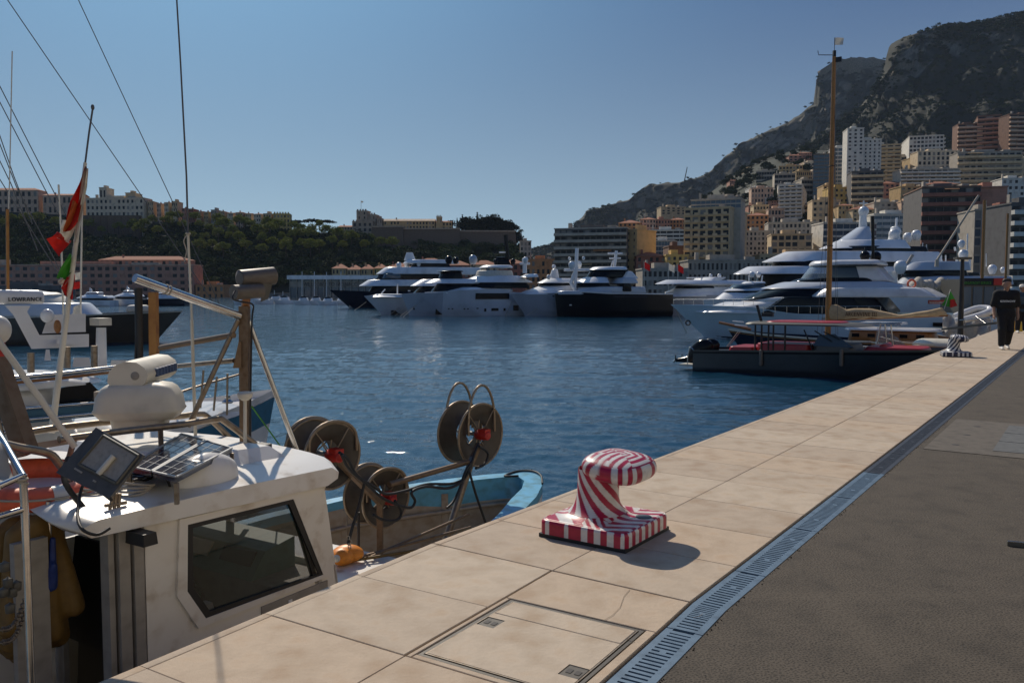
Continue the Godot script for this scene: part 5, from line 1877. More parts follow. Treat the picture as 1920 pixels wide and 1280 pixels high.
	yacht("motor_yacht", "white flybridge yacht with sloping windscreen and pale hull beside the black hull", {"bow": [1258, 591], "turn": 30, "beam": 7.0, "tip": [1228, 556], "stern": 1450, "sheer": [[1228, 557], [1300, 553], [1450, 554]], "hull": M.grey_hull, "entry": 0.45,
		"tiers": [["foredeck", 1240, 1256, 1400, 1395, 556, 547, .9, .8, 6.0, W], ["coachroof", 1250, 1276, 1380, 1375, 549, 537, .78, .68, 4.0, W], ["windscreen", 1268, 1276, 1345, 1340, 541, 534, .72, .66, 3.0, G], ["roof", 1262, 1284, 1390, 1380, 535, 530, .75, .6, 5.0, W], ["brow", 1230, 1250, 1420, 1400, 532, 524, .9, .7, 9.0, W], ["radar_arch", 1305, 1318, 1345, 1366, 530, 519, .72, .7, 1.0, W]],
		"domes": [[1325, 517, 3.5, W, 1.0], [1357, 517, 4, W, -1.0]], "poles": [[[[1288, 521], [1330, 520]], .1, W, "radar"]], "ports": [[1246, 570, 8, 12, "anchor_pocket"]], "lines": [[1240, 565, 1218, 588]]})
	yacht("motor_yacht", "compact white cabin yacht tucked behind the pale blue hull", {"bow": [1330, 596], "turn": 30, "beam": 6.0, "tip": [1318, 565], "stern": 1480, "sheer": [[1318, 566], [1380, 560], [1480, 560]], "hull": M.far_white, "entry": 0.45,
		"tiers": [["coachroof", 1345, 1362, 1470, 1465, 562, 548, .85, .72, 4.0, W], ["windscreen", 1364, 1372, 1445, 1440, 550, 543, .72, .66, 2.5, G], ["roof", 1360, 1378, 1450, 1445, 545, 539, .75, .62, 4.0, W], ["flybridge", 1372, 1380, 1440, 1436, 541, 533, .6, .55, 2.0, M.glass_blue], ["hardtop", 1395, 1402, 1440, 1436, 531, 527, .6, .5, 2.0, W]],
		"domes": [[1403, 514, 5, W, .8], [1430, 514, 5, W, -.8]], "poles": [[[[1405, 530], [1404, 516]], .12, W, "post"], [[[1428, 530], [1430, 516]], .12, W, "post"]]})
	# the giant behind: only its upper decks show
	yacht("superyacht", "giant white superyacht whose pointed decks and domes rise behind the pale blue hull", {"bow": [1398, 588], "turn": 14, "beam": 15.0, "tip": [1360, 545], "stern": 1900, "sheer": [[1360, 545], [1500, 540], [1900, 540]], "hull": W, "entry": 0.4,
		"tiers": [["lower_windows", 1420, 1430, 1850, 1840, 541, 508, .86, .85, 8.0, G], ["lower_brow", 1377, 1405, 1800, 1790, 512, 497, .98, .9, 22.0, W], ["middle_windows", 1450, 1460, 1800, 1790, 498, 487, .8, .78, 8.0, G], ["middle_brow", 1431, 1475, 1772, 1765, 488, 468, .95, .85, 26.0, W], ["upper_house", 1548, 1556, 1745, 1740, 470, 459, .7, .68, 6.0, G], ["upper_brow", 1540, 1575, 1712, 1700, 463, 447, .75, .6, 12.0, W], ["mast_screen", 1575, 1612, 1640, 1632, 449, 424, .35, .2, 3.0, M.silver_hull], ["mast_tower", 1611, 1614, 1629, 1626, 450, 402, .12, .10, .8, W], ["aft_mast", 1668, 1674, 1692, 1686, 456, 424, .2, .12, 1.0, W], ["aft_platform", 1640, 1646, 1702, 1696, 459, 455, .4, .36, 2.0, W]],
		"domes": [[1620, 396, 9.5, W, 0], [1656, 441, 10, W, 3.0], [1680, 434, 10, W, 0], [1704, 441, 9, W, 2.0], [1717, 443, 9, W, -2.0]],
		"poles": [[[[1620, 388], [1620, 376]], .15, W, "antenna"], [[[1612, 381], [1628, 381]], .1, W, "crosstree"], [[[1681, 424], [1682, 408]], .2, W, "antenna"], [[[1636, 405], [1637, 470]], .35, M.grey, "funnel_mast"], [[[1500, 510], [1500, 487]], .12, W, "post"], [[[1512, 510], [1512, 487]], .12, W, "post"], [[[1730, 470], [1731, 455]], .08, W, "antenna"], [[[1738, 470], [1738, 458]], .08, W, "antenna"]]})
	yacht("motor_yacht", "white yacht with long flat upper deck seen past the giant superyacht's stern", {"bow": [1668, 592], "turn": 10, "beam": 8.0, "tip": [1655, 548], "stern": 1960, "sheer": [[1655, 548], [1760, 546], [1960, 546]], "hull": W, "entry": 0.35,
		"tiers": [["main_windows", 1690, 1696, 1900, 1895, 547, 531, .85, .84, 3.0, G], ["main_brow", 1682, 1700, 1905, 1900, 533, 517, .98, .9, 6.0, M.silver_hull], ["upper_windows", 1696, 1702, 1820, 1815, 518, 504, .75, .73, 3.0, G], ["upper_brow", 1690, 1706, 1825, 1820, 506, 489, .9, .85, 6.0, M.silver_hull]],
		"domes": [[1674, 500, 11, W, 2.0], [1791, 457, 6.5, W, 1.5], [1795, 477, 8.5, W, 1.5], [1819, 475, 8.5, W, -1.5], [1853, 504, 8, W, 1.0], [1890, 505, 5, W, -1.0]],
		"poles": [[[[1674, 530], [1674, 508]], .8, W, "dome_post"], [[[1792, 470], [1791, 463]], .15, W, "dome_post"], [[[1795, 500], [1795, 484]], .2, W, "dome_post"], [[[1819, 500], [1819, 484]], .2, W, "dome_post"], [[[1814, 470], [1815, 438]], .12, W, "antenna"], [[[1802, 462], [1802, 448]], .06, W, "antenna"], [[[1698, 500], [1712, 478]], .25, M.grey, "searchlight_arm"], [[[1766, 490], [1766, 478]], .1, W, "post"], [[[1774, 490], [1774, 478]], .1, W, "post"], [[[1850, 500], [1850, 475]], .07, W, "antenna"], [[[1712, 545], [1712, 505]], .1, W, "post"]]})
	make_blue_yacht()
	make_left_yachts()

func make_blue_yacht() -> void:
	var W: Material = M.gelcoat
	var G: Material = M.dark_glass
	var b := yacht("motor_yacht", "long pale blue hulled motor yacht with swept black windows behind the dark tender", {"bow": [1322, 632], "turn": -33, "beam": 6.6, "tip": [1258, 570], "stern": 1880, "sheer": [[1258, 571], [1420, 575], [1500, 588], [1640, 590], [1740, 588], [1880, 600]], "hull": M.pale_blue_hull, "entry": 0.45, "boot": M.navy,
		"tiers": [["foredeck", 1300, 1360, 1600, 1595, 586, 566, .88, .72, 7.0, W], ["saloon_front", 1340, 1432, 1640, 1630, 578, 556, .84, .80, 4.0, W], ["saloon_windows", 1426, 1470, 1664, 1630, 589, 556, .93, .90, 1.2, G], ["aft_screen", 1632, 1606, 1668, 1642, 588, 557, .96, .94, .3, M.black_paint], ["side_brow", 1512, 1536, 1764, 1726, 557, 539, 1.02, .96, 2.5, W], ["bridge_windows", 1392, 1440, 1560, 1550, 560, 540, .80, .70, 3.5, G], ["bridge_front", 1408, 1418, 1545, 1545, 566, 556, .84, .82, 3.0, W], ["bridge_brow", 1424, 1468, 1716, 1660, 541, 528, .80, .66, 5.0, M.silver_hull], ["fly_coaming", 1478, 1500, 1640, 1630, 529, 521, .62, .60, 3.0, G], ["fly_screen", 1500, 1522, 1560, 1560, 526, 497, .56, .50, 1.8, M.clear_screen], ["fly_side", 1555, 1560, 1622, 1610, 528, 497, .56, .52, .3, M.glass_blue], ["fly_aft", 1606, 1590, 1668, 1640, 527, 495, .54, .50, .3, W], ["hardtop", 1516, 1524, 1652, 1646, 498, 488, .66, .58, 2.5, W], ["hardtop_underside", 1524, 1524, 1648, 1648, 500, 496, .64, .64, 2.5, M.lamp_grey]],
		"ports": [[1326, 599, 9, 4], [1364, 602, 10, 5], [1549, 597, 10, 3, "vent", M.grey], [1763, 608, 18, 6, "vent"]],
		"poles": [[[[1638, 490], [1637, 405]], .12, M.black_paint, "mast"], [[[1600, 466], [1622, 466]], .12, M.black_paint, "crosstree"]],
		"domes": [[1625, 480, 8, M.black_paint, .6], [1640, 481, 9, M.black_paint, -.6]], "lines": [[1268, 580, 1290, 622]]})
	var Y: Dictionary = b.get_meta("axes")
	# bow rail with stanchions
	var rail := MB.new()
	var prev := Vector3.ZERO
	for k in 9:
		var px := 1262.0 + k * 19.0
		var s := side_xy(Y, px, 571, Y.hb * (0.15 + 0.08 * k))
		var p := bpos(Y, s.x, s.y + 0.45, minf(Y.hb * (0.12 + 0.09 * k), Y.hb * 0.86))
		rail.tube([p - UPV * 0.5, p], 0.018, 5)
		if k > 0:
			rail.tube([prev, p], 0.022, 5)
		prev = p
	put("bow_rail", rail, M.steel, b)
	rail = MB.new()
	for k in 11:
		var s := side_xy(Y, 1432 + k * 22.0, 574, Y.hb * 0.99)
		var p := bpos(Y, s.x, s.y, Y.hb * 0.99)
		rail.tube([p - UPV * 0.55, p], 0.018, 5)
		if k > 0:
			rail.tube([prev, p], 0.022, 5)
		prev = p
	put("side_rail", rail, M.steel, b)
	# anchor ring hanging at the stem
	var an := MB.new()
	var s2 := side_xy(Y, 1291, 605, 0.0)
	an.ring(bpos(Y, s2.x, s2.y, 0.1), Y.n, 0.2, 0.06, 16, 6)
	put("anchor_ring", an, M.rubber, b)

func make_left_yachts() -> void:
	var W: Material = M.far_white
	var G: Material = M.dark_glass
	# small craft and yachts along the far pontoons
	var spots := [[440, 571, 8, "sailing dinghy"], [478, 570, 9, ""], [516, 570, 10, ""], [552, 571, 13, ""], [575, 571, 12, ""], [598, 572, 11, ""], [625, 571, 12, ""], [500, 568, 9, ""], [458, 568, 8, ""]]
	var labels := ["small white motorboat moored left of the welcome building, furthest from it", "small white launch with dark windscreen by the far pontoon", "little white cabin boat between launch and sloop on the far pontoon", "white sloop with bare mast before the welcome building", "white day boat with low cabin before the welcome building", "open white boat with a stub mast below the welcome lettering", "pale boat against the navy yacht's bow", "tiny white boat behind the far pontoon", "tiny grey-white boat at the pontoon's dark end"]
	for k in spots.size():
		var e: Array = spots[k]
		var tall: bool = k in [3, 4, 5, 6]
		var px: float = e[0]
		yacht("small_boat", labels[k], {"category": "boat", "bow": [px, e[1]], "turn": rng.randf_range(-5, 20), "beam": 2.6, "tip": [px - 4, e[1] - 8], "stern": px + 34, "sheer": [[px - 4, e[1] - 8], [px + 34, e[1] - 7]], "hull": W, "tiers": [["cabin", px + 6, px + 10, px + 26, px + 24, e[1] - 7, e[1] - 13, .8, .7, 1.0, W], ["windscreen", px + 9, px + 12, px + 22, px + 21, e[1] - 12, e[1] - 16, .7, .6, .8, G]], "poles": [[[[px + 14, e[1] - 12], [px + 14, e[1] - (62 if tall else 24)]], .09, W, "mast"]]})
	# yachts at the salmon block's quay
	for e in [[200, 573, 262, 560, 552, "white", "white yacht with a long dark window line below the salmon block"], [262, 573, 345, 561, 556, "navy", "navy and white yacht moored next to the long dark-windowed one"], [130, 574, 205, 562, 555, "white", "low white yacht half hidden behind the flags' poles"]]:
		yacht("motor_yacht", e[6], {"bow": [e[0], e[1]], "turn": 4, "beam": 6.5, "tip": [e[0] - 10, e[3]], "stern": e[2], "sheer": [[e[0] - 10, e[3]], [e[2], e[3] + 1]], "hull": M.navy if e[5] == "navy" else W, "tiers": [["windows", e[0] + 14, e[0] + 20, e[2] - 6, e[2] - 8, e[3] + 1, e[4] + 3, .8, .78, 3.0, G], ["roof", e[0] + 12, e[0] + 24, e[2] - 4, e[2] - 8, e[4] + 4, e[4] - 1, .9, .8, 5.0, W], ["flybridge", e[0] + 26, e[0] + 30, e[2] - 20, e[2] - 22, e[4], e[4] - 4, .6, .55, 2.0, W], ["hardtop", e[0] + 30, e[0] + 34, e[2] - 20, e[2] - 22, e[4] - 6, e[4] - 8, .6, .5, 2.0, W]], "domes": [[e[0] + 40, e[4] - 11, 2.5, W]], "poles": [[[[e[0] + 38, e[4] - 4], [e[0] + 38, e[4] - 16]], .15, W, "mast"]]})
	# the dark taupe yacht whose bow points across the left
	yacht("motor_yacht", "dark taupe yacht with its pointed bow over the water and white cabin", {"bow": [292, 640], "turn": 184, "beam": 7.0, "tip": [342, 581], "stern": -120, "sheer": [[342, 581], [250, 585], [100, 592], [-120, 598]], "hull": M.taupe_hull, "entry": 0.4, "rail_cap": M.cream,
		"tiers": [["deckhouse", 190, 165, -100, -95, 594, 568, .8, .72, 3.0, W], ["cabin_windows", 168, 126, -90, -85, 590, 568, .76, .70, 2.5, G], ["cabin_roof", 140, 108, -90, -85, 570, 548, .80, .6, 5.0, M.cream], ["roof_cap", 120, 60, -90, -85, 552, 543, .62, .5, 4.0, W], ["deck_box", 280, 276, 232, 236, 585, 572, .3, .26, .6, M.cream]]})

# ---------------------------------------------------------------- the fishing boat alongside
func curve(pts: Array, n := 6) -> Array:
	# smooth run through points
	var out := []
	for k in pts.size() - 1:
		var p0: Vector3 = pts[maxi(k - 1, 0)]
		var p1: Vector3 = pts[k]
		var p2: Vector3 = pts[k + 1]
		var p3: Vector3 = pts[mini(k + 2, pts.size() - 1)]
		for j in n:
			out.append(p1.cubic_interpolate(p2, p0, p3, float(j) / n))
	out.append(pts[-1])
	return out

func bpx(list: Array, v: float) -> Array:
	var out := []
	for p in list:
		out.append(bp(p[0], p[1], p[2] if p.size() > 2 else v))
	return out

func tube_part(called: String, pts: Array, r, m: Material, parent: Node3D, sides := 9) -> MeshInstance3D:
	var mb := MB.new()
	mb.tube(pts, r, sides)
	return put(called, mb, m, parent)

func bar_part(called: String, a: Vector3, b: Vector3, w: float, h: float, m: Material, parent: Node3D) -> MeshInstance3D:
	var mb := MB.new()
	mb.bar(a, b, w, h)
	return put(called, mb, m, parent)

# block in boat axes: s along, y up, v across
func sblock(mb: MB, s0: float, s1: float, y0: float, y1: float, v0: float, v1: float, taper := 0.0) -> void:
	mb.hexa([bq(s0, y0, v0), bq(s0, y0, v1), bq(s1, y0, v1), bq(s1, y0, v0), bq(s0 + taper, y1, v0 + taper), bq(s0 + taper, y1, v1 - taper), bq(s1 - taper, y1, v1 - taper), bq(s1 - taper, y1, v0 + taper)])

func make_fishing_boat() -> void:
	var b := thing("fishing_boat", bq(0, 0, -1.95), "white fishing boat with sky-blue gunwale, wheelhouse and net drums alongside the quay", "boat")
	# --- hull and bulwark
	var far := [[-4.6, -3.05], [-3.0, -3.2], [0.0, -3.25], [1.5, -3.2], [2.3, -3.06], [3.0, -2.82], [3.55, -2.52], [3.95, -2.24], [4.2, -2.0], [4.28, -1.84]]
	var near := [[4.16, -1.66], [3.85, -1.46], [3.4, -1.27], [2.75, -1.08], [2.0, -0.92], [1.0, -0.77], [0.0, -0.70], [-3.0, -0.72], [-4.6, -0.8]]
	var line := far + near
	var rows := [[], [], [], []]
	var cap_o := []
	var cap_i := []
	var low_i := []
	for p in line:
		var s: float = p[0]
		var v: float = p[1]
		var g := 1.86 + 0.05 * clampf((s - 2.0) / 2.3, 0, 1)
		var c := -1.95
		var cs := minf(s, 2.6)
		var inward := (Vector2(cs, c) - Vector2(s, v)).normalized()
		cap_o.append(bq(s, g, v))
		var wide := 0.15 + 0.13 * clampf((s - 2.3) / 1.2, 0, 1)
		cap_i.append(bq(s + inward.x * wide, g, v + inward.y * wide))
		low_i.append(bq(s + inward.x * (wide + 0.02), 1.12, v + inward.y * (wide + 0.02)))
		rows[0].append(bq(s, g - 0.09, v))
		rows[1].append(bq(s + inward.x * 0.04, 1.0, v + inward.y * 0.04))
		rows[2].append(bq(s + inward.x * 0.18, 0.1, v + inward.y * 0.18))
		rows[3].append(bq(s * 0.8, -0.5, lerpf(v, c, 0.75)))
	var mb := MB.new()
	mb.grid(rows)
	put("hull", mb, M.white, b)
	mb = MB.new()
	var inner := []
	var ledge := []
	for k in line.size():
		inner.append(cap_i[k] - UPV * (0.085 + 0.16 * clampf((line[k][0] - 2.5) / 1.0, 0, 1)))
		ledge.append(cap_i[k].lerp(low_i[k], 0.32))
	mb.grid([low_i, ledge, inner])
	put("inner_bulwark", mb, M.inner_hull, b)
	mb = MB.new()
	var st := []
	for k in line.size():
		st.append(ledge[k].lerp(cap_o[k], -0.16))
	mb.tube(st, 0.022, 6)
	put("stringer", mb, M.inner_hull, b)
	mb = MB.new()
	var under := []
	for k in line.size():
		under.append(cap_o[k] - UPV * 0.10)
	mb.grid([under, cap_o])
	mb.grid([cap_o, cap_i])
	mb.grid([cap_i, inner])
	put("gunwale", mb, M.bright_blue, b)
	# upright panels at the stem, and the black edging round it
	tube_part("rub_rail", curve([cap_o[11] + UPV * 0.012, cap_o[10] + UPV * 0.012, cap_o[9] + UPV * 0.016, cap_o[8] + UPV * 0.012, cap_i[8] + UPV * 0.012, cap_i[9] + UPV * 0.012]), 0.012, M.rubber, b)
	mb = MB.new()
	var deck := []
	for k in line.size():
		deck.append(low_i[k])
	mb.cap(deck, false)
	put("deck", mb, M.inner_hull, b)
	mb = MB.new()
	for k in [2, 4, 6]:
		mb.bar(cap_i[k] - UPV * 0.1, low_i[k], 0.05, 0.07)
	put("frame", mb, M.inner_hull, b)
	# white trunk in front of the wheelhouse
	mb = MB.new()
	sblock(mb, 0.15, 1.35, 1.1, 1.80, -2.6, -0.98, 0.03)
	put("trunk_cabin", mb, M.boat_white, b)
	make_wheelhouse(b)
	make_roof_gear(b)
	make_drums(b)
	make_after_end(b)
	# float and loose gear on the trunk
	var fo := bq(1.02, 1.80, -1.64)
	var fl := thing("net_float", fo, "orange net float lying on the white foredeck trunk", "float")
	mb = MB.new()
	mb.ball(fo + UPV * 0.075, Vector3(0.13, 0.075, 0.09), 20, 12)
	mb.ball(fo + UPV * 0.07 - NU * 0.06, Vector3(0.10, 0.07, 0.10), 18, 10)
	put("body", mb, M.float_orange, fl)
	mb = MB.new()
	mb.ball(fo + UPV * 0.08 - NU * 0.15 + NV * 0.02, Vector3(0.035, 0.03, 0.035), 10, 8)
	put("plug", mb, M.cream, fl)
	for k in 3:
		var w := thing("boathook_pole", bq(0.9 + k * 0.12, 1.8, -1.2), ["ochre wooden pole lying across the foredeck trunk", "thin brown pole beside the orange float", "short brown pole under the net drums"][k], "pole")
		tube_part("shaft", [bq(0.75 + k * 0.2, 1.825 + k * 0.006, -1.75 + k * 0.12), bq(1.85 + k * 0.25, 1.87 + k * 0.03, -0.98 - k * 0.2)], 0.013, M.oilskin if k == 0 else M.brown_steel, w)
	var rp := thing("coiled_rope", bq(1.3, 1.8, -1.05), "pale rope tangled beside the orange float", "rope")
	mb = MB.new()
	for k in 4:
		mb.ring(bq(1.24 + k * 0.03, 1.815 + k * 0.018, -1.06 - k * 0.02), (UPV + NU * 0.2 * (k - 1.5)).normalized(), 0.07 + 0.008 * k, 0.009, 20, 6)
	put("coils", mb, M.rope, rp)

func wall_with_window(outer: Array, win: Array, v: float, m: Material, parent: Node3D, thick := 0.03) -> void:
	# outer: bl, br, tr, tl as [s, y]; win: wbl, wbr, wtr, wtl, wl
	var mb := MB.new()
	for side in [0.0, -thick]:
		var o := []
		for p in outer:
			o.append(bq(p[0], p[1], v + side))
		var w := []
		for p in win:
			w.append(bq(p[0], p[1], v + side))
		mb.quad(o[0], o[1], w[1], w[0])
		mb.quad(o[1], o[2], w[2], w[1])
		mb.quad(o[2], o[3], w[3], w[2])
		mb.quad(o[3], o[0], w[4], w[3])
		mb.tri(o[0], w[4], w[0])
	for k in 5:
		var p: Array = win[k]
		var n: Array = win[(k + 1) % 5]
		mb.quad(bq(p[0], p[1], v), bq(n[0], n[1], v), bq(n[0], n[1], v - thick), bq(p[0], p[1], v - thick))
	put("side_wall", mb, m, parent)

func loop_strip(win: Array, grow0: float, grow1: float, v0: float, v1: float) -> MB:
	var c := Vector2.ZERO
	for p in win:
		c += Vector2(p[0], p[1])
	c /= win.size()
	var mb := MB.new()
	for k in win.size():
		var q4 := []
		for e in [k, (k + 1) % win.size()]:
			var p := Vector2(win[e][0], win[e][1])
			var d := (p - c).normalized()
			q4.append([p + d * grow0, p + d * grow1])
		var a: Vector2 = q4[0][0]
		var b2: Vector2 = q4[1][0]
		var c2: Vector2 = q4[1][1]
		var d2: Vector2 = q4[0][1]
		mb.hexa([bq(a.x, a.y, v0), bq(b2.x, b2.y, v0), bq(c2.x, c2.y, v0), bq(d2.x, d2.y, v0), bq(a.x, a.y, v1), bq(b2.x, b2.y, v1), bq(c2.x, c2.y, v1), bq(d2.x, d2.y, v1)])
	return mb

func make_wheelhouse(b: Node3D) -> void:
	var outer := [[-1.34, 1.0], [0.22, 1.0], [-0.085, 2.84], [-1.34, 2.84]]
	var win := [[-0.985, 2.215], [-0.115, 2.195], [-0.355, 2.725], [-1.085, 2.745], [-1.095, 2.395]]
	wall_with_window(outer, win, -0.8, M.grime_white, b)
	put("window_trim", loop_strip(win, 0.012, 0.075, -0.80, -0.785), M.grime_white, b)
	put("window_gasket", loop_strip(win, -0.03, 0.014, -0.81, -0.789), M.rubber, b)
	var mb := MB.new()
	var pane := []
	for p in win:
		pane.append(bq(p[0], p[1], -0.806))
	mb.cap(pane, false)
	put("window_pane", mb, M.pane, b)
	var win2 := [[-0.9, 2.25], [-0.2, 2.25], [-0.36, 2.70], [-0.95, 2.70], [-0.95, 2.4]]
	wall_with_window(outer, win2, -2.75, M.grime_white, b)
	# front: sill, posts and head round two raked panes
	mb = MB.new()
	mb.hexa([bq(0.20, 1.0, -2.75), bq(0.20, 1.0, -0.8), bq(0.22, 1.0, -0.8), bq(0.22, 1.0, -2.75), bq(0.0, 2.22, -2.75), bq(0.0, 2.22, -0.8), bq(0.02, 2.22, -0.8), bq(0.02, 2.22, -2.75)])
	for v in [-2.70, -1.78, -0.85]:
		mb.bar(bq(0.01, 2.2, v), bq(-0.085, 2.84, v), 0.09, 0.03)
	mb.bar(bq(-0.075, 2.79, -2.75), bq(-0.075, 2.79, -0.8), 0.03, 0.1)
	put("front_wall", mb, M.grime_white, b)
	for v in [-2.24, -1.31]:
		mb = MB.new()
		mb.quad(bq(0.006, 2.2, v - 0.43), bq(0.006, 2.2, v + 0.43), bq(-0.08, 2.78, v + 0.43), bq(-0.08, 2.78, v - 0.43))
		put("windscreen_pane", mb, M.pane, b)
	# back bulkhead with the door opening near the quay
	mb = MB.new()
	sblock(mb, -1.36, -1.33, 1.0, 2.84, -2.75, -1.55)
	put("aft_bulkhead", mb, M.door_grey, b)
	# jambs and sliding door seen edge on
	for e in [[-1.40, -1.345, -0.86, -0.80], [-1.475, -1.415, -0.87, -0.81], [-1.52, -1.49, -0.90, -0.83]]:
		mb = MB.new()
		sblock(mb, e[0], e[1], 0.95, 2.83, e[2], e[3])
		put("door_jamb", mb, M.door_grey, b)
	mb = MB.new()
	sblock(mb, -1.86, -1.70, 0.95, 2.80, -1.08, -1.04)
	put("sliding_door", mb, M.door_grey, b)
	# cabin floor and inside
	mb = MB.new()
	sblock(mb, -1.34, 0.2, 0.95, 1.0, -2.72, -0.82)
	put("cabin_floor", mb, M.wood, b)
	mb = MB.new()
	sblock(mb, -0.42, 0.06, 1.0, 2.18, -2.72, -0.86, 0.0)
	put("console", mb, M.door_grey, b)
	mb = MB.new()
	mb.hexa([bq(-0.42, 2.18, -2.6), bq(-0.42, 2.18, -1.1), bq(-0.05, 2.18, -1.1), bq(-0.05, 2.18, -2.6), bq(-0.30, 2.34, -2.6), bq(-0.30, 2.34, -1.1), bq(-0.05, 2.38, -1.1), bq(-0.05, 2.38, -2.6)])
	put("instrument_panel", mb, M.console, b)
	for k in 3:
		mb = MB.new()
		var v := -1.3 - k * 0.42
		mb.hexa([bq(-0.375, 2.25, v - 0.16), bq(-0.375, 2.25, v + 0.14), bq(-0.36, 2.25, v + 0.14), bq(-0.36, 2.25, v - 0.16), bq(-0.325, 2.33, v - 0.16), bq(-0.325, 2.33, v + 0.14), bq(-0.31, 2.33, v + 0.14), bq(-0.31, 2.33, v - 0.16)])
		put("instrument_screen", mb, M.print_dark if k != 1 else M.cream, b)
	mb = MB.new()
	var wc := bq(-0.55, 2.12, -1.65)
	mb.ring(wc, (NU * 0.8 + UPV * 0.6).normalized(), 0.2, 0.014, 24, 6)
	for k in 4:
		var w := TAU * k / 4.0 + 0.4
		var ax := (NU * 0.8 + UPV * 0.6).normalized()
		var e1 := ax.cross(NV).normalized()
		mb.tube([wc, wc + (e1 * cos(w) + NV * sin(w)) * 0.2], 0.01, 5)
	put("steering_wheel", mb, M.rubber, b)
	mb = MB.new()
	sblock(mb, -1.12, -0.78, 1.0, 1.9, -1.9, -1.4, 0.03)
	sblock(mb, -1.14, -1.02, 1.9, 2.52, -1.92, -1.38, 0.05)
	put("helm_seat", mb, M.rubber, b)
	mb = MB.new()
	sblock(mb, -1.02, -0.84, 2.10, 2.23, -0.98, -0.88, 0.02)
	put("paper_stack", mb, M.cream, b)
	# plate under the window
	mb = MB.new()
	mb.hexa([bq(-0.60, 2.015, -0.80), bq(-0.06, 2.015, -0.80), bq(-0.06, 2.015, -0.792), bq(-0.60, 2.015, -0.792), bq(-0.60, 2.14, -0.80), bq(-0.06, 2.14, -0.80), bq(-0.06, 2.14, -0.792), bq(-0.60, 2.14, -0.792)])
	var plate := put("registration_plate", mb, M.door_grey, b)
	mb = MB.new()
	for k in 3:
		sblock(mb, -0.395, -0.365, 2.035 + k * 0.030, 2.055 + k * 0.030, -0.792, -0.789)
	put("plate_mark", mb, M.print_white, plate)
	# roof: cambered slab with a soft rim
	var rows := []
	for k in 15:
		var f := k / 14.0
		var v := lerpf(-0.77, -2.9, f)
		var cam := 0.05 * sin(f * PI)
		var ring := []
		for e in [[-1.74, 2.85], [0.03, 2.79], [0.12, 2.82], [0.13, 2.86], [0.07, 2.90], [-0.8, 2.925], [-1.7, 2.93], [-1.80, 2.90]]:
			var edge := pow(absf(f - 0.5) * 2.0, 12.0)
			var cut := 0.42 * f if e[0] < -1.5 else 0.0
			ring.append(bq(e[0] + cut - 0.10 * edge * signf(e[0] + 0.8), e[1] + (cam if e[1] > 2.85 else cam * 0.5) - edge * 0.03, v))
		rows.append(ring)
	mb = MB.new()
	mb.loft(rows)
	put("roof", mb, M.boat_white, b)
	mb = MB.new()
	sblock(mb, -1.44, -1.36, 2.74, 2.80, -0.9, -0.66, 0.005)
	put("deck_speaker", mb, M.rubber, b)

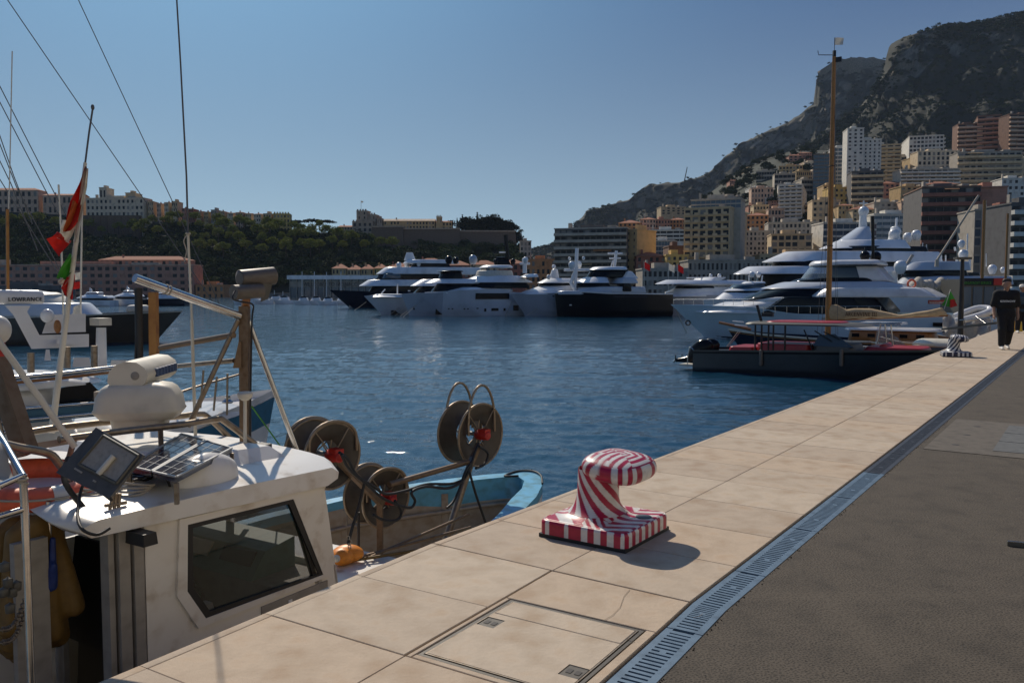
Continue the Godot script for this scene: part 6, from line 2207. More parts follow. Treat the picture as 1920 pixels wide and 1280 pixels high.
func make_roof_gear(b: Node3D) -> void:
	var mb := MB.new()
	# raised forward part of the roof
	mb.hexa([bq(-0.98, 2.90, -2.5), bq(-0.98, 2.90, -1.02), bq(-0.10, 2.88, -1.02), bq(-0.10, 2.88, -2.5), bq(-0.86, 3.03, -2.4), bq(-0.86, 3.03, -1.16), bq(-0.20, 3.0, -1.16), bq(-0.20, 3.0, -2.4)])
	put("roof_step", mb, M.boat_white, b)
	# moulded lid
	var rings := []
	for k in 13:
		var f := k / 12.0
		var s := lerpf(-1.06, -0.66, f)
		var w := 0.10 * pow(maxf(sin(PI * clampf(f * 0.92 + 0.04, 0, 1)), 0.02), 0.35)
		var h := 0.16 * pow(maxf(sin(PI * clampf(f * 0.8 + 0.08, 0, 1)), 0.02), 0.6)
		var ring := []
		for j in 14:
			var t := TAU * j / 14.0
			ring.append(bq(s, 2.925 + maxf(sin(t), -0.12) * h, -0.95 + cos(t) * w))
		rings.append(ring)
	mb = MB.new()
	mb.loft(rings)
	put("moulded_lid", mb, M.boat_white, b)
	# mast post, braces, boom
	var foot := bp(460, 862, -1.55)
	var head := bp(458, 574, -1.55)
	bar_part("mast_post", foot - UPV * 0.05, head, 0.062, 0.062, M.brown_steel, b)
	tube_part("brace", [bp(466, 602, -1.55), bp(571, 884, -1.35)], 0.018, M.steel, b)
	tube_part("brace", [bp(446, 600, -1.55), bp(352, 800, -1.75)], 0.017, M.dull_steel, b)
	mb = MB.new()
	mb.lathe(bp(571, 884, -1.35) - UPV * 0.01, [Vector2(0, 0.014), Vector2(0.06, 0.012), Vector2(0.062, 0.0)], 14)
	put("brace_foot", mb, M.steel, b)
	tube_part("boom", [bp(252, 521, -1.55), bp(448, 592, -1.55)], 0.027, M.steel, b, 14)
	mb = MB.new()
	for f in [0.27, 0.30]:
		var o := bp(252, 521, -1.55).lerp(bp(448, 592, -1.55), f)
		mb.ring(o, (bp(448, 592, -1.55) - bp(252, 521, -1.55)).normalized(), 0.028, 0.005, 14, 5)
	put("boom_lashing", mb, M.rope, b)
	tube_part("cross_tube", [bp(438, 628, -1.55), bp(300, 652, -2.4)], 0.02, M.brown_steel, b)
	tube_part("cross_tube", [bp(438, 676, -1.55), bp(296, 690, -2.4)], 0.016, M.dull_steel, b)
	mb = MB.new()
	mb.hexa([bp(436, 690, -1.57), bp(452, 690, -1.57), bp(452, 690, -1.53), bp(436, 690, -1.53), bp(447, 640, -1.57), bp(452, 640, -1.57), bp(452, 640, -1.53), bp(447, 640, -1.53)])
	put("bracket", mb, M.brown_steel, b)
	# gallows posts on the far side
	bar_part("gallows_post", bp(290, 790, -2.9), bp(287, 548, -2.9), 0.058, 0.058, M.mast_wood, b)
	tube_part("gallows_post", [bp(262, 790, -2.95), bp(259, 540, -2.95)], 0.03, M.rubber, b)
	for e in [[252, 690], [266, 690]]:
		tube_part("lashing_line", [bp(257, 560, -2.95), bp(e[0], e[1], -2.95)], 0.007, M.rubber, b, 5)
	# twin work lamp on the mast head
	mb = MB.new()
	var l0 := bp(449, 522, -1.55)
	var l1 := bp(512, 517, -1.5)
	mb.tube([l0 - NU * 0.004, l0, l1, l1 + NU * 0.004], [0.035, 0.058, 0.062, 0.045], 18)
	var lamp := put("work_lamp", mb, M.lamp_brown, b)
	mb = MB.new()
	mb.tube([bp(437, 548, -1.5), bp(489, 545, -1.48)], 0.05, 18)
	put("lower_housing", mb, M.lamp_brown, lamp)
	mb = MB.new()
	mb.hexa([bp(488, 566, -1.52), bp(503, 560, -1.52), bp(503, 560, -1.48), bp(488, 566, -1.48), bp(495, 515, -1.52), bp(517, 503, -1.52), bp(517, 503, -1.48), bp(495, 515, -1.48)])
	put("visor", mb, M.lamp_grey, lamp)
	mb = MB.new()
	mb.bar(bp(459, 578, -1.55), bp(462, 552, -1.5), 0.05, 0.03)
	put("lamp_bracket", mb, M.wood, lamp)
	tube_part("lamp_cable", curve([bp(440, 545, -1.45), bp(436, 560, -1.42), bp(455, 566, -1.45), bp(474, 572, -1.47), bp(472, 600, -1.5), bp(470, 700, -1.5), bp(468, 840, -1.5)]), 0.006, M.rubber, lamp, 6)
	# GPS mushroom
	mb = MB.new()
	var gp := bp(459, 846, -1.35)
	var gt := bp(459, 745, -1.35)
	mb.tube([gp, gt], 0.012, 8)
	mb.lathe(gt, [Vector2(0, -0.02), Vector2(0.02, -0.02), Vector2(0.045, 0.0), Vector2(0.05, 0.022), Vector2(0.045, 0.036), Vector2(0, 0.042)], 18)
	put("gps_antenna", mb, M.cream, b)
	# mushroom vent and small box at the roof's front
	mb = MB.new()
	mb.lathe(bq(-0.12, 2.89, -1.18), [Vector2(0.045, 0.0), Vector2(0.045, 0.02), Vector2(0.06, 0.022), Vector2(0.058, 0.034), Vector2(0, 0.04)], 18)
	put("vent", mb, M.cream, b)
	mb = MB.new()
	sblock(mb, -0.2, -0.14, 2.9, 3.0, -1.3, -1.2)
	put("navigation_light", mb, M.rubber, b)
	# roof rack
	tube_part("rack_tube", curve(bpx([[40, 812], [120, 800], [215, 790], [330, 781], [372, 776], [392, 784], [446, 836]], -1.95), 4), 0.021, M.dull_steel, b)
	tube_part("rack_tube", curve(bpx([[110, 824], [230, 808], [330, 797], [404, 786], [424, 792], [508, 856]], -1.45), 4), 0.021, M.dull_steel, b)
	tube_part("rack_tube", curve(bpx([[-30, 822], [30, 838], [90, 850], [112, 872], [140, 905]], -1.3), 4), 0.022, M.dull_steel, b)
	for e in [[300, 800, 302, 850], [140, 818, 128, 860]]:
		tube_part("rack_leg", [bp(e[0], e[1], -1.45), bp(e[2], e[3], -1.5)], 0.016, M.dull_steel, b)
	# solar panels on the roof
	var y := 3.06
	var c0 := on_level(242, 874, y)
	var c1 := on_level(330, 894, y)
	var c2 := on_level(434, 840, y)
	var c3 := on_level(340, 813, y)
	for part in 2:
		var f0 := 0.0 if part == 0 else 0.52
		var f1 := 0.48 if part == 0 else 1.0
		var a := c0.lerp(c1, f0)
		var d := c0.lerp(c1, f1)
		var e := c3.lerp(c2, f1)
		var g := c3.lerp(c2, f0)
		mb = MB.new()
		mb.slab([a - UPV * 0.03, d - UPV * 0.03, e - UPV * 0.03, g - UPV * 0.03], [a, d, e, g])
		var panel := put("solar_panel", mb, M.solar, b)
		mb = MB.new()
		for k in [[a, d], [d, e], [e, g], [g, a]]:
			mb.bar(k[0] + UPV * 0.001, k[1] + UPV * 0.001, 0.012, 0.008)
		put("panel_frame", mb, M.solar_line, panel)
		mb = MB.new()
		for k in range(1, 6):
			var t := k / 6.0
			mb.bar(a.lerp(g, t) + UPV * 0.0015, d.lerp(e, t) + UPV * 0.0015, 0.0025, 0.001)
		for k in range(1, 3):
			var t := k / 3.0
			mb.bar(a.lerp(d, t) + UPV * 0.0015, g.lerp(e, t) + UPV * 0.0015, 0.0025, 0.001)
		put("cell_lines", mb, M.solar_line, panel)
	for p in [c0, c1, c2, c3]:
		bar_part("panel_leg", Vector3(p.x, 2.92, p.z), p - UPV * 0.03, 0.02, 0.02, M.dull_steel, b)
	# open-array radar on its pedestal
	var R := bp(258, 770, -1.7)
	var rx := Vector3(0.985, 0, -0.17).normalized()
	var rz := rx.cross(UPV)
	var px := R.distance_to(EYE) / FOCAL
	mb = MB.new()
	rings = []
	for lv in [[-32, -42, 26], [-12, -45, 28], [-11, -60, 38], [0, -69, 43], [3, -71, 44], [6, -69, 43], [26, -66, 41], [40, -58, 36], [46, -50, 30], [49, -36, 22]]:
		var ring := []
		for j in 24:
			var t := TAU * j / 24.0
			var ex := signf(cos(t)) * pow(absf(cos(t)), 0.30)
			var ez := signf(sin(t)) * pow(absf(sin(t)), 0.42)
			ring.append(R + rx * (ex * -lv[1] * px * 1.0 + 4 * px) - rz * ez * lv[2] * px + UPV * lv[0] * px)
		rings.append(ring)
	mb.loft(rings)
	var radar := put("radar_gearbox", mb, M.cream, b)
	mb = MB.new()
	mb.obox(R + rx * -56 * px + UPV * 28 * px + rz * 20 * px, rx * 5 * px, UPV * 9 * px, -rz * 8 * px)
	put("gearbox_plate", mb, M.grey, radar)
	mb = MB.new()
	var n0 := bp(243, 704, -1.66)
	var dir := Vector3(-0.10, 0, -0.99).normalized()
	rings = []
	for k in 2:
		var o := n0 + dir * (k * 0.62 - 0.02)
		var sx := dir.cross(UPV).normalized()
		var ring := []
		for e in [[-38, -14], [-36, 2], [-26, 16], [-6, 24], [14, 22], [28, 12], [33, -2], [28, -16], [16, -24], [-30, -24]]:
			ring.append(o + sx * e[0] * px * 0.92 + UPV * (e[1] + 2) * px * 0.92)
		rings.append(ring)
	mb.loft(rings)
	var scan := put("radar_scanner", mb, M.cream, b)
	mb = MB.new()
	var sx2 := dir.cross(UPV).normalized()
	mb.lathe(n0 - dir * 0.022 + sx2 * 10 * px, [Vector2(0.0, 0.004), Vector2(5 * px, 0.004), Vector2(7 * px, 0.0)], 16, -dir)
	put("end_cap", mb, M.door_grey, scan)
	for k in 7:
		mb = MB.new()
		mb.obox(n0 + dir * (0.16 + k * 0.062) + sx2 * 30.5 * px + UPV * 1 * px, dir * 0.020, UPV * 7 * px, sx2 * 2 * px)
		put("scanner_letter", mb, M.print_blue, scan)
	# square floodlight turned to the deck
	var z := 3.75
	var f0 := at_depth(179, 801, z + 0.10)
	var f1 := at_depth(268, 853, z + 0.02)
	var f2 := at_depth(204, 934, z - 0.10)
	var f3 := at_depth(104, 886, z - 0.02)
	var nrm := (f1 - f0).cross(f3 - f0).normalized()
	if nrm.z < 0.0:
		nrm = -nrm
	mb = MB.new()
	var bk := []
	for p in [f0, f1, f2, f3]:
		bk.append(p - nrm * 0.09 + Vector3(-0.025, 0.03, 0))
	mb.slab(bk, [f0, f1, f2, f3])
	var flood := put("floodlight", mb, M.lamp_grey, b)
	mb = MB.new()
	var g4 := []
	for e in [[0.22, 0.06], [0.95, 0.06], [0.95, 0.70], [0.22, 0.70]]:
		g4.append(f0.lerp(f1, e[0]).lerp(f3.lerp(f2, e[0]), e[1]) + nrm * 0.004)
	mb.cap(g4, false)
	put("reflector", mb, M.reflector, flood)
	mb = MB.new()
	for k in 4:
		mb.bar(g4[k] + nrm * 0.003, g4[(k + 1) % 4] + nrm * 0.003, 0.010, 0.010)
	put("glass_frame", mb, M.lamp_grey, flood)
	mb = MB.new()
	var lb := f0.lerp(f1, 0.62).lerp(f3.lerp(f2, 0.62), 0.5) + nrm * 0.012
	mb.tube([lb - (f3 - f0).normalized() * 0.05, lb + (f3 - f0).normalized() * 0.05], 0.014, 10)
	put("lamp_tube", mb, M.cream, flood)
	mb = MB.new()
	for e in [[0.28, 0.80, 0.16], [0.62, 0.84, 0.06]]:
		var o := f0.lerp(f1, e[0]).lerp(f3.lerp(f2, e[0]), e[1]) + nrm * 0.002
		mb.obox(o, (f1 - f0) * e[2] * 0.5, (f3 - f0) * 0.016, nrm * 0.001)
	put("maker_mark", mb, M.reflector, flood)
	tube_part("stirrup", curve([f3.lerp(f0, 0.3), bp(120, 900, -0.95), bp(150, 945, -0.95), bp(175, 968, -0.9)]), 0.014, M.rubber, flood)
	tube_part("flood_cable", curve([f2 - nrm * 0.02, bp(160, 905, -0.9), bp(146, 950, -0.88), bp(150, 988, -0.75), bp(180, 1002, -0.7), bp(205, 990, -0.7)]), 0.008, M.rubber, flood, 7)
	# cables and lines over the roof
	for e in [[[[250, 900], [300, 890], [318, 915], [300, 940], [290, 950]], 0.007], [[[210, 950], [240, 930], [275, 925], [300, 945]], 0.004], [[[190, 960], [230, 945], [262, 950]], 0.004], [[[405, 880], [420, 850], [440, 838], [455, 850], [430, 862], [410, 880]], 0.008], [[[440, 850], [450, 830], [470, 850], [468, 870]], 0.007]]:
		tube_part("roof_cable", curve(bpx(e[0], -0.95 if e[0][0][0] < 350 else -1.4)), e[1], M.rubber if e[1] > 0.005 else M.rope, b, 6)
	mb = MB.new()
	for k in 3:
		mb.tube([bp(205 + k * 8, 955, -0.85), bp(212 + k * 6, 925, -0.85)], 0.009, 6)
	mb.tube([bp(196, 948, -0.85), bp(236, 942, -0.85)], 0.010, 6)
	put("cleat", mb, M.dull_steel, b)
	# coils of line left on the roof
	for e in [[-1.28, -0.98, 0.075, 4], [-1.12, -1.18, 0.06, 3], [-1.42, -1.12, 0.07, 3]]:
		mb = MB.new()
		for k in e[3]:
			mb.ring(bq(e[0] + 0.012 * k, 2.945 + 0.012 * k, e[1] - 0.01 * k), (UPV + NU * 0.12 * (k - 1)).normalized(), e[2] + 0.006 * k, 0.0065, 22, 6)
		put("line_coil", mb, M.rope if e[2] > 0.065 else M.rubber, b)
	# lifebuoy lying on the roof
	var lo := bq(-1.56, 2.985, -1.42)
	var ring_ := thing("lifebuoy", lo, "orange lifebuoy with pale tape lying on the wheelhouse roof behind the floodlight", "lifebuoy")
	mb = MB.new()
	var tilt := (UPV + NV * 0.12).normalized()
	mb.ring(lo, tilt, 0.265, 0.062, 48, 14)
	put("ring", mb, M.orange, ring_)
	for k in 4:
		var w := TAU * k / 4.0 + 0.55
		mb = MB.new()
		mb.ring(lo, tilt, 0.265, 0.064, 4, 14, w, w + 0.22)
		put("tape", mb, M.tape, ring_)
	mb = MB.new()
	mb.ring(lo + UPV * 0.02, tilt, 0.335, 0.006, 40, 5)
	put("grab_line", mb, M.rope, ring_)
	# whip antenna
	mb = MB.new()
	mb.tube([bp(366, 822, -1.9), bp(359, 600, -1.9)], 0.012, 8)
	mb.tube([bp(359, 600, -1.9), bp(352, 440, -1.9)], 0.009, 8)
	var an := put("whip_antenna", mb, M.cream, b)
	mb = MB.new()
	mb.tube([bp(352, 440, -1.9), bp(349, 330, -1.9), bp(338, 120, -1.9), bp(326, -80, -1.9)], [0.007, 0.006, 0.0055, 0.005], 6)
	put("antenna_tip", mb, M.wire, an)
	mb = MB.new()
	mb.ring(bp(352, 438, -1.9), UPV, 0.013, 0.006, 12, 5)
	mb.tube(curve([bp(350, 440, -1.88), bp(344, 452, -1.88), bp(349, 470, -1.88), bp(345, 490, -1.88)]), 0.004, 5)
	put("antenna_lashing", mb, M.rope, an)

func make_drums(b: Node3D) -> void:
	var ax := (NV * 0.985 + NU * -0.17).normalized()
	var du := ax.cross(UPV).normalized()
	for e in [[882, 812, -1.85, 0.315, true, 0.25], [604, 850, -1.95, 0.27, false, 0.24], [706, 930, -1.95, 0.26, false, 0.22]]:
		var o := bp(e[0], e[1], e[2])
		var R: float = e[3]
		var half: float = e[5] / 2.0
		var mb := MB.new()
		mb.tube([o - ax * (half + 0.05), o + ax * (half + 0.05)], 0.022, 10)
		var drum := put("net_drum", mb, M.drum_metal, b)
		for sg in [-1.0, 1.0]:
			mb = MB.new()
			mb.lathe(o + ax * sg * half, [Vector2(R * 0.43, -0.06 * sg), Vector2(R * 0.45, -0.04 * sg), Vector2(R * 0.7, 0.0), Vector2(R * 0.97, 0.02 * sg), Vector2(R * 0.97, 0.026 * sg), Vector2(R * 0.7, 0.006 * sg), Vector2(R * 0.43, -0.05 * sg)], 40, ax)
			put("flange", mb, M.drum_metal, drum)
			mb = MB.new()
			mb.ring(o + ax * sg * (half + 0.022), ax, R, 0.013, 44, 8)
			put("rim", mb, M.dull_steel, drum)
			mb = MB.new()
			for k in 8:
				var w := TAU * k / 8.0 + 0.2
				mb.tube([o + ax * sg * half * 0.8, o + ax * sg * half * 0.8 + (du * cos(w) + UPV * sin(w)) * R * 0.46], 0.007, 5)
			put("spokes", mb, M.dull_steel, drum).set_meta("kind", "stuff")
			# wire guard over each flange
			var reach := 1.66 if e[4] else 1.10
			var pts := []
			for k in 15:
				var w := PI * k / 14.0
				var rise: float = R * reach - R * 0.5
				pts.append(o + ax * sg * (half + 0.035) + du * cos(w) * R * (0.60 if e[4] else 0.86) + UPV * (R * 0.45 + sin(w) * rise))
			pts.push_front(pts[0] - UPV * R * 0.4)
			pts.append(pts[-1] - UPV * R * 0.4)
			tube_part("guard", pts, 0.0135, M.dull_steel, drum, 7)
			for k in 2:
				var w := 0.9 + k * 1.3
				tube_part("guard_strut", [o + ax * sg * (half + 0.03) + (du * cos(w) + UPV * sin(w)) * R * 0.3, o + ax * sg * (half + 0.035) + (du * cos(w) + UPV * sin(w)) * R], 0.006, M.dull_steel, drum, 5)
		mb = MB.new()
		mb.lathe(o + ax * half, [Vector2(0, -0.02), Vector2(0.052, -0.02), Vector2(0.052, 0.06), Vector2(0.045, 0.062), Vector2(0.045, 0.12), Vector2(0.03, 0.13), Vector2(0, 0.13)], 16, ax)
		mb.obox(o + ax * (half + 0.07) + UPV * 0.045, du * 0.04, UPV * 0.02, ax * 0.05)
		put("motor", mb, M.red_motor, drum)
	# arms and posts
	bar_part("drum_arm", bp(628, 856, -1.75), bp(716, 944, -1.75), 0.055, 0.055, M.brown_steel, b)
	bar_part("drum_post", bp(712, 936, -1.75), bq(1.53, 1.12, -1.75), 0.05, 0.05, M.brown_steel, b)
	tube_part("drum_post", [bp(886, 858, -1.66), bq(2.05, 1.12, -1.66)], 0.036, M.dull_steel, b)
	bar_part("drum_arm", bp(880, 876, -1.66), bp(898, 832, -1.66), 0.05, 0.05, M.brown_steel, b)
	tube_part("cross_tube", [bp(878, 866, -1.66), bp(730, 908, -1.74)], 0.026, M.brown_steel, b)
	# hydraulic hoses
	var hoses := [[[[636, 848], [652, 862], [668, 890], [700, 912], [724, 926], [760, 920], [800, 908], [850, 906], [876, 890], [890, 850], [898, 830]], -1.62], [[[640, 852], [655, 880], [690, 910], [720, 935], [765, 952], [778, 940], [772, 922], [800, 912], [840, 915], [868, 900], [884, 868]], -1.6], [[[884, 866], [872, 885], [862, 915], [850, 940], [838, 952]], -1.6], [[[880, 884], [890, 920], [900, 950], [912, 985]], -1.55], [[[740, 938], [752, 960], [744, 975], [720, 975], [700, 965]], -1.6], [[[898, 836], [915, 850], [908, 870], [892, 878]], -1.6], [[[683, 905], [672, 950], [660, 990], [652, 1020]], -1.6]]
	for h in hoses:
		tube_part("hydraulic_hose", curve(bpx(h[0], h[1])), 0.013, M.rubber, b, 7)
	tube_part("support_stay", [bp(672, 960, -1.75), bp(672, 1030, -1.75)], 0.012, M.rubber, b)
	var mb := MB.new()
	for k in 7:
		mb.ring(bp(653 + (k % 3) * 2, 1008 + k * 4, -1.6), (NU + UPV * (k % 2)).normalized(), 0.016, 0.004, 10, 5)
	put("chain", mb, M.rope, b)

func make_after_end(b: Node3D) -> void:
	# steel post and canvas frame near the quay
	tube_part("awning_post", [bp(62, 1420, -0.74), bp(47, 990, -0.74), bp(42, 890, -0.74)], 0.0165, M.steel, b, 12)
	tube_part("awning_rail", [bp(42, 892, -0.74), bp(-60, 935, -0.74)], 0.014, M.steel, b, 10)
	tube_part("awning_rail", [bp(42, 893, -0.74), bp(8, 832, -1.0), bp(-30, 770, -1.3)], 0.016, M.steel, b, 10)
	tube_part("awning_rail", [bp(42, 955, -0.74), bp(-60, 985, -0.74)], 0.014, M.steel, b, 10)
	var mb := MB.new()
	var rows := []
	for a in 9:
		var row := []
		for c in 9:
			var f := a / 8.0
			var g := c / 8.0
			var top := bp(4 - 60 * g, 832 + 6 * g, -1.0)
			var low := bp(36 - 90 * g, 905 + 40 * g, -0.76)
			row.append(top.lerp(low, f) + UPV * 0.02 * sin(f * 7.0 + g * 5.0) - UPV * 0.03 * sin(f * PI))
		rows.append(row)
	mb.grid(rows)
	put("awning_canvas", mb, M.canvas, b)
	mb = MB.new()
	mb.ring(bp(40, 898, -0.74), UPV, 0.022, 0.006, 12, 5)
	mb.ring(bp(41, 905, -0.74), (UPV + NU * 0.4).normalized(), 0.022, 0.006, 12, 5)
	put("awning_lashing", mb, M.rope, b)
	# big rusty channel leaning over the work deck, and the pale stay beside it
	bar_part("derrick_channel", bp(-14, 660, -1.7), bp(50, 852, -1.5), 0.075, 0.10, M.brown_steel, b)
	tube_part("derrick_channel_edge", [bp(-30, 700, -1.6), bp(8, 850, -1.5)], 0.02, M.dull_steel, b)
	tube_part("pale_stay", [bp(-6, 636, -1.5), bp(140, 838, -1.3)], 0.017, M.cream, b)
	mb = MB.new()
	mb.hexa([bp(30, 850, -1.9), bp(130, 832, -1.9), bp(130, 832, -1.5), bp(30, 850, -1.5), bp(30, 836, -1.9), bp(130, 820, -1.9), bp(130, 820, -1.5), bp(30, 836, -1.5)])
	put("shelf", mb, M.inner_hull, b)
	# work deck: dark bulkhead, oilskins, bins
	mb = MB.new()
	sblock(mb, -4.4, -1.36, 1.12, 2.72, -2.72, -2.66)
	put("work_deck_screen", mb, M.boat_white, b)
	mb = MB.new()
	sblock(mb, -2.9, -1.40, 1.0, 2.74, -1.62, -1.56)
	put("locker_front", mb, M.boat_white, b)
	for e in [[62, -1.15, 1.0], [34, -1.25, 0.92]]:
		var jk := []
		var hang := bp(e[0], 985, e[1])
		for k in 5:
			var x: float = (k - 2) * 0.055 * e[2]
			jk.append([hang + NU * x * 0.4 + NV * 0.02 * (k % 2), hang + NU * x + NV * (0.03 if k % 2 else -0.02) - UPV * (0.55 + 0.05 * (k % 3)), 0.045, 0.06])
		for sg in [-1.0, 1.0]:
			jk.append([hang + NU * 0.09 * sg - UPV * 0.03, hang + NU * 0.16 * sg + NV * 0.06 - UPV * 0.45, 0.045, 0.05])
		put("oilskin", flesh(jk, 0.018, 0.03), M.oilskin, b)
	put("blue_bag", flesh([[bp(98, 1010, -1.05), bp(96, 1100, -1.05), 0.014, 0.024], [bp(100, 1060, -1.02), bp(96, 1095, -1.06), 0.016, 0.022]], 0.012, 0.02), M.blue_bin, b)
	tube_part("grab_rail", [bp(90, 940, -1.1), bp(91, 1015, -1.1)], 0.013, M.steel, b)
	mb = MB.new()
	sblock(mb, -2.35, -1.55, 1.0, 1.52, -1.5, -0.9, 0.02)
	put("fish_bin", mb, M.blue_bin, b)
	mb = MB.new()
	for k in 26:
		var f := k / 25.0
		var o := bp(2, 1180, -0.95).lerp(bp(48, 1118, -0.95), f) - UPV * 0.05 * sin(f * PI)
		mb.ring(o, NU if k % 2 else UPV, 0.011, 0.0035, 8, 4)
		mb.ring(o - UPV * 0.06, NU if k % 2 else UPV, 0.011, 0.0035, 8, 4)
	put("chain", mb, M.dull_steel, b)
	mb = MB.new()
	for e in [[8, 1062], [14, 1092], [30, 1098], [22, 1110], [6, 1110], [18, 1140]]:
		mb = MB.new()
		mb.lathe(bp(e[0], e[1], -0.9), [Vector2(0, -0.02), Vector2(0.02, -0.02), Vector2(0.022, 0.015), Vector2(0.01, 0.02), Vector2(0, 0.03)], 10)
		put("valve", mb, M.lamp_grey, b)
	# flagstaff with its flags
	var F := -2.3
	var fs := thing("flagstaff", bp(98, 800, F), "white flagstaff with a limp red and white flag above a small tricolour", "flagpole")
	mb = MB.new()
	mb.tube([bp(96, 812, F), bp(128, 560, F), bp(146, 420, F), bp(159, 305, F)], [0.021, 0.017, 0.014, 0.011], 10)
	put("staff", mb, M.cream, fs)
	mb = MB.new()
	mb.tube([bp(159, 305, F), bp(166, 250, F), bp(173, 204, F)], 0.006, 6)
	mb.ball(bp(173, 201, F), Vector3(0.012, 0.02, 0.012), 8, 6)
	put("staff_tip", mb, M.wire, fs)
	flag_piece("flag_field", fs, [[[158, 312], [160, 313]], [[146, 344], [157, 346]], [[133, 376], [151, 384]], [[124, 410], [143, 416]], [[116, 436], [132, 432]]], F, M.flag_red)
	flag_piece("flag_fold", fs, [[[135, 375], [150, 384]], [[126, 402], [147, 410]], [[117, 434], [133, 431]]], F + 0.02, M.flag_orange)
	flag_piece("flag_hoist", fs, [[[160, 312], [163, 316]], [[156, 345], [162, 352]], [[151, 383], [157, 388]], [[142, 416], [148, 420]], [[136, 452], [141, 455]]], F, M.flag_white)
	flag_piece("flag_band", fs, [[[116, 412], [142, 416]], [[110, 434], [134, 444]], [[106, 446], [129, 456]]], F - 0.01, M.flag_white)
	flag_piece("flag_fly", fs, [[[106, 434], [131, 452]], [[95, 444], [124, 464]], [[86, 448], [110, 481]]], F, M.flag_red)
	flag_piece("tricolour_green", fs, [[[130, 474], [138, 492]], [[112, 500], [138, 506]], [[105, 522], [124, 524]]], F, M.flag_green)
	flag_piece("tricolour_white", fs, [[[112, 520], [126, 524]], [[106, 526], [122, 534]], [[112, 532], [120, 540]]], F + 0.01, M.flag_white)
	flag_piece("tricolour_red", fs, [[[122, 520], [138, 514]], [[112, 540], [139, 536]], [[118, 545], [137, 548]], [[124, 556], [134, 562]]], F, M.flag_red)
	# thin mooring line to the water
	tube_part("green_line", [bp(472, 762, -1.6), bp(528, 840, -2.4)], 0.006, M.flag_green, b, 5)

func flag_piece(called: String, parent: Node3D, rows: Array, v: float, m: Material) -> void:
	var mb := MB.new()
	var grid := []
	for k in rows.size():
		var a: Array = rows[k][0]
		var c: Array = rows[k][1]
		var row := []
		for j in 7:
			var f := j / 6.0
			row.append(bp(lerpf(a[0], c[0], f), lerpf(a[1], c[1], f), v + 0.035 * sin(f * 6.0 + k * 0.9)))
		grid.append(row)
	# finer rows between
	var fine := []
	for k in grid.size() - 1:
		for t in 4:
			var row := []
			for j in 7:
				row.append(grid[k][j].lerp(grid[k + 1][j], t / 4.0) + NV * 0.012 * sin(j * 1.3 + (k + t / 4.0) * 2.0))
			fine.append(row)
	fine.append(grid[-1])
	mb.grid(fine)
	put(called, mb, m, parent)

# ---------------------------------------------------------------- lettering
func letters(called: String, text: String, at: Vector3, right: Vector3, up: Vector3, width: float, m: Material, parent: Node3D, squash := 1.0) -> void:
	var t := TextMesh.new()
	t.text = text
	var f := SystemFont.new()
	f.font_names = PackedStringArray(["Droid Sans"])
	f.font_weight = 700
	t.font = f
	t.font_size = 48
	t.pixel_size = 0.01
	t.depth = 0.02
	t.horizontal_alignment = HORIZONTAL_ALIGNMENT_CENTER
	var k := width / maxf(t.get_aabb().size.x, 0.01)
	var fwd := right.cross(up).normalized()
	inst(called, t, m, Transform3D(Basis(right.normalized() * k, up.normalized() * k * squash, fwd * 0.2), at), parent)

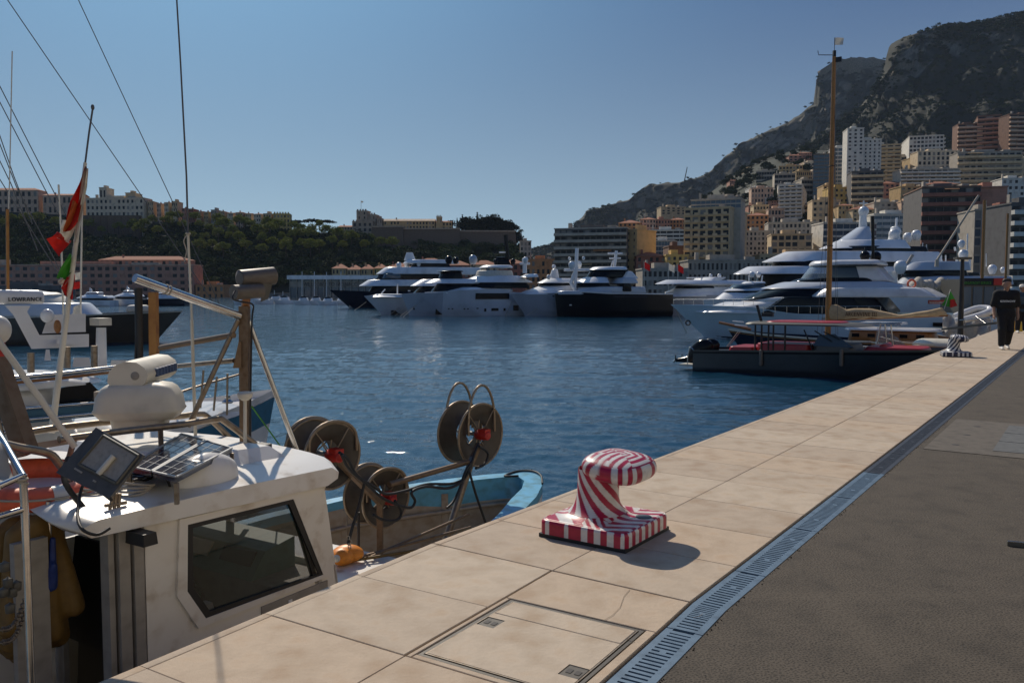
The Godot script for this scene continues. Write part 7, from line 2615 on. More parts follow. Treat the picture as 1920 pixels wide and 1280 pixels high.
# ---------------------------------------------------------------- boats beyond the fishing boat, masts and stays
func make_left_boats() -> void:
	var Y := {"o": bq(6.6, 0, -9.3), "a": -NU, "n": NV, "hb": 1.35}
	var b := thing("cabin_boat", bq(1.5, 0, -9.3), "white cabin boat with a blue sheer stripe and dark side window, beyond the fishing boat", "boat")
	var L := 11.0
	var sheer := [[-0.6, 2.18], [1.5, 1.98], [4.0, 1.75], [11.0, 1.7]]
	put("hull", hull_mesh(Y, L, sheer, 0.55, 0.42), M.gelcoat, b)
	put("sheer_stripe", hull_stripe(Y, L, sheer, 0.55, 0.42, 0.70, 0.93), M.stripe_blue, b)
	put("foredeck", tier_mesh(Y, 0.3, 0.6, 3.6, 3.5, 1.85, 2.02, 1.15, 0.95, 2.2), M.gelcoat, b)
	put("cabin", tier_mesh(Y, 3.4, 3.9, 9.6, 9.6, 1.6, 2.72, 1.12, 1.05, 0.8), M.gelcoat, b)
	put("cabin_roof", tier_mesh(Y, 3.2, 3.5, 9.9, 9.9, 2.70, 2.80, 1.22, 1.16, 0.8, 0.03), M.gelcoat, b)
	var v := -8.16
	var mb := MB.new()
	var win := []
	var win2 := []
	for p in [[108, 776], [108, 728], [168, 716], [196, 744], [192, 764]]:
		win.append(bp(p[0], p[1], v))
		win2.append(bp(p[0], p[1], v + 0.03))
	mb.slab(win, win2)
	put("side_window", mb, M.dark_glass, b)
	tube_part("roof_rail", [bp(-20, 712, -8.05), bp(120, 700, -8.05), bp(225, 688, -8.05)], 0.035, M.steel, b)
	tube_part("roof_edge", [bp(-20, 722, -8.06), bp(120, 708, -8.06), bp(226, 696, -8.06)], 0.02, M.wood, b)
	for e in [[-10, 770, 330, 744], [-10, 792, 330, 762], [-10, 812, 330, 780]]:
		tube_part("guard_rail", [bp(e[0], e[1], -7.9), bp(e[2], e[3], -7.9)], 0.024, M.steel, b)
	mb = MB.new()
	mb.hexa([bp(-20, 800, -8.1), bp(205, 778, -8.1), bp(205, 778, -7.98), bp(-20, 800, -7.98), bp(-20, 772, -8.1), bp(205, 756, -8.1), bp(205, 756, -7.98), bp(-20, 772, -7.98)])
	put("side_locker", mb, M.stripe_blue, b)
	# bow rail
	for e in [[375, 745, 381, 694], [400, 750, 406, 706], [330, 770, 338, 735], [425, 758, 426, 700]]:
		tube_part("stanchion", [bp(e[0], e[1] + 20, -8.4), bp(e[2], e[3], -8.4)], 0.018, M.dull_steel, b)
	tube_part("bow_rail", curve(bpx([[326, 740], [338, 735], [381, 721], [406, 714], [448, 702]], -8.4)), 0.018, M.dull_steel, b)
	mb = MB.new()
	mb.lathe(bp(426, 752, -8.6), [Vector2(0.02, -0.03), Vector2(0.09, -0.03), Vector2(0.09, 0.0), Vector2(0.05, 0.03), Vector2(0.05, 0.09), Vector2(0.08, 0.1), Vector2(0, 0.12)], 14)
	put("capstan", mb, M.steel, b)
	# gear on the cabin roof: pillar with box, stub posts, lockers, seat, dome
	mb = MB.new()
	mb.tube([bp(189, 692, -9.0), bp(189, 614, -9.0)], [0.085, 0.07], 14)
	put("radar_pillar", mb, M.gelcoat, b)
	mb = MB.new()
	mb.obox(bp(188, 603, -9.0), NU * 0.09 + NV * 0.02, UPV * 0.055, -NV * 0.12)
	put("pillar_box", mb, M.cream, b)
	for e in [[57, 698, 661], [125, 690, 650], [176, 690, 648]]:
		tube_part("stub_post", [bp(e[0], e[1], -8.5), bp(e[0], e[2], -8.5)], 0.045, M.dull_steel, b, 12)
	for e in [[104, 645, 140, 636, 0.2], [82, 676, 95, 655, 0.15], [135, 688, 170, 670, 0.3], [205, 690, 240, 675, 0.3]]:
		mb = MB.new()
		mb.hexa([bp(e[0], e[1], -9.0), bp(e[2], e[1], -9.0), bp(e[2], e[1], -9.0 + e[4]), bp(e[0], e[1], -9.0 + e[4]), bp(e[0] + 3, e[3], -9.0), bp(e[2] - 3, e[3], -9.0), bp(e[2] - 3, e[3], -9.0 + e[4]), bp(e[0] + 3, e[3], -9.0 + e[4])])
		put("roof_locker", mb, M.gelcoat, b)
	mb = MB.new()
	mb.hexa([bp(78, 625, -9.6), bp(160, 622, -9.6), bp(160, 622, -9.0), bp(78, 625, -9.0), bp(90, 590, -9.6), bp(160, 588, -9.6), bp(160, 588, -9.0), bp(90, 590, -9.0)])
	put("helm_pod", mb, M.gelcoat, b)
	mb = MB.new()
	mb.ball(bp(88, 592, -8.9), Vector3(0.09, 0.1, 0.09), 16, 10)
	put("small_dome", mb, M.gelcoat, b)
	mb = MB.new()
	mb.ball(bp(107, 612, -8.85), Vector3(0.05, 0.1, 0.05), 10, 8)
	put("cushion", mb, M.wood, b)
	# slanted mast with its radar bar
	mb = MB.new()
	var lo := []
	var hi := []
	for p in [[8, 573], [57, 573], [50, 584], [73, 628], [166, 626], [166, 650], [58, 654], [24, 590]]:
		lo.append(bp(p[0], p[1], -9.3))
		hi.append(bp(p[0], p[1], -9.0))
	mb.slab(lo, hi)
	put("radar_mast", mb, M.gelcoat, b)
	var r0 := bp(-70, 556, -9.1)
	var r1 := bp(76, 557, -9.1)
	mb = MB.new()
	var ax := (r1 - r0).normalized()
	var rings := []
	for e in [[-0.02, 0.6], [0.0, 0.95], [0.05, 1.0], [0.95, 1.0], [1.0, 0.95], [1.02, 0.6]]:
		var o := r0.lerp(r1, e[0])
		var ring := []
		for p in [[-0.09, -0.06], [-0.06, 0.07], [-0.02, 0.10], [0.03, 0.10], [0.08, 0.05], [0.085, -0.06], [0.05, -0.1], [-0.05, -0.1]]:
			ring.append(o + NV * p[0] * e[1] + UPV * p[1] * e[1])
		rings.append(ring)
	mb.loft(rings)
	var bar := put("radar_bar", mb, M.gelcoat, b)
	letters("lettering", "LOWRANCE", bp(47, 561, -9.0), NU, UPV, bp(82, 556, -9.0).distance_to(bp(19, 556, -9.0)), M.print_dark, bar, 0.85)
	# poles and stays above
	tube_part("pole_mast", [bp(14, 560, -9.4), bp(13, 392, -9.4)], 0.022, M.mast_wood, b)
	tube_part("pole_mast", [bp(15, 394, -9.4), bp(17, 340, -9.4), bp(22, 96, -9.4)], 0.008, M.cream, b)
	for e in [[[150, 590], [152, 470], [154, 345]], [[118, 600], [114, 440], [109, 346]]]:
		tube_part("signal_mast", bpx(e, -11.0), 0.016, M.cream, b)
	for e in [[[10, -5], [262, 363], [415, 590]], [[144, -5], [322, 376], [420, 590]], [[-2, 160], [95, 350], [150, 455]], [[-2, 190], [82, 352], [130, 440]], [[-2, 252], [25, 330], [60, 420]], [[-2, 268], [30, 350], [140, 560]], [[-2, 300], [20, 345], [70, 470]], [[-2, 335], [20, 370], [120, 530]]]:
		tube_part("stay", bpx(e, -11.0), 0.008, M.wire, b, 5)
	# little pennants on the signal masts
	var pm := MB.new()
	flag_sheet(pm, bp(150, 510, -11.0), -NU, 0.14, 0.12, 0.03, 4)
	put("pennant_white", pm, M.flag_white, b)
	pm = MB.new()
	flag_sheet(pm, bp(152, 527, -11.0), -NU, 0.16, 0.12, 0.03, 4)
	put("pennant_red", pm, M.flag_red, b)
	pm = MB.new()
	flag_sheet(pm, bp(152, 570, -10.6), -NU, 0.16, 0.2, 0.04, 4)
	put("pennant_pale", pm, M.flag_white, b)
	# pink-white float hung on the fishing boat's derrick
	var fo := bp(-4, 618, -1.6)
	var f := thing("mooring_float", fo, "pale pink ball float hanging at the derrick", "float")
	var fb := MB.new()
	fb.ball(fo, Vector3(0.062, 0.075, 0.062), 18, 12)
	put("ball", fb, M.tape, f)
	fb = MB.new()
	fb.tube([fo - UPV * 0.07, fo - UPV * 0.14], 0.03, 10)
	put("stem", fb, M.red_motor, f)

# ---------------------------------------------------------------- boats moored to the quay on the right
func make_right_boats() -> void:
	make_tender()
	make_sailboat()
	make_right_clutter()

func make_tender() -> void:
	# lies bow-in, square to the quay
	var stern := on_level(1322, 690, 0.0)
	var vs := (stern - QO).dot(QV)
	var us := (stern - QO).dot(QU)
	var bow := Vector3(QO.x, 0, QO.z) + QU * us + QV * -0.9
	var Y := {"o": bow, "a": -QV, "n": -QU, "hb": 1.75}
	var L := -0.9 - vs
	var t := thing("tender", bow.lerp(stern, 0.5), "dark grey open tender with red seats and hardtop, twin outboards", "boat")
	var sheer := [[-0.5, 1.55], [2.0, 1.42], [L, 1.02]]
	put("hull", hull_mesh(Y, L, sheer, 0.5, 0.4), M.tender_grey, t)
	put("rubbing_strake", hull_stripe(Y, L, sheer, 0.5, 0.4, 0.86, 0.94), M.black_paint, t)
	put("gunwale", hull_stripe(Y, L, sheer, 0.5, 0.4, 0.95, 1.02), M.lamp_grey, t)
	var at := func(px: float, py: float, off: float) -> Vector3:
		return on_plane(px, py, Y.o + Y.n * off, Y.n)
	var xy := func(px: float, py: float, off: float) -> Vector2:
		var p: Vector3 = at.call(px, py, off)
		return Vector2((p - Y.o).dot(Y.a), p.y)
	# name, left px low, left px high, right px low, right px high, low py, high py, half width, material, nose
	for e in [["sunpad", 1360, 1366, 1418, 1418, 664, 650, 1.2, M.tender_red], ["side_seat", 1415, 1415, 1522, 1522, 664, 645, 1.3, M.tender_red], ["console", 1520, 1524, 1612, 1600, 662, 645, 1.2, M.lamp_grey], ["foredeck_pad", 1608, 1620, 1742, 1735, 662, 652, 1.15, M.tender_red], ["foredeck_step", 1640, 1652, 1674, 1664, 655, 645, 0.8, M.tender_red]]:
		var w: float = e[7]
		var a: Vector2 = xy.call(e[3], e[5], w)
		var b: Vector2 = xy.call(e[4], e[6], w)
		var c: Vector2 = xy.call(e[1], e[5], w)
		var d: Vector2 = xy.call(e[2], e[6], w)
		put(e[0], tier_mesh(Y, a.x, b.x, c.x, d.x, minf(a.y, c.y) - 0.1, (b.y + d.y) / 2, w, w * 0.95, 0.3, 0.04), e[8], t)
	# hardtop in plan, held by posts
	var h0: Vector2 = xy.call(1618, 616, 1.3)
	var h1: Vector2 = xy.call(1398, 606, 1.3)
	put("hardtop", tier_mesh(Y, h0.x - 0.3, h0.x + 0.3, h1.x + 0.2, h1.x, 2.36, 2.50, 1.45, 1.3, 1.2, 0.05), M.lamp_grey, t)
	put("hardtop_top", tier_mesh(Y, h0.x + 0.9, h0.x + 1.0, h1.x - 0.8, h1.x - 0.9, 2.49, 2.56, 1.2, 1.1, 0.8, 0.03), M.tender_red, t)
	for px in [1416, 1428, 1441, 1450, 1472]:
		var lo: Vector3 = at.call(px, 655, 1.25)
		bar_part("hardtop_post", Vector3(lo.x, 1.1, lo.z), Vector3(lo.x, 2.4, lo.z), 0.07, 0.07, M.rubber, t)
	for e in [[1508, 618, 1524, 655], [1528, 620, 1560, 640], [1545, 622, 1575, 636]]:
		bar_part("windscreen_strut", at.call(e[0], e[1], 1.2), at.call(e[2], e[3], 1.2), 0.06, 0.05, M.rubber, t)
	# raked windscreen
	var ws := MB.new()
	ws.hexa([at.call(1525, 648, 1.2), at.call(1602, 652, 1.15), at.call(1602, 652, -1.15), at.call(1525, 648, -1.2), at.call(1536, 628, 1.1), at.call(1566, 626, 1.05), at.call(1566, 626, -1.05), at.call(1536, 628, -1.1)])
	put("windscreen", ws, M.glass_blue, t)
	# outboards
	for k in 2:
		var z := 0.42 - 0.84 * k
		var base := bpos(Y, L + 0.35, 0.62, z)
		var ob := MB.new()
		var rings := []
		for e in [[-0.35, 0.2, 0.16], [0.0, 0.30, 0.26], [0.3, 0.36, 0.3], [0.65, 0.34, 0.28], [0.9, 0.24, 0.2], [1.0, 0.08, 0.08]]:
			var ring := []
			for j in 14:
				var w := TAU * j / 14.0
				# tilted up for mooring
				var c: Vector3 = base + UPV * e[0] * 0.85 - Y.a * e[0] * 0.75
				ring.append(c + Y.a * cos(w) * e[1] * 1.3 + Y.n * sin(w) * e[2] + UPV * cos(w) * e[1] * 0.7)
			rings.append(ring)
		ob.loft(rings)
		var motor := put("outboard", ob, M.black_paint, t)
		tube_part("outboard_leg", [base - UPV * 0.1 + Y.a * 0.1, base - UPV * 0.2 + Y.a * 0.6, base - UPV * 0.24 + Y.a * 1.05], [0.2, 0.15, 0.10], M.black_paint, motor)
		var pr := MB.new()
		for j in 3:
			var w := TAU * j / 3.0
			pr.obox(base - UPV * 0.22 + Y.a * 1.12 + (UPV * cos(w) + Y.n * sin(w)) * 0.12, (UPV * cos(w) + Y.n * sin(w)) * 0.12, (UPV * -sin(w) + Y.n * cos(w)) * 0.06, Y.a * 0.015)
		put("propeller", pr, M.steel, motor)
	var sp := MB.new()
	var pl: Vector3 = bpos(Y, L + 0.35, 0.24, 0.9)
	sp.obox(pl, Y.a * 0.45, UPV * 0.05, Y.n * 0.5)
	put("swim_platform", sp, M.cream, t)
	tube_part("boarding_ladder", curve([bpos(Y, L + 0.05, 1.0, 1.35), bpos(Y, L + 0.25, 1.15, 1.35), bpos(Y, L + 0.35, 0.8, 1.35), bpos(Y, L + 0.4, 0.1, 1.35)]), 0.025, M.steel, t)
	for px in [1427, 1578]:
		var f: Vector3 = at.call(px, 672, 1.8)
		var fd := MB.new()
		fd.tube([f + UPV * 0.42, f + UPV * 0.38, f - UPV * 0.3, f - UPV * 0.36], [0.03, 0.09, 0.09, 0.04], 12)
		put("fender", fd, M.lamp_brown, t)
	for e in [[1374, 602, 1395, 604], [1378, 609, 1402, 612]]:
		tube_part("rod_holder", [at.call(e[0], e[1], 0.8), at.call(e[2], e[3], 0.8)], 0.035, M.gelcoat, t)
	for k in 2:
		tube_part("tow_rope", [at.call(1384 + k * 4, 622, 0.3), at.call(1363 + k * 3, 650, 0.3)], 0.02, M.rope, t)
	tube_part("radar_arm", [at.call(1420, 572, 0.0), at.call(1428, 603, 0.0)], 0.07, M.rubber, t)
	var rb := MB.new()
	var rp: Vector3 = at.call(1440, 590, 0.0)
	rb.obox(rp, QV * 0.28, UPV * 0.09, QU * 0.1)
	put("radar_box", rb, M.rubber, t)

func make_sailboat() -> void:
	var at_v := func(v: float, y: float, off := 0.0) -> Vector3:
		return Vector3(QO.x, y, QO.z) + QU * (48.0 - off) + QV * v
	var Y := {"o": at_v.call(-15.2, 0.0), "a": QV, "n": -QU, "hb": 1.75}
	var s := thing("sailing_boat", at_v.call(-8.0, 0.0), "classic wooden sailing boat with a tall varnished mast and tan sail cover", "sailboat")
	var sheer := [[-0.8, 1.62], [2.0, 1.32], [7.0, 1.12], [13.5, 1.25]]
	put("hull", hull_mesh(Y, 13.6, sheer, 1.0, 0.5), M.navy, s)
	put("gilded_line", hull_stripe(Y, 13.6, sheer, 1.0, 0.5, 0.88, 0.92), M.mast_wood, s)
	put("cap_rail", hull_stripe(Y, 13.6, sheer, 1.0, 0.5, 0.95, 1.05), M.cream, s)
	put("deckhouse", tier_mesh(Y, 6.4, 6.5, 11.2, 11.0, 1.0, 1.75, 1.0, 0.95, 0.4), M.wood, s)
	put("deckhouse_roof", tier_mesh(Y, 6.2, 6.3, 11.4, 11.3, 1.74, 1.88, 1.15, 1.05, 0.5, 0.04), M.gelcoat, s)
	for k in 5:
		var mb := MB.new()
		mb.obox(bpos(Y, 7.0 + k * 0.85, 1.45, 0.99), QV * 0.2, UPV * 0.1, QU * 0.02)
		put("porthole", mb, M.dark_glass, s)
	tube_part("bowsprit", [bpos(Y, 0.5, 1.55, 0), bpos(Y, -1.6, 1.95, 0)], 0.09, M.wood, s)
	var mv := -10.0
	var base: Vector3 = at_v.call(mv, 1.0)
	var top := on_plane(1553, 108, base, QU)
	tube_part("mast", [base, base.lerp(Vector3(base.x, top.y, base.z), 0.5), Vector3(base.x, top.y, base.z)], [0.17, 0.15, 0.11], M.mast_wood, s, 14)
	var hd := Vector3(base.x, top.y, base.z)
	var mb := MB.new()
	mb.bar(hd - UPV * 0.6, hd + UPV * 0.35, 0.16, 0.16)
	mb.obox(hd - UPV * 0.2 + QV * 0.2, QV * 0.22, UPV * 0.14, QU * 0.06)
	put("masthead", mb, M.rubber, s)
	tube_part("wind_vane", [hd + UPV * 0.1, hd + UPV * 0.25 - QV * 0.9, hd + UPV * 0.5 - QV * 0.95], 0.025, M.wire, s, 5)
	tube_part("burgee_staff", [hd + UPV * 0.3, hd + UPV * 1.1], 0.02, M.wire, s, 5)
	mb = MB.new()
	flag_sheet(mb, hd + UPV * 1.1, QV, 0.5, 0.42, 0.06, 5)
	put("burgee", mb, M.flag_white, s)
	# mast hoops, halyards and shrouds
	for f in [0.34, 0.62]:
		mb = MB.new()
		mb.ring(base.lerp(hd, f), UPV, 0.17, 0.025, 14, 5)
		put("mast_band", mb, M.rubber, s)
	for e in [[-0.35, 0.0], [0.4, 0.25], [0.65, -0.3], [-0.7, 0.3]]:
		tube_part("halyard", [hd.lerp(base, 0.02), base + QV * e[0] + QU * e[1] + UPV * 0.4], 0.012, M.wire, s, 4)
	# boom and furled sail
	var b0 := on_plane(1556, 600, base, QU)
	var b1 := on_plane(1778, 591, base, QU)
	tube_part("boom", [b0, b1], 0.075, M.wood, s, 10)
	var tops := [[1554, 571], [1570, 571], [1587, 580], [1601, 578], [1633, 578], [1656, 583], [1687, 590], [1704, 588], [1719, 585], [1745, 581], [1766, 576], [1777, 588]]
	var rows := []
	for k in 48:
		var f := k / 47.0
		var px := lerpf(1555, 1776, f)
		var hi := on_plane(px, along(tops, px), base, QU)
		var lo := on_plane(px, lerpf(600, 592, f), base, QU)
		var h := maxf(hi.y - lo.y, 0.12)
		var c := (hi + lo) / 2
		var ring := []
		for j in 16:
			var w := TAU * j / 16.0
			var fold := 1.0 + 0.16 * sin(f * 40.0 + w * 3.0) * sin(f * 9.0 + w)
			ring.append(c + UPV * sin(w) * h / 2 * (fold if sin(w) < 0.6 else 1.0) - QU * cos(w) * (0.14 + 0.10 * sin(f * PI)) * fold)
		rows.append(ring)
	mb = MB.new()
	mb.loft(rows)
	var sail := put("sail_cover", mb, M.sailcloth, s)
	letters("lettering", "ARCENVINE III", on_plane(1615, 589, base - QU * 0.27, QU), QV, UPV, 1.75, M.print_brown, sail, 1.3)

func make_right_clutter() -> void:
	# day boat with a canopy of clear sheets behind the tender
	var lead := func(s: float, v: float, y: float) -> Vector3: return Vector3(QO.x, y, QO.z) + QU * s + QV * v
	var Y := {"o": lead.call(42.0, -8.6, 0.0), "a": QV, "n": -QU, "hb": 1.2}
	var d := thing("day_boat", lead.call(42.0, -5.0, 0.0), "small white day boat with a silver canopy frame and clear curtains", "boat")
	var sheer := [[-0.3, 1.15], [7.4, 0.95]]
	put("hull", hull_mesh(Y, 7.4, sheer, 0.3, 0.4), M.gelcoat, d)
	var pl = lead.call(42.0, -5.0, 0.0) - QU * 1.0
	var P := func(px: float, py: float) -> Vector3: return on_plane(px, py, pl, QU)
	for e in [[1602, 607, 1650, 605], [1650, 605, 1690, 610], [1610, 606, 1692, 605], [1660, 607, 1664, 655], [1671, 608, 1676, 655], [1652, 606, 1645, 645]]:
		tube_part("canopy_frame", [P.call(e[0], e[1]), P.call(e[2], e[3])], 0.035, M.steel, d)
	var mb := MB.new()
	mb.slab([P.call(1604, 608), P.call(1690, 610), P.call(1690, 610) + QU * 1.9, P.call(1604, 608) + QU * 1.9], [P.call(1612, 604), P.call(1688, 606), P.call(1688, 606) + QU * 1.9, P.call(1612, 604) + QU * 1.9])
	put("canopy_roof", mb, M.silver_hull, d)
	for e in [[[1646, 610], [1664, 610], [1672, 652], [1640, 652]], [[1666, 620], [1682, 632], [1710, 655], [1674, 655]]]:
		mb = MB.new()
		var rows := []
		for a in 7:
			var row := []
			for c in 7:
				var top: Vector3 = P.call(lerpf(e[0][0], e[1][0], c / 6.0), lerpf(e[0][1], e[1][1], c / 6.0))
				var low: Vector3 = P.call(lerpf(e[3][0], e[2][0], c / 6.0), lerpf(e[3][1], e[2][1], c / 6.0))
				row.append(top.lerp(low, a / 6.0) - QU * 0.06 * sin(c * 1.8 + a))
			rows.append(row)
		mb.grid(rows)
		put("clear_curtain", mb, M.clear_screen, d)
	# two wooden launches between sailing boat and quay
	for e in [[45.0, -6.6, 6.0, "wooden launch with a white fitted cover moored beyond the striped navy bollard"], [52.5, -5.6, 5.0, "wooden launch with varnished side and slack ropes behind the covered one"]]:
		var Z := {"o": lead.call(e[0], e[1], 0.0), "a": QV, "n": -QU, "hb": 1.1}
		var w := thing("launch", lead.call(e[0], e[1] + e[2] / 2, 0.0), e[3], "boat")
		put("hull", hull_mesh(Z, e[2], [[-0.3, 1.45], [2.0, 1.15], [e[2], 1.05]], 0.4, 0.45), M.wood, w)
		put("rubbing_strake", hull_stripe(Z, e[2], [[-0.3, 1.45], [2.0, 1.15], [e[2], 1.05]], 0.4, 0.45, 0.82, 0.88), M.cream, w)
		put("cover", tier_mesh(Z, 1.6, 2.0, e[2] - 0.2, e[2] - 0.5, 1.05, 1.48, 0.95, 0.55, 1.0, 0.15), M.cream, w)
		tube_part("rope", curve([bpos(Z, 0.2, 1.5, 0.2), bpos(Z, 1.5, 1.3, 1.15), bpos(Z, 3.0, 1.2, 1.2)]), 0.03, M.rope, w)
	# stern of the blue yacht and neighbours: tender on deck, passerelle, ensign staffs
	var far := func(px: float, py: float, z: float) -> Vector3: return at_depth(px, py, z)
	var dz := 46.0
	var dg := thing("inflatable_dinghy", far.call(1820, 590, dz), "pale inflatable dinghy lying tilted on a yacht's stern", "dinghy")
	mb = MB.new()
	mb.tube(curve([far.call(1790, 594, dz), far.call(1810, 586, dz), far.call(1836, 578, dz), far.call(1858, 580, dz - 0.5), far.call(1848, 588, dz - 1.2), far.call(1815, 598, dz - 1.2), far.call(1792, 602, dz - 1.0)]), 0.19, 12)
	put("tube", mb, M.gelcoat, dg)
	mb = MB.new()
	mb.slab([far.call(1795, 600, dz), far.call(1850, 584, dz), far.call(1846, 590, dz - 1.1), far.call(1800, 603, dz - 1.1)], [far.call(1795, 596, dz), far.call(1850, 580, dz), far.call(1846, 586, dz - 1.1), far.call(1800, 599, dz - 1.1)])
	put("floor", mb, M.grey, dg)
	var cv := thing("boat_stern_cover", far.call(1790, 615, dz), "rumpled pale canvas over a boat's stern beside the quay", "cover")
	mb = MB.new()
	var rows2 := []
	for a in 9:
		var row := []
		for c in 13:
			var f := c / 12.0
			var g := a / 8.0
			row.append(far.call(lerpf(1768, 1862, f), lerpf(596 - 10 * sin(f * PI), 632, g), dz + 1.5 - g * 1.2) + UPV * 0.16 * sin(f * 17.0 + a) + Vector3(0, 0, 0.2 * sin(f * 23.0)))
		rows2.append(row)
	mb.grid(rows2)
	put("canvas", mb, M.canvas, cv)
	var gw := thing("gangway", far.call(1850, 608, 34.0), "dark folding gangway reaching from a yacht's stern to the quay", "gangway")
	mb = MB.new()
	mb.bar(far.call(1772, 617, 36.0), far.call(1872, 605, 33.5), 0.35, 0.07)
	put("walkway", mb, M.lamp_grey, gw)
	for e in [[1800, 600, 1872, 594], [1830, 592, 1850, 607], [1812, 612, 1808, 598], [1862, 606, 1860, 593]]:
		tube_part("handrail", [far.call(e[0], e[1], 35.0), far.call(e[2], e[3], 34.0)], 0.018, M.steel, gw)
	# flags at the sterns
	for e in [[1783, 545, 575, 60.0, "green and red ensign hanging limp at a yacht's stern", 0], [1778, 524, 545, 75.0, "small red ensign on a staff behind the green one", 1], [1271, 495, 540, 180.0, "flag with a red corner on the first of three poles by the far quay", 1], [1254, 493, 545, 180.0, "plain white flag on the middle of three poles by the far quay", 2], [1208, 490, 545, 180.0, "red and white flag on the outer of three poles by the far quay", 1]]:
		var z: float = e[3]
		var p0: Vector3 = far.call(e[0], e[1], z)
		var fl := thing("ensign", p0 - UPV * 1.5, e[4], "flag")
		tube_part("staff", [p0 + UPV * 0.1, far.call(e[0] - (12 if z < 100.0 else 0), e[2] + 4, z)], 0.03 if z < 100.0 else 0.06, M.cream, fl)
		mb = MB.new()
		if e[5] == 0:
			mb.tri(p0, far.call(1766, 572, z), far.call(1784, 576, z))
			mb.tri(p0, far.call(1784, 576, z + 0.1), far.call(1793, 564, z + 0.2))
			put("field", mb, M.flag_green, fl)
			mb = MB.new()
			mb.tri(far.call(1782, 562, z - 0.1), far.call(1782, 577, z - 0.1), far.call(1796, 573, z - 0.1))
			mb.tri(far.call(1782, 562, z - 0.1), far.call(1796, 573, z - 0.1), far.call(1790, 560, z - 0.1))
			put("fly", mb, M.flag_red, fl)
		else:
			flag_sheet(mb, p0, Vector3(0.8, -0.3, 0), 0.9 if z < 100.0 else 1.6, 0.7 if z < 100.0 else 1.4, 0.1, 5)
			put("field", mb, M.flag_red if e[5] == 1 else M.flag_white, fl)
	# lifebuoy on the blue yacht's rail and folded parasols
	var lb := thing("lifebuoy", far.call(1710, 532, 62.0), "red and white lifebuoy hung on the blue yacht's upper rail", "lifebuoy")
	mb = MB.new()
	mb.ring(far.call(1710, 532, 62.0), Vector3(0, 0, 1), 0.29, 0.075, 24, 8)
	put("ring", mb, M.orange, lb)
	# lamp post on the quay
	var lf := on_level(1802, 600, QY)
	var lp := thing("lamp_post", lf, "slim dark lamp post among the moored boats by the kiosk", "lamp post")
	var ltop := on_plane(1801, 486, lf, Vector3(0, 0, 1))
	tube_part("post", [lf - UPV * 2.5, lf + UPV * 0.6, Vector3(lf.x, ltop.y, lf.z)], [0.16, 0.13, 0.085], M.rubber, lp, 12)
	mb = MB.new()
	mb.obox(Vector3(lf.x, ltop.y + 0.05, lf.z), Vector3(0.38, 0, 0), UPV * 0.06, Vector3(0, 0, 0.2))
	put("lamp_head", mb, M.lamp_grey, lp)
	# kiosk with its name boards
	var kz := 66.0
	var ko: Vector3 = far.call(1842, 592, kz)
	var ki := thing("kiosk", ko, "dark glazed kiosk with a green-lettered fascia behind the walking person", "kiosk")
	mb = MB.new()
	mb.box(ko + Vector3(0, 1.4, -1.5), Vector3(3.6, 3.0, 3.0))
	put("walls", mb, M.lamp_grey, ki)
	for k in 4:
		mb = MB.new()
		mb.box(ko + Vector3(-1.3 + k * 0.88, 1.3, 0.03), Vector3(0.7, 2.0, 0.06))
		put("glazing", mb, M.sky_glass, ki)
	mb = MB.new()
	var bo: Vector3 = far.call(1832, 528, kz)
	mb.box(bo, Vector3(2.6, 0.55, 0.2))
	var board := put("name_board", mb, M.navy, ki)
	letters("lettering", "MEGAYACHT SERVICE", bo + Vector3(0, -0.1, 0.11), Vector3.RIGHT, UPV, 2.2, M.flag_green, board, 1.3)
	mb = MB.new()
	mb.box(far.call(1872, 528, kz), Vector3(0.9, 0.55, 0.2))
	put("red_board", mb, M.red_motor, ki)
	# masts of sailing yachts further along
	for e in [[1842, 375, 530, 120.0, "bare brown mast before the glazed grid block", "mast_wood", 0.22], [1886, 400, 535, 130.0, "shorter bare ochre mast right of the bare brown one", "mast_wood", 0.18]]:
		var z: float = e[3]
		var m0: Vector3 = far.call(e[0], e[2], z)
		var mt := thing("sailing_mast", Vector3(m0.x, 0, m0.z), e[4], "mast")
		tube_part("spar", [Vector3(m0.x, 0, m0.z), Vector3(m0.x, far.call(e[0], e[1], z).y, m0.z)], e[6], M[e[5]], mt)
		tube_part("step", [Vector3(m0.x, 0, m0.z), Vector3(m0.x, 1.0, m0.z)], e[6] * 1.3, M.wood, mt)
	var st := thing("crane_boom", far.call(1760, 500, 110.0), "thin slanting crane boom across the red-brown block", "crane")
	tube_part("boom", [far.call(1758, 487, 110.0), far.call(1836, 366, 110.0)], 0.14, M.concrete_grey, st)
	tube_part("foot", [far.call(1758, 487, 110.0), far.call(1757, 500, 110.0)], 0.25, M.concrete_grey, st)
	# cream cover of a deck boat by the blue yacht's stern
	var dc := thing("deck_boat", far.call(1745, 540, 70.0), "deck boat under a rumpled cream cover behind the blue yacht's brow", "boat")
	mb = MB.new()
	for k in 9:
		mb.ball(far.call(1716 + k * 7.0, 536 - 3 * sin(k), 70.0), Vector3(0.42, 0.5 + 0.2 * sin(k * 2.1), 0.6), 12, 8)
	put("cover", mb, M.canvas, dc)
	mb = MB.new()
	mb.tube([far.call(1712, 546, 70.0), far.call(1790, 548, 70.0)], [0.4, 0.3], 12)
	put("hull", mb, M.gelcoat, dc)
	# dark fishing-boat clutter boards: red name board
	var nb := thing("name_board", far.call(1757, 566, 64.0), "dark red board with pale lettering behind the green ensign", "sign")
	mb = MB.new()
	mb.box(far.call(1757, 566, 64.0), Vector3(1.3, 0.28, 0.1))
	put("board", mb, M.red_motor, nb)
	letters("lettering", "MONTE CARLO", far.call(1757, 567, 63.9), Vector3.RIGHT, UPV, 1.1, M.print_white, nb)

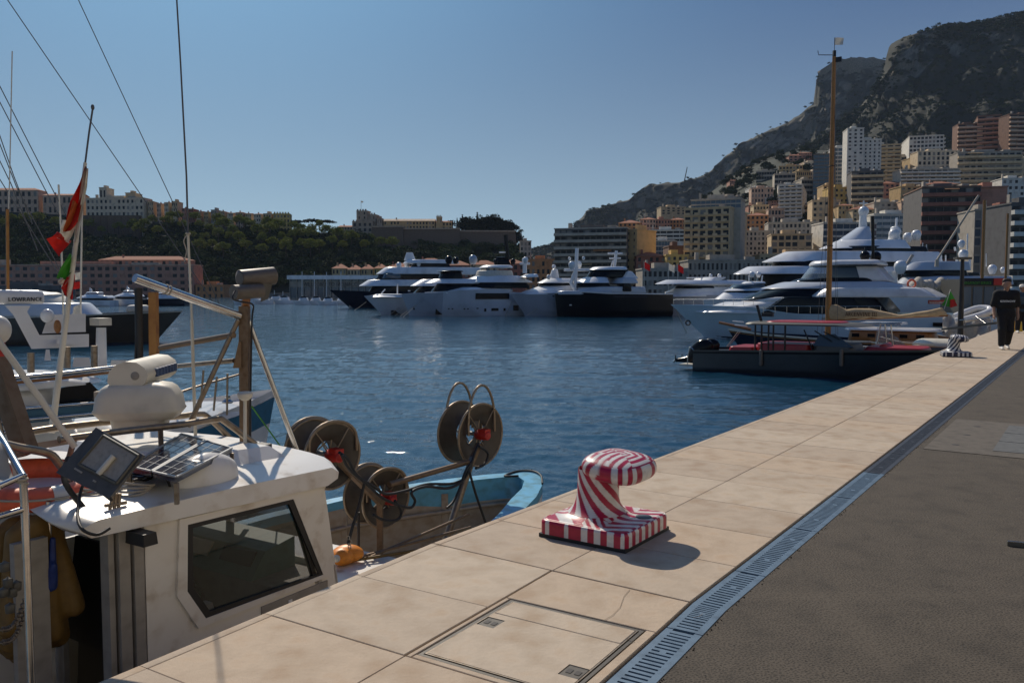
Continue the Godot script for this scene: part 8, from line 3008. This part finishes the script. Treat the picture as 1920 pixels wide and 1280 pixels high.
# ---------------------------------------------------------------- people
# bones: [a, b, ra, rb]; a smooth union meshed as surface nets
func flesh(bones: Array, cell: float, blend: float) -> MB:
	var lo := Vector3.ONE * 1e9
	var hi := -lo
	for e in bones:
		for k in 2:
			var r: float = maxf(e[2], e[3]) + cell * 3.0
			lo = lo.min(e[k] - Vector3.ONE * r)
			hi = hi.max(e[k] + Vector3.ONE * r)
	var n := Vector3i(((hi - lo) / cell).ceil()) + Vector3i.ONE
	var field := PackedFloat32Array()
	field.resize(n.x * n.y * n.z)
	field.fill(1.0)
	for e in bones:
		var a: Vector3 = e[0]
		var b: Vector3 = e[1]
		var ra: float = e[2]
		var rb: float = e[3]
		var ab := b - a
		var l2 := maxf(ab.length_squared(), 1e-9)
		var grow := Vector3.ONE * (maxf(ra, rb) + blend + cell * 2.0)
		var i0 := Vector3i(((a.min(b) - grow - lo) / cell).floor()).clamp(Vector3i.ZERO, n - Vector3i.ONE)
		var i1 := Vector3i(((a.max(b) + grow - lo) / cell).ceil()).clamp(Vector3i.ZERO, n - Vector3i.ONE)
		for z in range(i0.z, i1.z + 1):
			for y in range(i0.y, i1.y + 1):
				for x in range(i0.x, i1.x + 1):
					var p := lo + Vector3(x, y, z) * cell
					var t := clampf((p - a).dot(ab) / l2, 0.0, 1.0)
					var d := (p - a - ab * t).length() - lerpf(ra, rb, t)
					var k := (z * n.y + y) * n.x + x
					var o := field[k]
					var h := maxf(blend - absf(o - d), 0.0) / blend
					field[k] = minf(o, d) - h * h * blend * 0.25
	var mb := MB.new()
	var at := {}
	var sx := 1
	var sy := n.x
	var sz := n.x * n.y
	var corner := [0, sx, sy, sx + sy, sz, sx + sz, sy + sz, sx + sy + sz]
	var place := [Vector3(0, 0, 0), Vector3(1, 0, 0), Vector3(0, 1, 0), Vector3(1, 1, 0), Vector3(0, 0, 1), Vector3(1, 0, 1), Vector3(0, 1, 1), Vector3(1, 1, 1)]
	var edges := [[0, 1], [2, 3], [4, 5], [6, 7], [0, 2], [1, 3], [4, 6], [5, 7], [0, 4], [1, 5], [2, 6], [3, 7]]
	for z in n.z - 1:
		for y in n.y - 1:
			for x in n.x - 1:
				var k := z * sz + y * sy + x
				var inside := 0
				for c in 8:
					if field[k + corner[c]] < 0.0:
						inside += 1
				if inside == 0 or inside == 8:
					continue
				var sum := Vector3.ZERO
				var hits := 0
				for e in edges:
					var f0 := field[k + corner[e[0]]]
					var f1 := field[k + corner[e[1]]]
					if (f0 < 0.0) != (f1 < 0.0):
						sum += place[e[0]].lerp(place[e[1]], f0 / (f0 - f1))
						hits += 1
				at[k] = mb.v.size()
				mb.v.append(lo + (Vector3(x, y, z) + sum / hits) * cell)
	for k in at:
		for ax in [[sx, sy, sz], [sy, sz, sx], [sz, sx, sy]]:
			var a: bool = field[k] < 0.0
			var b: bool = field[k + ax[0]] < 0.0
			if a == b:
				continue
			var q0: int = at.get(k - ax[1] - ax[2], -1)
			var q1: int = at.get(k - ax[2], -1)
			var q2: int = k
			var q3: int = at.get(k - ax[1], -1)
			if q0 < 0 or q1 < 0 or q3 < 0:
				continue
			q2 = at[k]
			if a:
				for w in [q0, q2, q1, q0, q3, q2]:
					mb.i.append(w)
			else:
				for w in [q0, q1, q2, q0, q2, q3]:
					mb.i.append(w)
	return mb

func make_people() -> void:
	var foot := on_level(1884, 655, QY)
	walker(foot, 1.80, "person in black top and black trousers with white trainers walking along the quay", M.black_cloth, M.black_cloth, false, "GIVENCHY")
	var foot2 := on_level(1915, 624, QY)
	walker(foot2, 1.74, "person in a white cap and dark blue top standing behind the yellow sign", M.navy_cloth, M.black_cloth, true, "")
	# yellow caution sign
	var y0 := on_level(1908, 621, QY)
	var sg := thing("caution_sign", y0, "yellow folding caution sign standing on the quay", "sign")
	for k in 2:
		var mb := MB.new()
		var zz := 0.12 if k == 0 else -0.12
		mb.hexa([y0 + Vector3(-0.15, 0, zz), y0 + Vector3(0.15, 0, zz), y0 + Vector3(0.15, 0, zz - 0.02), y0 + Vector3(-0.15, 0, zz - 0.02), y0 + Vector3(-0.09, 0.66, 0.02), y0 + Vector3(0.09, 0.66, 0.02), y0 + Vector3(0.09, 0.66, 0.0), y0 + Vector3(-0.09, 0.66, 0.0)])
		put("panel", mb, M.yellow, sg)
	var hb := MB.new()
	hb.ring(y0 + Vector3(0, 0.68, 0.01), Vector3(0, 0, 1), 0.05, 0.012, 14, 6)
	put("handle", hb, M.yellow, sg)

func walker(at: Vector3, tall: float, label: String, top: Material, legs: Material, cap: bool, words: String) -> void:
	var p := thing("person", at, label, "person")
	# axes: r to the picture's right, f towards the viewer along the quay
	var f := -QU.lerp(Vector3(0, 0, -1), 0.5).normalized()
	var r := UPV.cross(f).normalized()
	var s := tall / 1.80
	var P := func(x: float, y: float, z: float) -> Vector3: return at + (r * x + UPV * y + f * z) * s
	# skin: head, neck, arms and hands, ankles in one piece under the clothes
	var skin := [[P.call(0, 1.68, 0.03), P.call(0, 1.60, 0.04), 0.098, 0.072], [P.call(0, 1.62, 0.075), P.call(0, 1.56, 0.07), 0.055, 0.045], [P.call(0, 1.60, 0.0), P.call(0, 1.46, -0.01), 0.052, 0.06], [P.call(0, 1.645, 0.115), P.call(0, 1.615, 0.125), 0.012, 0.016], [P.call(-0.096, 1.65, 0.02), P.call(-0.096, 1.62, 0.02), 0.018, 0.014], [P.call(0.096, 1.65, 0.02), P.call(0.096, 1.62, 0.02), 0.018, 0.014], [P.call(0, 1.44, 0), P.call(0, 1.0, 0), 0.10, 0.10]]
	var arms := [[-1.0, P.call(-0.20, 1.42, 0), P.call(-0.275, 1.14, -0.02), P.call(-0.285, 0.90, 0.10)], [1.0, P.call(0.20, 1.42, 0), P.call(0.27, 1.14, -0.05), P.call(0.27, 0.89, 0.02)]]
	for a in arms:
		skin.append([P.call(0.1 * a[0], 1.42, 0), a[1], 0.07, 0.06])
		skin.append([a[1], a[2], 0.055, 0.044])
		skin.append([a[2], a[3], 0.042, 0.030])
		var w: Vector3 = a[3]
		var d: Vector3 = (a[3] - a[2]).normalized()
		skin.append([w, w + d * 0.08 * s, 0.030, 0.032])
		# four fingers and a thumb, half curled
		for k in 4:
			var o: Vector3 = w + d * 0.075 * s + f * (0.028 - k * 0.019) * s
			var l: float = [0.038, 0.043, 0.040, 0.032][k] * s
			var m1: Vector3 = o + d * l
			skin.append([o, m1, 0.0105, 0.0095])
			skin.append([m1, m1 + (d * 0.6 - r * a[0] * 0.8).normalized() * l * 0.9, 0.0095, 0.0085])
		skin.append([w + d * 0.03 * s + f * 0.025 * s, w + d * 0.075 * s + f * 0.055 * s, 0.013, 0.010])
	# walking legs: his left forward in the picture's left
	var L := [P.call(-0.09, 0.93, 0), P.call(-0.10, 0.50, 0.14), P.call(-0.10, 0.09, 0.13)]
	var R := [P.call(0.09, 0.93, 0), P.call(0.10, 0.50, 0.04), P.call(0.10, 0.12, -0.20)]
	if cap:
		L = [P.call(-0.09, 0.93, 0), P.call(-0.11, 0.50, 0.03), P.call(-0.12, 0.09, 0.0)]
		R = [P.call(0.09, 0.93, 0), P.call(0.11, 0.50, 0.03), P.call(0.12, 0.09, 0.02)]
	for g in [L, R]:
		skin.append([g[0], g[1], 0.075, 0.05])
		skin.append([g[1], g[2], 0.05, 0.036])
		skin.append([P.call(0, 1.0, 0), g[0], 0.09, 0.075])
	var body := put("body", flesh(skin, 0.016 * s, 0.02), M.skin, p)
	var tr := []
	for g in [L, R]:
		tr.append([P.call(0, 0.96, 0), g[0], 0.145, 0.135])
		tr.append([g[0], g[1], 0.125, 0.095])
		tr.append([g[1], g[1].lerp(g[2], 0.86), 0.094, 0.080])
	put("trousers", flesh(tr, 0.022 * s, 0.04), legs, p)
	var sh := [[P.call(-0.12, 1.41, 0), P.call(0.12, 1.41, 0), 0.10, 0.10], [P.call(-0.10, 1.34, 0.01), P.call(0.10, 1.34, 0.01), 0.135, 0.135], [P.call(-0.09, 1.15, 0.01), P.call(0.09, 1.15, 0.01), 0.135, 0.135], [P.call(-0.09, 0.95, 0), P.call(0.09, 0.95, 0), 0.135, 0.135], [P.call(-0.09, 0.86, 0), P.call(0.09, 0.86, 0), 0.13, 0.13], [P.call(0, 1.47, 0), P.call(0, 1.40, 0), 0.075, 0.11]]
	for a in arms:
		sh.append([P.call(0.12 * a[0], 1.41, 0), a[1], 0.10, 0.095])
		sh.append([a[1], a[1].lerp(a[2], 0.95), 0.098, 0.088])
	var shirt := put("shirt", flesh(sh, 0.022 * s, 0.05), top, p)
	if words:
		letters("lettering", words, P.call(0, 1.235, 0.162), r, UPV, 0.34, M.print_white, shirt)
	else:
		for k in 3:
			var st := MB.new()
			st.obox(P.call(0.0, 1.16 + k * 0.07, 0.165), r * 0.12, UPV * 0.012, f * 0.003)
			put("shirt_stripe", st, M.sky_glass, shirt)
	for g in [[L, 1.0 if not cap else 0.0, 0.0], [R, 0.0, -1.0 if not cap else 0.0]]:
		var an: Vector3 = g[0][2]
		var flat := Vector3(an.x, at.y, an.z)
		var lift: float = 0.0 if g[2] == 0.0 else 0.05
		var toe: Vector3 = flat + f * 0.17 * s + UPV * 0.035
		put("shoe", flesh([[flat + UPV * (0.05 + lift) - f * 0.05 * s, toe, 0.048, 0.036], [flat + UPV * (0.075 + lift), flat + UPV * 0.05 + f * 0.08 * s, 0.045, 0.04]], 0.014, 0.02), M.shoe, p)
	if cap:
		var c := MB.new()
		c.lathe(P.call(0, 1.70, 0.02), [Vector2(0.112, -0.01), Vector2(0.11, 0.03), Vector2(0.085, 0.075), Vector2(0.0, 0.095)], 18)
		c.obox(P.call(0, 1.695, 0.15), r * 0.07, UPV * 0.006, f * 0.06)
		put("cap", c, M.shoe, p)
	else:
		put("hair", flesh([[P.call(0, 1.715, 0.005), P.call(0, 1.68, -0.03), 0.102, 0.095], [P.call(-0.05, 1.76, 0.03), P.call(0.05, 1.765, 0.05), 0.05, 0.05]], 0.014, 0.03), M.hair, p)
	# eyes and mouth
	for k in [-1.0, 1.0]:
		var e := MB.new()
		e.ball(P.call(0.032 * k, 1.655, 0.108), Vector3(0.012, 0.006, 0.008), 8, 6)
		put("eye", e, M.hair, body)
	var mo := MB.new()
	mo.ball(P.call(0, 1.578, 0.118), Vector3(0.022, 0.005, 0.006), 8, 6)
	put("mouth", mo, M.red_motor, body)

func make_rest() -> void:
	pass
